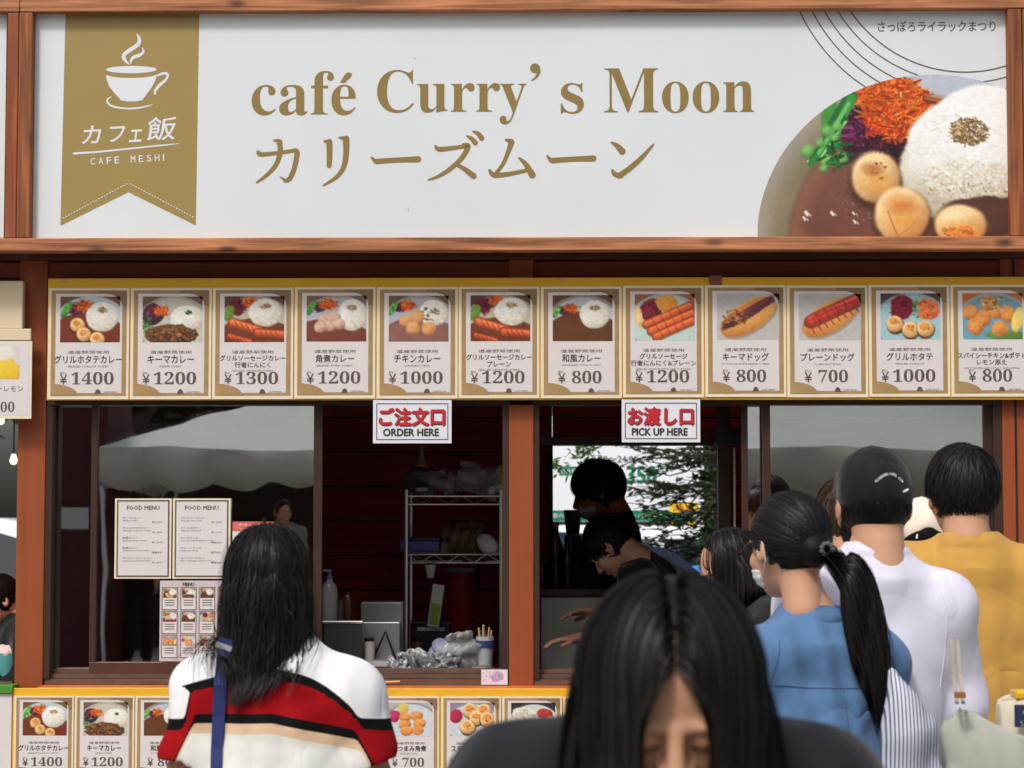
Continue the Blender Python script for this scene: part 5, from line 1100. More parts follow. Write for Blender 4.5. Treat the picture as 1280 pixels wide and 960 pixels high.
M_cap = cloth('cap_black', srgb(20, 20, 25), .75)
def cap_(Pn, m, rc, cuts, txt=None, arch=False, z0=0.0):
    hc = Pn.j['head']; q = SDF(hc-.2, hc+.24, .0045); q.ell(Pn.HL((0, -.012, .03)), np.array(rc)*Pn.hs, 0, Pn.M)
    q.cut(Pn.HL((0, 0, z0)), Pn.M@np.array((0, .17, -1)))
    if arch: q.ell(Pn.HL((0, -.125, z0+.016)), (.03*Pn.hs, .05*Pn.hs, .03*Pn.hs), .002, Pn.M, 'sub')
    # peak in front
    q.ell(Pn.HL((0, .12, .028)), np.array((.07, .075, .009))*Pn.hs, .006, Pn.M); o = Pn.obj('cap', q.mesh('cap'), m)
    b = MB(); b.lathe(0, 0, [(.0075, 0), (.007, .003), (.001, .005)], 10); me = b.mesh('cap_button'); me.transform(Matrix.Translation(Vector(Pn.HL((0, -.012, .03+rc[2]-.001)))) @ Matrix(Pn.M.tolist()).to_4x4()); l_ = bpy.data.objects.new('cap_button', me); C.objects.link(l_); l_.parent = o; me.materials.append(m)
    # panel seams
    for a in (90, 150, 210, 270, 330, 30):
        pts = []
        for e in np.linspace(12, 88, 14):
            v = np.array((math.cos(R(a))*math.cos(R(e)), math.sin(R(a))*math.cos(R(e)), math.sin(R(e))))*(np.array(rc)+.0004)+np.array((0, -.012, .03)); pts.append(tuple(Pn.HL(v)))
        if not (arch and a == 270): me = MB().tube(pts, .0011, 5).mesh('cap_seam'); sm = bpy.data.objects.new('cap_seam', me); C.objects.link(sm); sm.parent = o; me.materials.append(m)
    return o
cb = cap_(B, M_cap, (.09, .108, .102), None)
def arc_text(Pn, parent, body, rc, a0, a1, e0, e1, size, m):
    """small embroidered lettering following an arc on the back of the cap"""
    b = MB(); n = len(body)
    for i, ch in enumerate(body):
        if ch == ' ': continue
        co, fs, asp = text_mesh(ch, 2); t = i/(n-1); a = R(270+a0+(a1-a0)*t); e = R(e0+(e1-e0)*math.sin(math.pi*t)); sl = -(e1-e0)/(a1-a0)*math.pi*math.cos(math.pi*t)*-1
        u = np.array((-math.sin(a), math.cos(a), 0)); v = np.array((-math.cos(a)*math.sin(e), -math.sin(a)*math.sin(e), math.cos(e))); c0 = np.array((math.cos(a)*math.cos(e), math.sin(a)*math.cos(e), math.sin(e)))
        ca, sa = math.cos(math.atan(sl)), math.sin(math.atan(sl)); u2, v2 = u*ca+v*sa, -u*sa+v*ca; w_ = size*(.72 if ch != 'I' else .25)
        b.add([tuple(Pn.HL(c0*(np.array(rc)+.002)+np.array((0, -.012, .03))+u2*(q[0]-.5)*w_+v2*(q[1]-.5)*size)) for q in co], fs)
    me = b.mesh('cap_lettering'); o = bpy.data.objects.new('cap_lettering', me); C.objects.link(o); o.parent = parent; me.materials.append(m)
    bm = bmesh.new(); bm.from_mesh(me); r3 = bmesh.ops.solidify(bm, geom=bm.faces, thickness=.0008); bm.to_mesh(me); bm.free()
arc_text(B, cb, 'RUNNING CATS CO.', (.09, .108, .102), -14, 26, 6, 15, .0062, M_inkw)
mb = MB().tube([tuple(B.HL((.040, -.116, .016))), tuple(B.HL((.052, -.110, .022)))], .0028, 8); me = mb.mesh('cap_strap_clip'); o = bpy.data.objects.new('cap_strap_clip', me); C.objects.link(o); o.parent = cb; me.materials.append(M_inkw)

# ---- man in the mustard yellow shirt
x, h = place(1208, 560, -2.35)
Dm = Person('man with short black hair in a mustard yellow shirt standing at the far right', x, -2.35, -6, (h-.01), build=1.04, joints=dict(head=(-.012, .012, 1.54), sL=(-.175, -.01, 1.322), sR=(.20, -.01, 1.315), eL=(-.235, -.02, 1.08), eR=(.265, -.05, 1.075), wL=(-.18, .18, .98), wR=(.235, .14, .96)), hrot=(-4, 8, 0))
Dm.body(armr=(.05, .042, .028)); Dm.top(cloth('shirt_mustard', srgb(196, 150, 74)), 'shirt', .74, add=.022, seed=23, amp=.004, f=9, loose=.035, armr=(.064, .05, .04), h=.0068, collar=.017, vert=.6)
_s = [o for o in Dm.t.children if o.name.startswith('shirt')][0]; seam(Dm, _s, [(-.15, 1.37), (-.172, 1.31), (-.165, 1.2), (-.15, 1.13)], MATS['shirt_mustard']); seam(Dm, _s, [(.17, 1.37), (.195, 1.31), (.185, 1.2), (.165, 1.13)], MATS['shirt_mustard'])
Dm.trousers(cloth('trousers_beige', srgb(180, 165, 140)))
sh = Dm.hair_shell(r=(.086, .108, .1), c=(0, -.016, .028), cuts=(((0, .05, 0), (0, 1, -.35)), ((0, -.02, -.055), (0, .45, -1))), extra=(('sub', (-.09, .012, -.012), (.035, .042, .045), .004), ('sub', (.09, .012, -.012), (.035, .042, .045), .004)))
short_ok = lambda l: (((l[:, 2] > .04) & (l[:, 1] < .07)) | ((l[:, 1] < -.012) & (l[:, 2] > -.045)) | ((l[:, 1] < .02) & (l[:, 2] > .03))) & ~((np.abs(l[:, 0]) > .06) & (l[:, 1] > -.035) & (l[:, 2] < .025))
def short_dir(lc): # away from the whorl at the crown, then down
    c = np.array((.01, -.055, .1)); d = lc-c; d[:, 2] -= .03; return d
def short_len(lc, k=1.0): return k*(.014+.052*np.clip((lc[:, 2]+.035)/.09, 0, 1))
rt, lc = Dm.scalp(7000, test=short_ok, seed=14)
sh = Dm.strands(sh, rt, short_dir(lc)@Dm.M.T, short_len(lc), steps=8, grav=.10, width=.0028, jitter=.16, coll=Dm.coll(.006, False), clump=160, stiff=1, seed=16, sep=.009, hug=-.2, lift=.004); Dm.obj('hair', sh, HB)

# ---- woman with the ponytail, mask and denim shirt, turned to the left
x, h = place(1003, 615, -3.3)
E_ = Person('woman with black ponytail, white face mask and blue denim shirt, turned to the left', x+.0, -3.3, 26, (h-.015), build=.98, joints=dict(head=(-.012, .04, 1.54), neck=(.02, -.01, 1.352), chest=(.03, -.01, 1.16), waist=(.03, 0, 1.0), sL=(-.13, .0, 1.275), sR=(.19, -.0, 1.262), eL=(-.18, .0, 1.04), eR=(.20, .03, 1.03), wL=(-.14, .2, 1.0), wR=(.16, .2, 1.0)), hrot=(-6, 0, 0), hs=1.0)
E_.nk = .80
E_.body(hands=(('wL', (.4, .9, 0), (1, 0, 0), 1), ('wR', (-.4, .9, 0), (-1, 0, 0), -1)))
E_.top(mat('denim_blue', srgb(84, 130, 184), .8, var=.2, vscale=22, bump=.3, bscale=260, sheen=.2) if False else cloth('denim_blue', srgb(86, 122, 164), .8, var=.22, wr=.8), 'denim_shirt', 'long', add=.02, seed=33, amp=.008, f=13, loose=.035, armr=(.062, .056, .048), h=.0062, collar=.006, vert=.55)
q = SDF(E_.j['neck']-.16, E_.j['neck']+.16, .0045); q.ell(E_.j['neck']+np.array((0, 0, .02)), (.075, .075, .04), 0); q.ell(E_.j['neck']+np.array((0, .012, .035)), (.062, .066, .06), .004, None, 'sub'); q.cut(E_.j['neck']+np.array((0, 0, .045)), (0, .3, 1)); E_.obj('collar', q.mesh('collar'), MATS['denim_blue'])
M_st = cloth('denim_seam', srgb(70, 98, 136)); _s = [o for o in E_.t.children if o.name.startswith('denim')][0]; seam(E_, _s, [(-.15, 1.235), (-.06, 1.225), (.05, 1.222), (.17, 1.225)], M_st, .0018); seam(E_, _s, [(-.115, 1.33), (-.145, 1.25), (-.14, 1.15), (-.12, 1.08)], M_st, .002); seam(E_, _s, [(.165, 1.32), (.195, 1.24), (.19, 1.15), (.17, 1.08)], M_st, .002); seam(E_, _s, [(.02, 1.222), (.02, 1.1), (.022, .98)], M_st, .0014)
E_.trousers(MATS['trousers_black'])
# mask with ear loops
q = SDF(E_.j['head']-.18, E_.j['head']+.18, .0042); q.ell(E_.HL((0, .052, -.052)), np.array((.061, .064, .052))*E_.hs, 0, E_.M); q.cut(E_.HL((0, .028, 0)), E_.M@np.array((0, -1, .12))); q.cut(E_.HL((0, 0, -.012)), E_.M@np.array((0, -.25, 1))); q.field(lambda x, y, z: .0012*np.sin(z*420)); ms = E_.obj('face_mask', q.mesh('face_mask'), cloth('mask_white', srgb(236, 230, 228), .8, sc_=300))
for sd_ in (-1, 1):
    me = MB().tube([tuple(E_.HL((sd_*.060, .045, -.026))), tuple(E_.HL((sd_*.075, .02, -.012))), tuple(E_.HL((sd_*.085, -.012, .018))), tuple(E_.HL((sd_*.088, -.028, .002))), tuple(E_.HL((sd_*.079, -.02, -.035))), tuple(E_.HL((sd_*.06, .035, -.07)))], .0016, 6).mesh('ear_loop'); o = bpy.data.objects.new('ear_loop', me); C.objects.link(o); o.parent = ms; me.materials.append(MATS['mask_white'])
# glasses arm
me = MB().tube([tuple(E_.HL((-.084, -.01, .012))), tuple(E_.HL((-.078, .05, .012))), tuple(E_.HL((-.062, .088, .012))), tuple(E_.HL((-.055, .094, -.012))), tuple(E_.HL((-.02, .104, -.014))), tuple(E_.HL((-.012, .108, .01))), tuple(E_.HL((-.055, .098, .014)))], .0013, 6).mesh('glasses'); E_.obj('glasses', me, M_blk)
tie = (.012, -.125, -.022)
sh = E_.hair_shell(r=(.083, .105, .1), c=(0, -.015, .027), cuts=(((0, .05, 0), (0, 1, -.5)), ((0, -.02, -.062), (0, .35, -1))), extra=(('sub', (-.09, .02, -.03), (.032, .05, .04), .004), ('sub', (.09, .02, -.03), (.032, .05, .04), .004), ('add', (.008, -.1, -.02), (.04, .034, .035), .02)))
rt, lc = E_.scalp(9000, test=lambda l: ((l[:, 2] > .045) & (l[:, 1] < .078)) | ((l[:, 1] < -.03) & (l[:, 2] > -.06)) | ((l[:, 1] < .02) & (l[:, 2] > .02)), seed=24)
tw = E_.HL(tie); dd = (np.array(tie)[None]-lc); L_ = np.linalg.norm(dd, axis=1)*E_.hs*1.08
sh = E_.strands(sh, rt, dd@E_.M.T, L_, steps=10, grav=0, width=.0020, jitter=.05, coll=E_.coll(.005, False), stiff=.3, seed=26, sep=.005, hug=-.2, follow=lambda p, t: (tw-p)/(np.linalg.norm(tw-p, axis=1)[:, None]+.01)*.9)
# the tail: falls behind the shoulder, gently curved
r_ = np.random.default_rng(31); n_ = 2400; rt = tw+r_.normal(size=(n_, 3))*.006; ii = np.linalg.inv(np.array(Matrix.Rotation(R(26), 3, 'Z')))
tgt = np.array([ii@np.array(v) for v in ((.55, -.15, -.55), (.34, -.05, -1), (.22, 0, -1), (.12, 0.02, -1), (-.05, 0.05, -1))])
def tail(p, t):
    k = min(int(t*4), 3); f = t*4-k; return (tgt[k]*(1-f)+tgt[k+1]*f)[None]*.8+(-.9*(p-p.mean(0)))*max(0, (t-.45))*14
sp_ = r_.normal(size=(n_, 3)); sp_ /= np.linalg.norm(sp_, axis=1)[:, None]
sh = E_.strands(sh, rt, sp_*.5+tgt[0], .37, steps=20, grav=.0, width=.0024, jitter=.13, coll=[(tw+ii@np.array((.055, -.02, -.10)), (.014, .014, .09), np.eye(3)), (tw+ii@np.array((.115, -.02, -.22)), (.011, .011, .08), np.eye(3))], clump=0, stiff=.62, seed=32, wave=.07, follow=tail, sep=.008)
E_.obj('hair', sh, HB)
b = MB()
for i in range(9):
    a = i*.7; c = tw+ii@np.array((.006+.012*math.cos(a), -.012, .012*math.sin(a)+.004)); b.lathe(c[0], c[1], [(.001, c[2]-.006), (.006, c[2]-.002), (.006, c[2]+.002), (.001, c[2]+.006)], 8)
E_.obj('hair_clip', b.mesh('hair_clip'), mat('clip_grey', srgb(120, 124, 132), .3, metal=.5))

# ---- foreground person looking down, centre parted hair
x, h = place(832, 724, -5.55)
zt_ = h
G = Person('person in front with centre parted dark hair looking down, dark navy jacket', x, -5.55, 180, 1.62, build=1.05, hrot=(-29, 0, 0), hs=1.04,
    joints=dict(head=(0, .09, zt_/(1.62/1.65)-.128), neck=(0, -.015, 1.30), chest=(0, -.02, 1.11), sL=(-.172, -.01, 1.235), sR=(.172, -.01, 1.235), eL=(-.23, .0, 1.0), eR=(.23, .0, 1.0), wL=(-.1, .24, 1.0), wR=(.1, .24, 1.0), waist=(0, -.01, 1.0)))
G.body(hands=(('wL', (.5, .8, .2), (0, 0, 1), 1), ('wR', (-.5, .8, .2), (0, 0, 1), -1)), h=.008)
G.top(cloth('jacket_navy', srgb(25, 26, 33), .8), 'jacket', 'long', add=.024, seed=41, amp=.005, f=9, loose=.03, armr=(.066, .058, .05), h=.0075, collar=.02)
G.trousers(MATS['trousers_black'])
# brows, closed lids with lashes
for sd_ in (-1, 1):
    rr = np.random.default_rng(50+sd_); n_ = 520; u = rr.random(n_); lx = sd_*(.012+.036*u); lz = .021+.007*np.sin(u*2.2)-.004*u+rr.normal(size=n_)*.0016; ly = .0915-.016*u**2; rt = (np.stack([lx, ly, lz], 1)*G.hs)@G.M.T+G.j['head']; dr = (np.stack([sd_*np.ones(n_), -.15*np.ones(n_), .25*np.ones(n_)], 1))@G.M.T
    me = bpy.data.meshes.new('eyebrow'); me = G.strands(me, rt, dr, .010, steps=4, grav=0, width=.0018, jitter=.2, coll=[], seed=3, name='eyebrow'); G.obj('eyebrow', me, HD)
    me = MB().tube([tuple(G.HL((sd_*(.031-.015), .0885, -.004))), tuple(G.HL((sd_*.026, .0935, -.0078))), tuple(G.HL((sd_*.036, .0925, -.0075))), tuple(G.HL((sd_*.046, .0855, -.003)))], .0011, 5).mesh('eyelashes'); G.obj('eyelashes', me, M_blk)
sh = G.hair_shell(r=(.081, .101, .097), c=(0, -.018, .026), cuts=(((0, .03, .09), (0, 1, -.5)), ((0, 0, -.07), (0, 0, -1))))
rt, lc = G.scalp(17000, test=lambda l: (l[:, 1]-.070-.6*(l[:, 2]-.074)+.22*np.abs(l[:, 0]) < 0) & (l[:, 2] > -.05), seed=51)
_e = np.random.default_rng(5); ly_ = _e.uniform(-.105, .066, 1500); lp_ = np.stack([_e.normal(0, .004, 1500), ly_, .024+.096*np.sqrt(np.clip(1-((ly_+.014)/.1)**2, 0, 1))], 1); lc = np.concatenate([lc, lp_]); rt = np.concatenate([rt, (lp_*G.hs)@G.M.T+G.j['head']]); sg = np.sign(lc[:, 0]+1e-5)
dr = np.stack([sg*1.0, .15+np.where(lc[:, 1] > .03, .15, -.1), .05+0*sg], 1)@G.M.T
cG = G.coll(.003, False)+[(G.HL((0, .03, -.02)), np.array((.079, .07, .11))*G.hs, G.M), (G.HL((0, .068, -.012)), np.array((.037, .045, .085))*G.hs, G.M)]
sh = G.strands(sh, rt, dr, .33, steps=22, grav=.62, width=.0019, jitter=.09, coll=cG, clump=400, stiff=.75, seed=52, wave=.03, sep=.014, hug=.0, lift=.022, follow=lambda p, t: np.stack([np.sign(p[:, 0]-G.j['head'][0])*(.05 if t < .4 else -.045), (0.05 if t < .5 else .0)+0*p[:, 0], 0*p[:, 0]], 1))
G.obj('hair', sh, hairmat('hair_black_soft', (.014, .011, .010)))
# phone held in both hands, out of sight below
ph = thing('smartphone', 'black smartphone held low in front of the person with parted hair', 'phone', (x, -5.86, .98))
MB().box(x-.037, -5.90, 1.0, x+.037, -5.75, 1.009, .004).build('phone_body', M_blk, ph); MB().box(x-.034, -5.896, 1.0095, x+.034, -5.754, 1.0105).build('screen', mat('phone_screen', (.02, .02, .03), .1), ph)

# ---- people nearer the kiosk, seen between the others
x, h = place(1153, 624, -1.6)
H = Person('person in cream baseball cap between the white T-shirt and the yellow shirt', x, -1.6, 0, h-.015, build=.98, hrot=(-8, 0, 0))
H.body(h=.01); H.top(cloth('shirt_grey', srgb(206, 198, 206)), 'shirt', 'long', h=.01, seed=60, loose=.03); H.trousers(MATS['trousers_navy'])
sh = H.hair_shell(r=(.083, .104, .09), c=(0, -.015, .012), cuts=(((0, .03, 0), (0, 1, 0)), ((0, 0, -.068), (0, 0, -1)), ((0, 0, .05), (0, 0, 1)))); rt, lc = H.scalp(900, test=lambda l: (l[:, 1] < .03) & (l[:, 2] > -.06) & (l[:, 2] < -.035), seed=61); sh = H.strands(sh, rt, (np.stack([lc[:, 0]*3, -.2+0*lc[:, 1], -1+0*lc[:, 0]], 1))@H.M.T, .05, steps=6, grav=.3, width=.003, jitter=.2, coll=H.coll(.004, False), seed=62); H.obj('hair', sh, HB)
M_cream = cloth('cap_cream', srgb(234, 222, 204), .8); ch = cap_(H, M_cream, (.09, .108, .1), None, arch=True, z0=-.026)
me = MB().tube([tuple(H.HL((.036*math.cos(a), -.110+.004*abs(math.cos(a)), -.012+.032*math.sin(a)))) for a in np.linspace(0, math.pi, 12)], .0035, 6).mesh('cap_trim'); o = bpy.data.objects.new('cap_trim', me); C.objects.link(o); o.parent = ch; me.materials.append(M_cream)
x, h = place(1056, 604, -1.3)
Ip = Person('person in cream hooded top mostly hidden behind the black cap', x, -1.3, 10, h, build=1.0)
Ip.body(h=.01); Ip.top(cloth('hoodie_cream', srgb(226, 214, 190)), 'hoodie', 'long', h=.01, seed=70, loose=.04, add=.026, collar=.03); Ip.trousers(MATS['trousers_black'])
sh = Ip.hair_shell(r=(.088, .108, .102), cuts=(((0, .05, 0), (0, 1, -.3)), ((0, 0, -.06), (0, 0, -1)))); rt, lc = Ip.scalp(1500, test=face_front, seed=71); sh = Ip.strands(sh, rt, short_dir(lc)@Ip.M.T, .1, steps=8, grav=.2, width=.0035, jitter=.15, coll=Ip.coll(.006, False), seed=72, sep=.01, hug=-.2); Ip.obj('hair', sh, hairmat('hair_brown', (.05, .028, .016)))
# woman leaning towards the counter, her face left of the mask
x, h = place(930, 664, -1.9)
Jp = Person('woman with glasses and long dark hair in black top leaning left behind the ponytail', x+.03, -1.9, 96, h+.03, build=.95, joints=dict(head=(0, .075, 1.50), eL=(-.2, .02, 1.06), wL=(-.12, .2, 1.0), wR=(.12, .2, 1.0)), hrot=(-24, -4, 0), skin_m=SK)
Jp.body(h=.01); Jp.top(cloth('top_black', srgb(26, 25, 28)), 'black_top', 'long', h=.009, seed=80, loose=.02); Jp.trousers(MATS['trousers_black'])
sh = Jp.hair_shell(cuts=(((0, .01, 0), (0, 1, -.4)), ((0, 0, -.07), (0, 0, -1)))); rt, lc = Jp.scalp(2600, test=lambda l: ((l[:, 1] < .0) & (l[:, 2] > -.05)) | ((l[:, 2] > .085) & (l[:, 1] < .03)), seed=81); cJ = Jp.coll(.003)+[(Jp.HL((0, .09, -.02)), np.array((.07, .05, .085))*Jp.hs, Jp.M)]
sh = Jp.strands(sh, rt, np.stack([np.sign(lc[:, 0])*.4, -.8+0*lc[:, 1], .1+0*lc[:, 0]], 1)@Jp.M.T, .34, steps=16, grav=.7, width=.003, jitter=.08, coll=cJ, clump=50, stiff=.7, seed=82, wave=.05, sep=.01, hug=-.01); Jp.obj('hair', sh, HB)
for sd_ in (-1, 1):
    me = MB().tube([tuple(Jp.HL((sd_*(.033+.023*math.cos(a)), .106-.012*abs(math.cos(a)*sd_ if math.cos(a)*1 > 0 else 0), -.002+.018*math.sin(a)))) for a in np.linspace(0, 2*math.pi, 20)], .0013, 5).mesh('glasses'); Jp.obj('glasses', me, M_blk)

# ---- the two staff inside
x, h = place(765, 578, 1.55)
S1 = Person('staff member in dark T-shirt standing against the bright rear window', x, 1.55, 78, h, build=1.15, joints=dict(head=(0, .06, 1.53), sL=(-.19, 0, 1.34), sR=(.19, 0, 1.34), eL=(-.22, .08, 1.08), eR=(.22, .08, 1.08), wL=(-.1, .3, 1.02), wR=(.1, .3, 1.02)), hrot=(-22, 8, 0), skin_m=SK2)
S1.body(h=.01, hands=(('wL', (0, 1, 0), (0, 0, -1), -1), ('wR', (0, 1, 0), (0, 0, -1), 1))); S1.top(cloth('staff_shirt', srgb(30, 28, 32)), 'shirt', .75, h=.009, seed=90, loose=.03); S1.trousers(MATS['trousers_black'])
sh = S1.hair_shell(r=(.09, .110, .106), cuts=(((0, .05, 0), (0, 1, -.35)), ((0, 0, -.06), (0, 0, -1)))); rt, lc = S1.scalp(2600, test=short_ok, seed=91); sh = S1.strands(sh, rt, short_dir(lc)@S1.M.T, .08, steps=8, grav=.2, width=.0035, jitter=.2, coll=S1.coll(.01, False), seed=92, sep=.012, hug=-.2); S1.obj('hair', sh, HB)
q = SDF(S1.j['head']-.18, S1.j['head']+.18, .006); q.ell(S1.HL((0, .052, -.052)), np.array((.061, .064, .05))*S1.hs, 0, S1.M); q.cut(S1.HL((0, .03, 0)), S1.M@np.array((0, -1, .12))); q.cut(S1.HL((0, 0, -.015)), S1.M@np.array((0, -.25, 1))); S1.obj('face_mask', q.mesh('face_mask'), MATS['mask_white'])
x2 = P(790, 700, .95).x; zh = P(762, 683, .95).z; xh = P(762, 683, .95).x
S2 = Person('staff member bending forward over the counter with both hands held out', x2+.10, .95, 84, 1.62, build=1.0, joints=dict(), hrot=(-52, -14, 0), skin_m=SK)
iv = Matrix.Rotation(R(-84), 3, 'Z')
def lc2(px, py, Y): v = P(px, py, Y)-Vector((x2+.10, .95, 0)); return np.array(iv @ v)/(1.62/1.65)
S2.j.update({k: np.array(v)*(1.62/1.65) for k, v in dict(head=lc2(764, 684, .95), neck=lc2(797, 706, .97), chest=lc2(818, 748, 1.0), waist=lc2(838, 806, 1.0), sL=lc2(797, 726, .82), sR=lc2(800, 722, 1.13), eL=lc2(778, 800, .78), eR=lc2(776, 770, 1.1), wL=lc2(724, 798, .74), wR=lc2(744, 764, .98), pelvis=lc2(850, 860, 1.0)).items()})
S2.body(h=.0055, hands=(('wL', tuple(iv @ Vector((-1, -.1, -.05))), tuple(iv @ Vector((0, 0, -1))), 1), ('wR', tuple(iv @ Vector((-1, -.12, -.02))), tuple(iv @ Vector((0, -.3, -1))), -1)), curl=.33)
S2.top(cloth('staff_tshirt', srgb(34, 32, 34)), 'tshirt', .8, h=.008, seed=95, loose=.02); S2.trousers(MATS['trousers_black'])
c_ = lc2(781, 728, .80)*(1.62/1.65); q = SDF(c_-.12, c_+.12, .005); q.ell(c_+np.array((0, 0, .02)), (.018, .012, .045), 0); q.ell(c_+np.array((.012, .012, -.03)), (.022, .012, .04), .02); q.field(folds(5, .004, 40)); S2.obj('neck_towel', q.mesh('neck_towel'), cloth('towel_white', srgb(200, 196, 198)))
sh = S2.hair_shell(cuts=(((0, .056, 0), (0, 1, -.35)), ((0, 0, -.055), (0, 0, -1)))); rt, lc = S2.scalp(2200, test=short_ok, seed=96); sh = S2.strands(sh, rt, short_dir(lc)@S2.M.T, .07, steps=8, grav=.12, width=.0035, jitter=.15, coll=S2.coll(.004, False), seed=97, sep=.008, hug=-.2); S2.obj('hair', sh, HB)
# person at the counter of the neighbouring stall
x, h = place(18, 712, .5)
K = Person('dark haired person in black behind the counter of the left neighbouring stall', x, .5, 120, h, joints=dict(head=(0, .08, 1.5)), hrot=(-30, 0, 0)); K.body(h=.011); K.top(MATS['top_black'], 'black_top', 'long', h=.011, seed=99); K.trousers(MATS['trousers_black'])
sh = K.hair_shell(r=(.09, .11, .104)); rt, lc = K.scalp(1200, test=face_front, seed=98); sh = K.strands(sh, rt, short_dir(lc)@K.M.T, .07, steps=7, grav=.1, width=.0035, jitter=.15, coll=K.coll(.004, False), seed=97, hug=-.2); K.obj('hair', sh, HB)

# ================================================================== BAGS
def striped(name, c1, c2, freq, axis=0):
    m = bpy.data.materials.new(name); m.use_nodes = True; MATS[name] = m; n = m.node_tree.nodes; l = m.node_tree.links; p = n['Principled BSDF']; p.inputs['Roughness'].default_value = .85
    tc = n.new('ShaderNodeTexCoord'); sp = n.new('ShaderNodeSeparateXYZ'); l.new(tc.outputs['Object'], sp.inputs[0]); mu = n.new('ShaderNodeMath'); mu.operation = 'MULTIPLY'; mu.inputs[1].default_value = freq; l.new(sp.outputs[axis], mu.inputs[0])
    fr = n.new('ShaderNodeMath'); fr.operation = 'FRACT'; l.new(mu.outputs[0], fr.inputs[0]); gt = n.new('ShaderNodeMath'); gt.operation = 'GREATER_THAN'; gt.inputs[1].default_value = .6; l.new(fr.outputs[0], gt.inputs[0])
    mx = n.new('ShaderNodeMix'); mx.data_type = 'RGBA'; mx.inputs[6].default_value = (*c1, 1); mx.inputs[7].default_value = (*c2, 1); l.new(gt.outputs[0], mx.inputs[0]); l.new(mx.outputs[2], p.inputs['Base Color']); return m
M_str = striped('striped_cotton', srgb(206, 210, 222), srgb(84, 92, 116), 130)
p0 = P(1128, 900, -3.45)
t = thing('tote_bag', 'blue and white pinstriped cloth bag hanging against the denim shirt and white T-shirt', 'bag', (p0.x, -3.45, p0.z-.2))
lo = np.array((p0.x-.1, -3.58, p0.z-.35)); q = SDF(lo, lo+np.array((.3, .26, .62)), .005)
q.cap((p0.x-.02, -3.45, p0.z+.10), (p0.x+.015, -3.45, p0.z-.02), .014, .055, .03); q.ell((p0.x+.01, -3.45, p0.z-.13), (.066, .045, .17), .04); q.field(folds(44, .009, 26, .25))
me = q.mesh('bag_body'); link('bag_body', me, M_str, t)
def tote(label, px, py, Y, w_, h_, m, seed, tilt=0, ropes=True):
    c = P(px, py, Y); t = thing('tote_bag', label, 'bag', (c.x, Y, c.z-h_)); lo = np.array((c.x-w_/2-.05, Y-.1, c.z-h_-.04)); q = SDF(lo, lo+np.array((w_+.1, .2, h_+.16)), .006)
    q.ell((c.x, Y, c.z-h_*.5), (w_*.62, .06, h_*.75), 0); q.cut((c.x, Y, c.z), (math.sin(R(tilt)), 0, math.cos(R(tilt)))); q.cut((c.x+w_/2, Y, 0), (1, 0, 0)); q.cut((c.x-w_/2, Y, 0), (-1, 0, 0)); q.cut((0, Y, c.z-h_), (0, 0, -1))
    q.ell((c.x, Y, c.z+.01), (w_*.46, .035, .06), .004, None, 'sub'); q.field(folds(seed, .004, 16, .6)); link('bag_body', q.mesh('bag_body'), m, t)
    return t, c
tb, c = tote('large pale grey canvas tote bag with brown handle tab at the bottom right', 1238, 902, -3.35, .22, .36, cloth('canvas_grey', srgb(178, 180, 170)), 81, tilt=24)
a = P(1196, 812, -3.36); b_ = P(1200, 868, -3.37); a2 = P(1203, 812, -3.36)
for k_, (u0, u1) in enumerate(((1191, 1195), (1198.5, 1203))):
    p1, p2, p3 = P(u0-2, 800, -3.33), P((u0+u1)/2-1, 845, -3.36), P((u0+u1)/2+3, 880, -3.43); ribbon([v-tb.location for v in (p1, p2, p3)], .008, .003, 'handle', cloth('handle_cream', srgb(168, 162, 148)), tb, [(0, -1, 0)]*3)
p1, p2 = P(1193, 872, -3.44), P(1206, 868, -3.44); MB().box(p1.x, -3.452, p1.z, p2.x, -3.44, p2.z+.006, .002).build('handle_tab', mat('tab_brown', srgb(150, 92, 50), .6), tb)
tb2, c = tote('small cream tote with a dark blue print beneath the yellow sleeve', 1275, 872, -3.32, .10, .20, cloth('canvas_cream', srgb(214, 206, 186)), 82, tilt=-6)
bp_ = Pic(20, 24, (40, 46, 78), seed=77); bp_.dots(50, 50, 40, 45, [(230, 226, 214), (60, 66, 100)], 14, 8); sq = Sheet(-3.40, tb2); sq.picture(bp_.a, 1262, 880, 1284, 908, attr_mat('bag_print', coat=0, rough=.8), 0, 'print'); 
MB().box(P(1256, 0, -3.36).x, -3.37, P(0, 872, -3.36).z, P(1292, 0, -3.36).x, -3.31, P(0, 862, -3.36).z, .004).build('yellow_lining', cloth('lining_yellow', srgb(222, 178, 40)), tb2)
# ================================================================== INSIDE THE KIOSK
def PX(px, py, Y): v = P(px, py, Y); return v.x, v.z
# wire shelf
SY0, SY1 = .95, 1.25
xa, xb = wx(508.5, SY0), wx(626, SY0)
t = thing('wire_shelf', 'chrome wire shelf rack inside the order window holding bags and boxes', 'shelf', ((xa+xb)/2, SY0, .06))
for x_ in (xa, xb):
    for y_ in (SY0, SY1): MB().tube([(x_, y_, .06), (x_, y_, wz(612, SY0))], .008, 8).build('post', M_steel, t, smooth=True)
for py in (620, 693, 838):
    z = wz(py, SY0); b = MB()
    for y_ in (SY0, SY1): b.tube([(xa, y_, z), (xb, y_, z)], .0035, 6); b.tube([(xa, y_, z-.035), (xb, y_, z-.035)], .0035, 6); n_ = 7; [b.tube([(xa+(xb-xa)*i/n_, y_, z-.035*(i % 2)), (xa+(xb-xa)*(i+1)/n_, y_, z-.035*((i+1) % 2))], .0022, 5) for i in range(n_)]
    for i in range(15): x_ = xa+(xb-xa)*(i+.5)/15; b.tube([(x_, SY0, z), (x_, SY1, z)], .002, 5)
    b.build('wire_tier', M_steel, t)
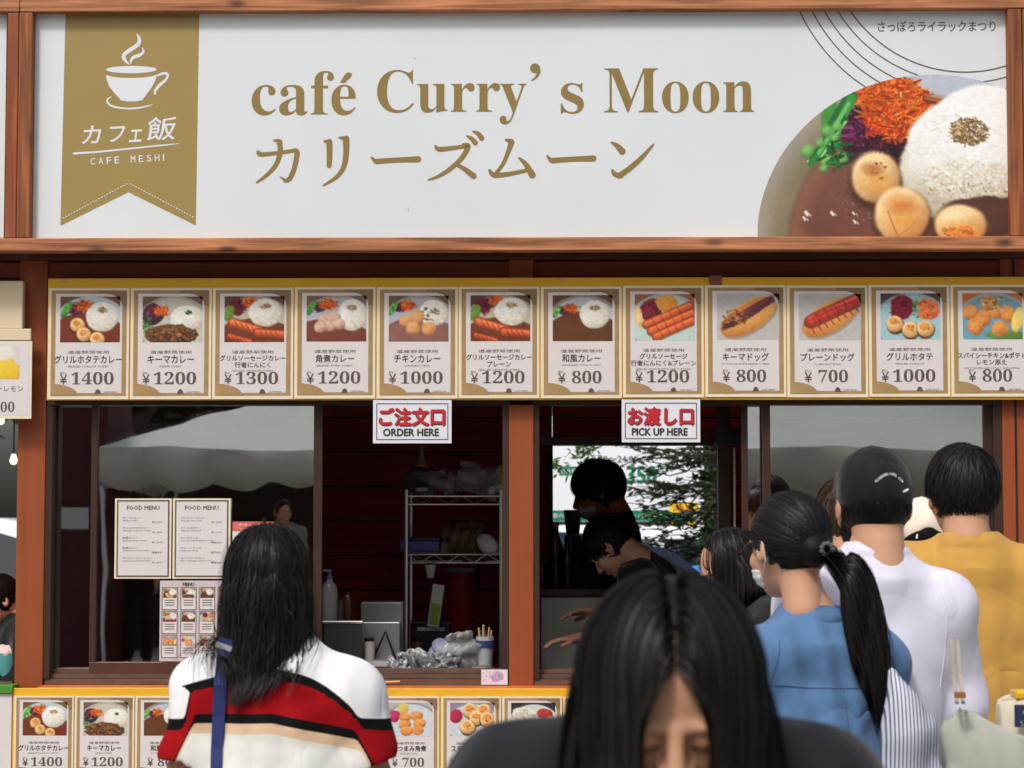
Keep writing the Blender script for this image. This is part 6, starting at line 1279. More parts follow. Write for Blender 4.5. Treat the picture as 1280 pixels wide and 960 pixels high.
def lump(name, label, cat, px, py, Y, r, m, seed, group=None, amp=.012, f=30, flat=False):
    x_, z_ = PX(px, py, Y); t = thing(name, label, cat, (x_, Y, z_-r[2]), group=group); c = np.array((x_, Y, z_)); R_ = max(r)+.04; q = SDF(c-R_, c+R_, max(.004, max(r)/22)); q.ell(c, r, 0)
    rr = np.random.default_rng(seed)
    for _ in range(4): q.ell(c+rr.normal(size=3)*np.array(r)*.45, np.array(r)*(.4+.3*rr.random()), .015)
    q.field(folds(seed, amp, f, 1, 9)); 
    if flat: q.cut((0, 0, z_-r[2]*.9), (0, 0, -1))
    link('wrap', q.mesh('wrap'), m, t); return t
GB = 'crumpled clear plastic bags on the top tier of the wire shelf'
lump('plastic_bag', 'large cloudy plastic bag on the top tier of the wire shelf', 'bag', 551, 603, 1.08, (.075, .07, .045), M_bagp, 1, None)
lump('plastic_bag', 'round clear bag above the right part of the wire shelf', 'bag', 588, 597, 1.05, (.045, .05, .05), M_bagp, 2, None)
lump('plastic_bag', 'rounded clear bag at the right end of the top tier', 'bag', 612, 599, 1.08, (.05, .05, .055), M_bagp, 3, None)
lump('plastic_bag', 'grey bundle at the left end of the top tier under the bottle', 'bag', 524, 600, 1.1, (.05, .05, .05), mat('bundle_grey', srgb(84, 84, 82), .7, bump=.8, bscale=30), 4)
lump('plastic_bag', 'small white bundle at the right corner of the top tier', 'bag', 625, 609, 1.0, (.022, .03, .02), mat('bundle_white', srgb(190, 190, 186), .6, bump=.6, bscale=40), 5)
lump('plastic_bag', 'brown paper wrapped bundle on the middle tier of the wire shelf', 'bag', 578, 673, 1.1, (.085, .07, .06), mat('bundle_brown', srgb(98, 74, 50), .6, bump=.8, bscale=24), 6)
lump('paper_roll', 'white rolled paper beside the brown bundle on the middle tier', 'roll', 611, 680, 1.02, (.03, .04, .03), MATS['bundle_white'], 7)
x_, z_ = PX(527, 590, 1.12); t = thing('sauce_bottle', 'bottle with orange label standing on the top tier below the order notice', 'bottle', (x_, 1.12, z_-.04)); MB().lathe(x_, 1.12, [(.026, z_-.06), (.028, z_+.02), (.02, z_+.06), (.010, z_+.08), (.010, z_+.11)]).build('bottle_body', mat('bottle_amber', srgb(140, 120, 100), .2), t, True); MB().lathe(x_, 1.12, [(.0285, z_+.005), (.0285, z_+.03)]).build('label_band', mat('label_orange', srgb(206, 120, 60), .5), t, True)
x0, z0 = PX(500, 690, 1.0); x1, z1 = PX(549, 670, 1.0); t = thing('container', 'purple blue food container on the left of the middle tier', 'container', ((x0+x1)/2, 1.08, z0)); MB().box(x0, 1.0, z0, x1, 1.16, z1-.02, .006).build('box_body', mat('box_purple', srgb(86, 72, 150), .4), t); MB().box(x0-.004, .996, z1-.019, x1+.004, 1.164, z1-.006, .004).build('lid', mat('lid_dark', srgb(50, 48, 80), .4), t)
x_, z_ = PX(541, 757, .93); t = thing('snack_pouch', 'white and green pouch hanging from the middle tier of the wire shelf', 'pouch', (x_, .93, z_-.09)); me = MB().box(x_-.026, .925, z_-.09, x_+.026, .94, z_+.09, .006); o = me.build('pouch_body', mat('pouch_white', srgb(176, 180, 168), .4, bump=.5, bscale=30), t); MB().box(x_-.02, .9235, z_-.08, x_+.02, .9245, z_+.01).build('pouch_print', mat('pouch_green', srgb(128, 136, 50), .5, var=.3, vscale=60), t); t.rotation_euler = (0, R(8), 0)
x_, z_ = PX(577, 712, 1.45); t = thing('fire_extinguisher', 'dark red fire extinguisher behind the wire shelf', 'fire extinguisher', (x_, 1.45, z_-.30)); MB().lathe(x_, 1.45, [(.05, z_-.34), (.062, z_-.32), (.062, z_+.08), (.045, z_+.13), (.02, z_+.15), (.02, z_+.18)]).build('cylinder', mat('extinguisher_red', srgb(150, 26, 34), .3), t, True); MB().lathe(x_, 1.45, [(.066, z_-.01), (.066, z_+.008)]).build('band', mat('band_white', srgb(190, 190, 190), .5), t, True); MB().box(x_-.05, 1.43, z_+.181, x_+.03, 1.47, z_+.2, .004).build('handle', M_blk, t); MB().tube([(x_+.02, 1.43, z_+.17), (x_+.08, 1.41, z_+.1), (x_+.07, 1.4, z_-.1)], .009, 8).build('hose', M_blk, t, True)
# worktop things near the order window
ztop_c = wz(846, .16)
x_, z_ = PX(412, 745, .45); t = thing('pump_bottle', 'clear pump dispenser bottle beside the sash stile', 'bottle', (x_, .45, z_-.09)); MB().lathe(x_, .45, [(.03, z_-.10), (.033, z_-.09), (.033, z_+.02), (.026, z_+.045), (.012, z_+.06), (.012, z_+.07)]).build('bottle_body', mat('bottle_clear', srgb(150, 150, 150), .2, trans=.3), t, True); MB().lathe(x_, .45, [(.014, z_+.0705), (.014, z_+.08), (.005, z_+.081), (.005, z_+.1)]).build('pump', mat('pump_purple', srgb(90, 84, 130), .4), t, True); MB().box(x_-.028, .442, z_+.0955, x_+.008, .458, z_+.106, .003).build('spout', MATS['pump_purple'], t)
x0, z0 = PX(452, 776, .55); x1, z1 = PX(505, 752, .55); t = thing('appliance', 'grey kitchen appliance on the worktop left of the wire shelf', 'appliance', ((x0+x1)/2, .55, z0-.12)); MB().box(x0, .5, z0-.15, x1, .62, z1, .006).build('housing', mat('appliance_grey', srgb(96, 98, 96), .4), t); x2_, z2 = PX(448, 830, .48); MB().box(x2_, .46, z2, x1-.01, .499, z0, .004).build('front_panel', mat('panel_steel', (.35, .35, .35), .35, metal=.8), t); xc, zc = PX(482, 805, .45); MB().tube([(xc-.05, .44, zc-.06), (xc+.0, .44, zc+.05), (xc+.04, .44, zc-.06)], .006, 8).build('cord', M_blk, t, True)
x0, z0 = PX(404, 838, .35); x1, z1 = PX(452, 778, .35); t = thing('cutting_board', 'dark tray leaning at the left end of the order counter', 'tray', ((x0+x1)/2, .38, z0)); MB().box(x0, .36, z0, x1, .375, z1, .004).build('tray_base', mat('tray_dark', srgb(58, 58, 60), .4), t); MB().box(x0-.006, .352, z1-.004, x1+.006, .38, z1+.006, .003).build('rim', M_steel, t)
x0, z0 = PX(430, 843, .20); x1, z1 = PX(508, 836, .20); t = thing('metal_tray', 'shallow metal tray on the sill of the order window', 'tray', ((x0+x1)/2, .2, z0)); MB().box(x0, .19, z0-.004, x1, .40, z1, .004).build('tray_base', M_steel, t)
for i, (px, py, rx, lab) in enumerate(((512, 833, .04, 'crumpled foil wrap left on the counter below the hanging pouch'), (530, 829, .045, 'bright crumpled foil in the middle of the counter'), (549, 835, .04, 'crumpled clear wrap on the counter right of the foil'), (492, 836, .03, 'small crumpled wrap beside the metal tray'))):
    lump('crumpled_wrap', lab, 'wrapper', px, py, .24, (rx, .04, .024), M_foil, 20+i, amp=.014, f=60)
lump('plastic_bag', 'large clear plastic bag of small items on the counter at the middle post', 'bag', 572, 822, .30, (.065, .05, .045), M_bagp, 31, amp=.016, f=45)
lump('plastic_bag', 'bluish clear bag on the counter left of the utensil cup', 'bag', 556, 822, .36, (.05, .05, .05), mat('bag_bluish', (.42, .44, .62), .2, bump=1, bscale=26, trans=.5), 32, amp=.014, f=45)
x_, z_ = PX(606, 815, .28); t = thing('utensil_cup', 'clear cup of wooden cutlery on the counter beside the middle post', 'cup', (x_, .28, z_-.08)); MB().lathe(x_, .28, [(.028, z_-.07), (.036, z_+.06), (.034, z_+.06), (.026, z_-.066)]).build('cup_body', mat('cup_clear', (.6, .62, .66), .15, trans=.55), t, True)
for i in range(7): a = i*.9; MB().tube([(x_+.012*math.cos(a), .28+.012*math.sin(a), z_-.06), (x_+.026*math.cos(a), .28+.026*math.sin(a), z_+.085+.01*(i % 3))], .0035, 6).build('cutlery', mat('cutlery_wood', srgb(190, 160, 120), .6), t)
MB().lathe(x_, .28, [(.037, z_+.02), (.0375, z_+.045)]).build('blue_band', mat('band_blue', srgb(50, 60, 110), .4), t, True)
a, b_ = P(460, 853.5, -.012), P(500, 852, -.012); t = thing('chopsticks', 'wooden stick lying on the orange sill beside the striped shirt', 'stick', tuple(a)); MB().tube([tuple(a), tuple(b_)], .0045, 8).build('stick', mat('stick_wood', srgb(206, 160, 104), .6), t, True)
# more small things on the shelf and the counter
def jar(name, label, cat, px, py0, py1, Y, r, m, lidm=None):
    x_ = wx(px, Y); z0 = wz(py1, Y); z1 = wz(py0, Y); t = thing(name, label, cat, (x_, Y, z0)); MB().lathe(x_, Y, [(r*.9, z0), (r, z0+.005), (r, z1-.012), (r*.8, z1-.006)]).build('jar_body', m, t, True); MB().lathe(x_, Y, [(r*.84, z1-.0055), (r*.84, z1+.008)]).build('lid', lidm or M_blk, t, True)
M_jar = mat('jar_clear', srgb(120, 120, 116), .15, trans=.3); M_cup = mat('cup_paper', srgb(170, 166, 158), .6)
jar('jar', 'clear jar standing right of the purple container on the middle tier', 'jar', 556, 676, 692, 1.02, .018, M_jar)
jar('jar', 'brown spice jar at the far left of the lower part of the shelf', 'jar', 522, 800, 838, 1.0, .026, mat('jar_brown', srgb(110, 70, 44), .4))
jar('jar', 'pale lidded tub beside the red extinguisher on the bottom tier', 'jar', 604, 790, 838, 1.06, .03, M_cup, M_steel)
jar('paper_cup', 'upside down paper cup stack on the worktop behind the foil', 'cup', 463, 800, 838, .42, .022, M_cup)
jar('jar', 'small dark sauce jar between the pump bottle and the grey appliance', 'jar', 436, 742, 778, .46, .016, mat('jar_sauce', srgb(70, 36, 28), .2))
jar('jar', 'slim clear bottle next to the pump bottle on the worktop', 'bottle', 427, 748, 778, .5, .012, M_jar)
x0, z0 = PX(516, 812, 1.0); x1, z1 = PX(562, 778, 1.0); t = thing('black_crate', 'black plastic crate on the bottom tier of the wire shelf', 'crate', ((x0+x1)/2, 1.05, z0)); MB().box(x0, .99, z0-.09, x1, 1.2, z1, .006).build('crate_body', M_blk, t); MB().box(x0-.005, .985, z1-.012, x1+.005, 1.205, z1+.003, .003).build('rim', M_blk, t); MB().box(x0+.02, .982, z1-.035, x1-.02, .9849, z1-.02).build('label_strip', M_cup, t)
x0, z0 = PX(538, 712, .94); t = thing('hanging_cup', 'clear plastic cup hanging under the middle tier above the pouch', 'cup', (x0, .94, z0)); MB().lathe(x0, .94, [(.014, z0-.035), (.024, z0+.02), (.023, z0+.02), (.013, z0-.032)]).build('cup_body', mat('cup_shiny', (.6, .6, .6), .12, trans=.3), t, True)
for i, (px, py, w_, h_, c_, lb) in enumerate(((528, 612, 20, 9, (96, 96, 98), 'flat grey packet lying on the top tier left of the cloudy bag'), (600, 838, 22, 12, (110, 96, 84), 'small brown packet on the counter in front of the utensil cup'), (476, 830, 26, 10, (120, 122, 124), 'pale folded packet on the sill left of the foil'))):
    Yp_ = 1.0 if i == 0 else .2; x0, z0 = PX(px-w_/2, py+h_/2, Yp_); x1, z1 = PX(px+w_/2, py-h_/2, Yp_); t = thing('packet', lb, 'packet', ((x0+x1)/2, Yp_, z0)); MB().box(x0, Yp_-.03, z0, x1, Yp_+.03, z1, .01).build('wrap', mat('packet_%d' % i, srgb(*c_), .45, bump=.8, bscale=40), t); MB().box(x0+.012, Yp_-.0315, z0+.008, x1-.012, Yp_-.0303, z1-.008).build('label_strip', M_cup, t)
# pick-up side: grey cabinet, black bottles, blender
x0, z0 = PX(676, 850, 1.15); x1, z1 = PX(742, 737, 1.15); t = thing('cabinet', 'pale grey cabinet under the black bottles in the pick up window', 'cabinet', ((x0+x1)/2, 1.35, .06)); MB().box(x0, 1.15, .06, x1+.25, 1.7, z1-.03, .004).build('cabinet_body', M_cab, t); MB().box(x0-.01, 1.13, z1-.028, x1+.27, 1.72, z1+.004, .004).build('worktop', M_sash, t); MB().box(x0+.01, 1.146, .5, x1+.2, 1.1495, z1-.04).build('door_panel', M_cab, t)
for i, (px, w_, zt, lb) in enumerate(((676, .03, 690, 'short black bottle at the left end of the pick up worktop'), (694, .034, 652, 'tall black bottle with pale cap on the pick up worktop'), (709, .03, 672, 'black bottle just left of the staff member'))):
    x_ = wx(px, 1.3); zb = z1+.005; zz = wz(zt, 1.3); t = thing('black_bottle', lb, 'bottle', (x_, 1.3, zb)); hh = zz-zb
    MB().lathe(x_, 1.3, [(w_, zb), (w_*1.05, zb+.01), (w_*1.05, zb+hh*.62), (w_*.45, zb+hh*.8), (w_*.42, zb+hh*.93)]).build('bottle_body', mat('bottle_black', srgb(30, 30, 32), .25), t, True); MB().lathe(x_, 1.3, [(w_*.5, zb+hh*.931), (w_*.5, zb+hh)]).build('cap', mat('cap_pale', srgb(150, 150, 156), .4) if i == 1 else M_blk, t, True)
x_, z_ = PX(716, 655, 1.75); t = thing('blender_jug', 'grey blender jug against the rear window beside the staff member', 'blender', (x_, 1.75, z_-.2)); MB().box(x_-.04, 1.7, z1+.005, x_+.04, 1.8, z_-.05, .008).build('motor_base', M_blk, t); MB().lathe(x_, 1.75, [(.03, z_-.049), (.042, z_+.06), (.042, z_+.065)], 14).build('jug', mat('jug_grey', srgb(90, 92, 94), .3), t, True)
# ================================================================== BEHIND THE KIOSK
def car_builder(label, name, x, y, z, L, W_, H_, body, rot=0, boxy=False, cat='car'):
    t = thing(name, label, cat, (x, y, z), R(rot)); hw = W_/2
    prof = ([(-.5, .2), (-.5, .5), (-.47, .55), (-.3, .6), (-.17, .93), (-.05, 1.0), (.22, 1.0), (.36, .88), (.46, .62), (.5, .55), (.5, .2)] if not boxy else [(-.5, .15), (-.5, .5), (-.45, .56), (-.4, .62), (-.33, .93), (-.28, 1.0), (.47, 1.0), (.5, .94), (.5, .15)])
    cab = [p for p in prof]
    def ext(pts, w0, w1, m, nm):
        bm = bmesh.new(); n = len(pts); vs = []
        for sd_ in (-1, 1):
            for px_, pz in pts: k = 1 if pz < .58 else 1-(pz-.58)*.35; vs.append(bm.verts.new((px_*L, sd_*w1*k, pz*H_)))
        bm.faces.new(vs[:n][::-1]); bm.faces.new(vs[n:])
        for i in range(n): bm.faces.new((vs[i], vs[(i+1) % n], vs[n+(i+1) % n], vs[n+i]))
        bmesh.ops.recalc_face_normals(bm, faces=bm.faces); bmesh.ops.bevel(bm, geom=bm.edges, offset=.03, segments=2, affect='EDGES'); me = bpy.data.meshes.new(nm); bm.to_mesh(me); bm.free(); me.polygons.foreach_set('use_smooth', [True]*len(me.polygons)); return link(nm, me, m, t, world=False)
    ext(prof, 0, hw, body, 'body'); gl = mat('car_glass', (.02, .025, .03), .05, spec=.8)
    win = ([(-.28, .64), (-.16, .9), (-.04, .95), (.2, .95), (.33, .84), (.4, .64)] if not boxy else [(-.38, .62), (-.32, .9), (-.25, .93), (.44, .93), (.44, .62)])
    for sd_ in (-1, 1):
        n = len(win); mid = (win[0][0]+win[-1][0])/2
        for a_, b2 in (((-9, mid-.01)), ((mid+.01, 9))):
            pts = [(min(max(px_, a_), b2), pz) for px_, pz in win]; me = bpy.data.meshes.new('window'); vs = [(px_*L, sd_*(hw*(1-(pz-.58)*.35)+.006), pz*H_) for px_, pz in pts]; me.from_pydata(vs, [], [tuple(range(n))]); link('window', me, gl, t, world=False)
    for sx in (-.31, .3):
        for sd_ in (-1, 1):
            b = MB(); r_ = .32; b.tube([(sx*L, sd_*(hw-.18), r_), (sx*L, sd_*(hw+.01), r_)], r_, 20); w2 = b.mesh('wheel'); wo = bpy.data.objects.new('wheel', w2); C.objects.link(wo); wo.parent = t; w2.materials.append(M_blk); b = MB(); b.tube([(sx*L, sd_*(hw-.1), r_), (sx*L, sd_*(hw+.015), r_)], r_*.6, 14); w3 = b.mesh('rim'); ro = bpy.data.objects.new('rim', w3); C.objects.link(ro); ro.parent = wo; w3.materials.append(M_steel)
    for sd_ in (-1, 1):
        b = MB().box(-.505*L, sd_*hw*.9, H_*.42, -.47*L, sd_*hw*.55, H_*.5, .01); m2 = b.mesh('headlight'); ho = bpy.data.objects.new('headlight', m2); C.objects.link(ho); ho.parent = t; m2.materials.append(mat('lamp_glass', (.8, .8, .8), .1))
    return t
M_vw = mat('van_white', srgb(226, 230, 236), .25, coat=.5); M_cb = mat('car_dark_blue', srgb(26, 32, 52), .15, coat=1.0)
p = P(780, 640, 9.5); car_builder('white van parked beyond the rear window under the parking sign', 'white_van', p.x+.1, 9.5, 0, 4.6, 1.8, 1.44, M_vw, 0, True, 'van')
p = P(870, 700, 5.6); car_builder('dark blue car parked close behind the rear window', 'parked_car', p.x-1.0, 5.6, 0, 4.3, 1.75, 1.42, M_cb, 186)
p = P(20, 640, 9.0); car_builder('white car seen through the gap of the left neighbouring stall', 'parked_car', p.x-1.0, 9, 0, 4.3, 1.75, 1.5, M_vw, 5)
# coin parking sign
YP_ = 12.0; t = thing('parking_sign', 'big white parking price sign with green lettering beyond the rear window', 'sign', (wx(800, YP_), YP_, 0)); q = Sheet(YP_, t, .004)
M_sg = mat('sign_green', srgb(0, 128, 92), .5); M_sw = mat('sign_bright_white', srgb(240, 244, 250), .5)
q.rect(560, 520, 1010, 652, M_sw, 0, 'panel', d=.06); q.rect(683, 638, 866, 651, M_sg, 1, 'green_band'); q.text('最大料金', 701, 585.5, 727, 592, M_inkw, 2, 'lettering', 1) ; q.rect(699, 583, 728.5, 594, M_sg, 1, 'green_box')
q.text('00〜24:00', 748, 570, 797, 578, M_ink, 1, 'lettering', 2, bold=.2); q.text('350', 783, 583, 820, 604, M_sg, 1, 'price_lettering', 3, bold=.9); q.text('¥', 752, 588, 776, 604, M_sg, 1, 'price_lettering', 2, bold=.8); q.text('最大料金 入庫後', 690, 641.5, 745, 647.5, M_inkw, 2, 'lettering', 1); q.text('コインパーキング', 770, 641.5, 840, 647.5, M_inkw, 2, 'lettering', 1)
for px in range(756, 860, 9): q.rect(px, 611, px+5, 614, M_ink, 1, 'small_print')
q.done()
for px in (600, 985): MB().box(wx(px, YP_+.1), YP_+.07, 0, wx(px+8, YP_+.1), YP_+.15, 2.7).build('post', M_steel, t)
t = thing('yellow_sign', 'yellow sign half hidden by tree leaves in the parking lot', 'sign', (wx(855, 11), 11, 0)); q = Sheet(11, t, .004); M_y2 = mat('sign_yellow', srgb(250, 214, 30), .5); q.rect(836, 628, 872, 641, M_y2, 0, 'panel', d=.03); q.rect(838, 650, 868, 664, M_y2, 0, 'panel', d=.03); q.text('満車', 840, 630, 868, 639, M_red, 1, 'lettering', 1); q.done(); MB().box(wx(852, 11.05), 11.04, 0, wx(856, 11.05), 11.1, wz(630, 11)).build('post', M_steel, t)
# trees
M_bark = mat('bark', srgb(40, 34, 28), .9, var=.3, vscale=10, bump=.6, bscale=20)
def leafmat(name, c1, c2):
    m = bpy.data.materials.new(name); m.use_nodes = True; MATS[name] = m; n = m.node_tree.nodes; l = m.node_tree.links; p = n['Principled BSDF']; p.inputs['Roughness'].default_value = .55; p.inputs['Specular IOR Level'].default_value = .3
    a = n.new('ShaderNodeAttribute'); a.attribute_name = 'tone'; mx = n.new('ShaderNodeMix'); mx.data_type = 'RGBA'; mx.inputs[6].default_value = (*c1, 1); mx.inputs[7].default_value = (*c2, 1); l.new(a.outputs['Fac'], mx.inputs[0]); l.new(mx.outputs[2], p.inputs['Base Color'])
    tr = n.new('ShaderNodeBsdfTranslucent'); l.new(mx.outputs[2], tr.inputs[0]); ms = n.new('ShaderNodeMixShader'); ms.inputs[0].default_value = .3; l.new(p.outputs[0], ms.inputs[1]); l.new(tr.outputs[0], ms.inputs[2]); l.new(ms.outputs[0], n['Material Output'].inputs[0]); return m
LM = leafmat('leaf_dark', (.018, .045, .012), (.06, .12, .03)); LB = leafmat('leaf_bright', (.05, .14, .02), (.16, .30, .05))
def leaves(name, centres, spread, n, size, m, parent, seed, flat=.5):
    r = np.random.default_rng(seed); k = r.integers(0, len(centres), n); c = np.array(centres)[k]+r.normal(size=(n, 3))*np.array(spread); a = r.normal(size=(n, 3)); a[:, 2] *= flat; a /= np.linalg.norm(a, axis=1)[:, None]; b = np.cross(a, r.normal(size=(n, 3))); b /= np.linalg.norm(b, axis=1)[:, None]; s_ = (size*(.6+.8*r.random(n)))[:, None]
    V = np.stack([c-a*s_, c-b*s_*.35, c+a*s_, c+b*s_*.35], 1).reshape(-1, 3); me = bpy.data.meshes.new(name); me.from_pydata([], [], []); me.vertices.add(len(V)); me.vertices.foreach_set('co', V.ravel().astype(np.float32)); me.loops.add(4*n); me.loops.foreach_set('vertex_index', np.arange(4*n, dtype=np.int32)); me.polygons.add(n); me.polygons.foreach_set('loop_start', np.arange(0, 4*n, 4, dtype=np.int32)); me.update(calc_edges=True)
    t_ = me.attributes.new('tone', 'FLOAT', 'POINT'); t_.data.foreach_set('value', np.repeat(r.random(n), 4).astype(np.float32)); return link(name, me, m, parent)
def tree(label, x, y, h, cr, n, size, lm, seed, cz=.62, group=None):
    r = random.Random(seed); t = thing('tree', label, 'tree', (x, y, 0), group=group); b = MB(); b.tube([(x, y, 0), (x+.05, y, h*.3), (x-.04, y+.03, h*.6), (x, y, h*.85)], [h*.03, h*.024, h*.015, h*.005], 9); cs = []
    for i in range(22):
        a = r.random()*6.28; z0 = h*(.25+.55*r.random()); rr = cr*(.4+.6*r.random()); e = (x+math.cos(a)*rr, y+math.sin(a)*rr, z0+h*.12*r.random()); b.tube([(x, y, z0), ((x+e[0])/2, (y+e[1])/2, (z0+e[2])/2+.05*h), e], [h*.008, h*.005, h*.002], 6); cs += [e, ((x+e[0])/2, (y+e[1])/2, (z0+e[2])/2+.05*h)]
    b.build('trunk', M_bark, t, True); leaves('crown', cs, (cr*.16, cr*.16, cr*.14), n, size, lm, t, seed); return t
# the conifer whose thin twigs cross the rear window
x_ = wx(930, 6.5); t = thing('tree', 'dark twiggy tree reaching across the rear window from the right', 'tree', (x_, 6.5, 0)); b = MB(); b.tube([(x_, 6.5, 0), (x_, 6.5, 4.2)], [.12, .05], 9); cs = []; r_ = random.Random(4)
for (x1p, y1p, x2p, y2p) in ((925, 560, 815, 598), (925, 590, 822, 640), (925, 610, 812, 618), (925, 640, 826, 650), (925, 655, 815, 690), (925, 575, 845, 572), (925, 620, 840, 666), (925, 670, 850, 705), (925, 600, 832, 608), (925, 565, 818, 568)):
    a = P(x1p, y1p, 6.5); e = P(x2p, y2p, 6.2+r_.random()*.8); pts = [tuple(a.lerp(e, k/5)+Vector((0, 0, .05*math.sin(k*1.9+x2p)))) for k in range(6)]; b.tube(pts, [.012, .010, .008, .006, .004, .002], 6)
    for k in range(14):
        f = .15+.85*r_.random(); q0 = a.lerp(e, f); d_ = Vector((-.16-.14*r_.random(), .1*(r_.random()-.5), .16*(r_.random()-.55))); b.tube([tuple(q0), tuple(q0+d_*.5+Vector((0, 0, .01))), tuple(q0+d_)], [.006, .004, .002], 5); cs += [tuple(q0+d_*u) for u in (.3, .6, .95)]
b.build('trunk', M_bark, t, True); leaves('crown', cs, (.018, .06, .010), 1300, .027, LM, t, 5, flat=.4)
x_ = wx(891, 7.5); t = thing('tree', 'ivy covered dark green trunk at the right edge of the rear window', 'tree', (x_, 7.5, 0)); MB().tube([(x_, 7.5, 0), (x_, 7.5, 3)], .07, 9).build('trunk', M_bark, t, True); leaves('crown', [(x_, 7.5, .8+.12*i) for i in range(18)], (.055, .06, .08), 2600, .035, LM, t, 7)
a = P(729, 566, 5.5); t = thing('tree', 'bright green leaf spray at the top left of the rear window', 'tree', (a.x, 5.5, 0)); MB().tube([(a.x-.9, 5.9, 0), (a.x-.6, 5.8, 2.2), (a.x, 5.5, 2.6), (a.x, 5.5, a.z)], [.05, .03, .008, .004], 7).build('trunk', M_bark, t, True); c2 = P(697, 583, 5.5); leaves('crown', [tuple(a), (a.x, 5.5, a.z+.08), (a.x+.03, 5.5, a.z-.03), tuple(c2)], (.035, .05, .04), 150, .03, LB, t, 9)
for i, (x_, y_, h_, cr, lb) in enumerate(((-4.5, 15.5, 7, 2.2, 'leafy tree at the back of the parking lot, behind the left stall'), (.4, 17, 8, 2.6, 'leafy tree behind the parking sign'), (4.6, 14.5, 6.5, 2.2, 'leafy tree at the back of the parking lot on the right'))): tree(lb, x_, y_, h_, cr, 2600, .16, LM, 40+i)
# person in blue far in the parking lot
p = P(887, 690, 8.3); Kp = Person('distant person in a bright blue top in the parking lot', p.x, 8.3, 200, P(887, 676, 8.3).z, skin_m=SK); Kp.body(h=.014); Kp.top(cloth('top_blue', srgb(70, 140, 230)), 'shirt', 'long', h=.014, seed=7); Kp.trousers(MATS['trousers_black']); Kp.obj('hair', Kp.hair_shell(cuts=(((0, .05, 0), (0, 1, -.3)),), h=.01), HB)
# left neighbour: counter things seen through its opening
MB().box(wx(-260, .3), .3, wz(853, .3)-.02, wx(21, .3), .8, wz(853, .3), .003).build('side_counter', M_sash, kiosk)
x_, z_ = PX(11, 822, .4); t = thing('bowl', 'pink and teal bowl on the counter of the left neighbouring stall', 'bowl', (x_, .4, z_-.05)); MB().lathe(x_, .4, [(.018, z_-.085), (.03, z_-.08), (.046, z_-.02), (.05, z_+.02)]).build('bowl_body', mat('bowl_teal', srgb(90, 170, 170), .4), t, True); q = SDF((x_-.08, .3, z_-.02), (x_+.08, .5, z_+.1), .004); q.ell((x_, .4, z_+.02), (.046, .046, .032), 0); q.field(folds(3, .003, 60)); link('filling', q.mesh('filling'), mat('filling_pink', srgb(224, 196, 190), .6), t)
for i, (px, py, lb) in enumerate(((17, 576, 'round glowing bulb in the left neighbouring stall'), (1, 526, 'glowing bulb at the very left edge above the other one'))):
    a = P(px, py, 1.2); t = thing('light_bulb', lb, 'lamp', tuple(a)); MB().lathe(a.x, 1.2, [(.003, a.z-.018), (.013, a.z-.013), (.018, a.z), (.014, a.z+.014), (.009, a.z+.03)]).build('bulb', mat('bulb_glow', (1, .9, .75), .4, emit=(1, .86, .62), estr=1.6), t, True); MB().tube([(a.x, 1.2, a.z+.031), (a.x, 1.2, 2.54)], .004, 6).build('cord', M_blk, t)
# ================================================================== BEHIND THE CAMERA (seen in the window glass)
def mx_(px, D=12.0): return wx(px, D)          # mirror position of a reflected pixel
TY = -12.0; xl, xr = mx_(122), mx_(1420); ze = wz(560, 12.0); zr = wz(478, 14.0); zv = wz(604, 12.0)
t = thing('festival_tent', 'white festival tent with scalloped valance reflected in the window glass', 'tent', ((xl+xr)/2, TY-2, 0)); M_tent = mat('tent_canvas', srgb(236, 240, 238), .7, var=.05, vscale=2); M_val = mat('tent_valance', srgb(222, 214, 198), .8, var=.06, vscale=3)
for m_ in (M_tent, M_val):
    n = m_.node_tree.nodes; l = m_.node_tree.links; tr = n.new('ShaderNodeBsdfTranslucent'); tr.inputs[0].default_value = (.86, .86, .82, 1); ms = n.new('ShaderNodeMixShader'); ms.inputs[0].default_value = .5; l.new(n['Principled BSDF'].outputs[0], ms.inputs[1]); l.new(tr.outputs[0], ms.inputs[2]); l.new(ms.outputs[0], n['Material Output'].inputs[0])
D4 = 4.0; b = MB(); vs = [(xl, TY, ze), (xr, TY, ze), (xr, TY-D4, ze), (xl, TY-D4, ze), (xl+2, TY-2, zr), (xr-2, TY-2, zr)]; vs += [(a, b_, c-.02) for a, b_, c in vs]; b.add(vs, [(0, 1, 5, 4), (1, 2, 5), (2, 3, 4, 5), (3, 0, 4), (6, 10, 11, 7), (7, 11, 8), (8, 11, 10, 9), (9, 10, 6), (0, 6, 7, 1), (1, 7, 8, 2), (2, 8, 9, 3), (3, 9, 6, 0)]); b.build('canopy', M_tent, t)
def valance(x0, y0, x1, y1):
    n = max(8, int(math.hypot(x1-x0, y1-y0)/.06)); b = MB(); T_ = []; B_ = []
    for i in range(n+1):
        f = i/n; L_ = math.hypot(x1-x0, y1-y0)*f; x = x0+(x1-x0)*f; y = y0+(y1-y0)*f; w_ = .03*math.sin(L_*9)+.02*math.sin(L_*3.7); nx, ny = (y1-y0), -(x1-x0); k = math.hypot(nx, ny); T_.append((x, y, ze-.005)); B_.append((x-nx/k*w_*2.0, y-ny/k*w_*2.0, zv+.04-.10*abs(math.sin(L_*math.pi/.55))))
    b.add(T_+B_, [(i, i+1, n+2+i, n+1+i) for i in range(n)]); bm = bmesh.new(); me = b.mesh('valance'); bm.from_mesh(me); bmesh.ops.solidify(bm, geom=bm.faces, thickness=.006); bm.to_mesh(me); bm.free(); link('valance', me, M_val, t, smooth=True)
valance(xl, TY+.01, xr, TY+.01); valance(xl-.01, TY-D4, xl-.01, TY)
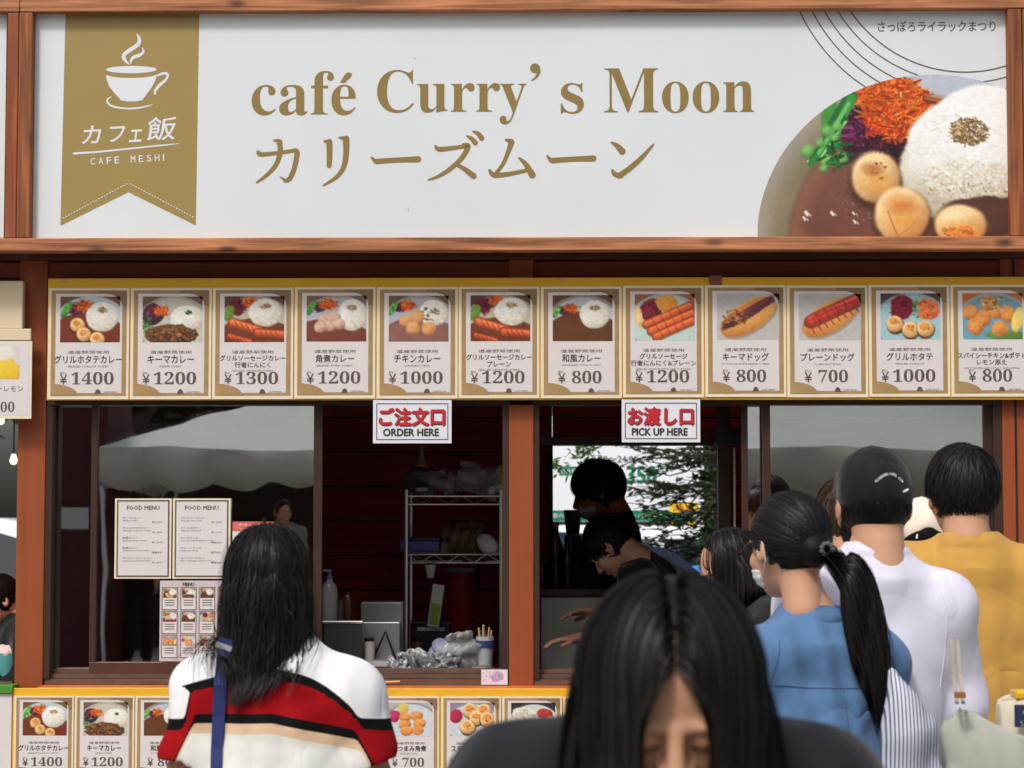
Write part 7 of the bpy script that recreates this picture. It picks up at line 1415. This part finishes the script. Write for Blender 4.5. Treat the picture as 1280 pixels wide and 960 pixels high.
for x_ in (xl+.05, (xl+xr)/2, xr-.05):
    for y_ in (TY-.06, TY-D4+.06): MB().tube([(x_, y_, 0), (x_, y_, ze-.03)], .025, 8).build('pole', M_steel, t)
MB().box(mx_(1010), TY-D4+.1, .1, mx_(1400), TY-D4+.13, ze-.05).build('side_panel', M_val, t)
MB().box(mx_(90, 14), TY-D4-.2, 0, mx_(1010, 14), TY-D4-.1, ze-.02).build('back_curtain', mat('curtain_dark', srgb(46, 38, 36), .9), t)
t = thing('red_stall', 'dark red stall behind the crowd reflected in the far left pane', 'stall', (mx_(40), -13, 0)); MB().box(mx_(-120), -14, 0, mx_(116), -12.6, 3.0).build('wall', mat('stall_red', srgb(70, 26, 20), .8, var=.2, vscale=2), t); MB().box(mx_(-140), -14.2, 3.0, mx_(124), -12.3, 3.1).build('roof', M_blk, t)
t = thing('banner', 'small white banner reflected in the far left pane', 'banner', (mx_(88), -12.5, 1.4)); q = Sheet(12.5, t)
x0, x1 = wx(66, 12.5), wx(108, 12.5); MB().box(x0, -12.52, wz(660, 12.5), x1, -12.5, wz(634, 12.5)).build('cloth', M_tent, t)
for i, (x_, y_, h_, cr) in enumerate(((-6, -21, 9, 3), (-1.5, -20, 10, 3.2), (3.2, -21, 9.5, 3.2), (8, -20, 9, 3), (-10, -18, 8, 3))): tree('tall leafy tree behind the festival tent, '+('second from its left end', 'third from its left end', 'second from its right end', 'at its right end', 'beyond its left end')[i], x_, y_, h_, cr, 5200, .22, LM, 60+i)
MB().box(-16, -26.2, 0, 16, -26, 9).build('x', mat('far_building_wall', srgb(110, 92, 82), .8, var=.15, vscale=.6), thing('far_building', 'plain brown building behind the trees on the far side of the square', 'building', (0, -26, 0))).name = 'wall'

for i, (px, D, hh, rz, col, lb) in enumerate(((172, 13.5, 1.6, 185, (40, 42, 48), 'person in a black top under the tent, reflected left of the typed menus'), (352, 13, 1.66, 160, (150, 150, 150), 'person in a pale grey top under the tent, reflected near the sash stile'), (985, 12.8, 1.66, 200, (80, 96, 70), 'person in an olive top under the tent, reflected in the right window'))):
    q_ = P(px, 640, D); Rp = Person(lb, q_.x, -D, 180+rz, hh); Rp.body(h=.016); Rp.top(cloth('crowd_top_%d' % i, srgb(*col)), 'shirt', .8, h=.014, seed=i); Rp.trousers(MATS['trousers_black']); Rp.obj('hair', Rp.hair_shell(cuts=(((0, .05, 0), (0, 1, -.3)), ((0, 0, -.06), (0, 0, -1))), h=.01), HB)
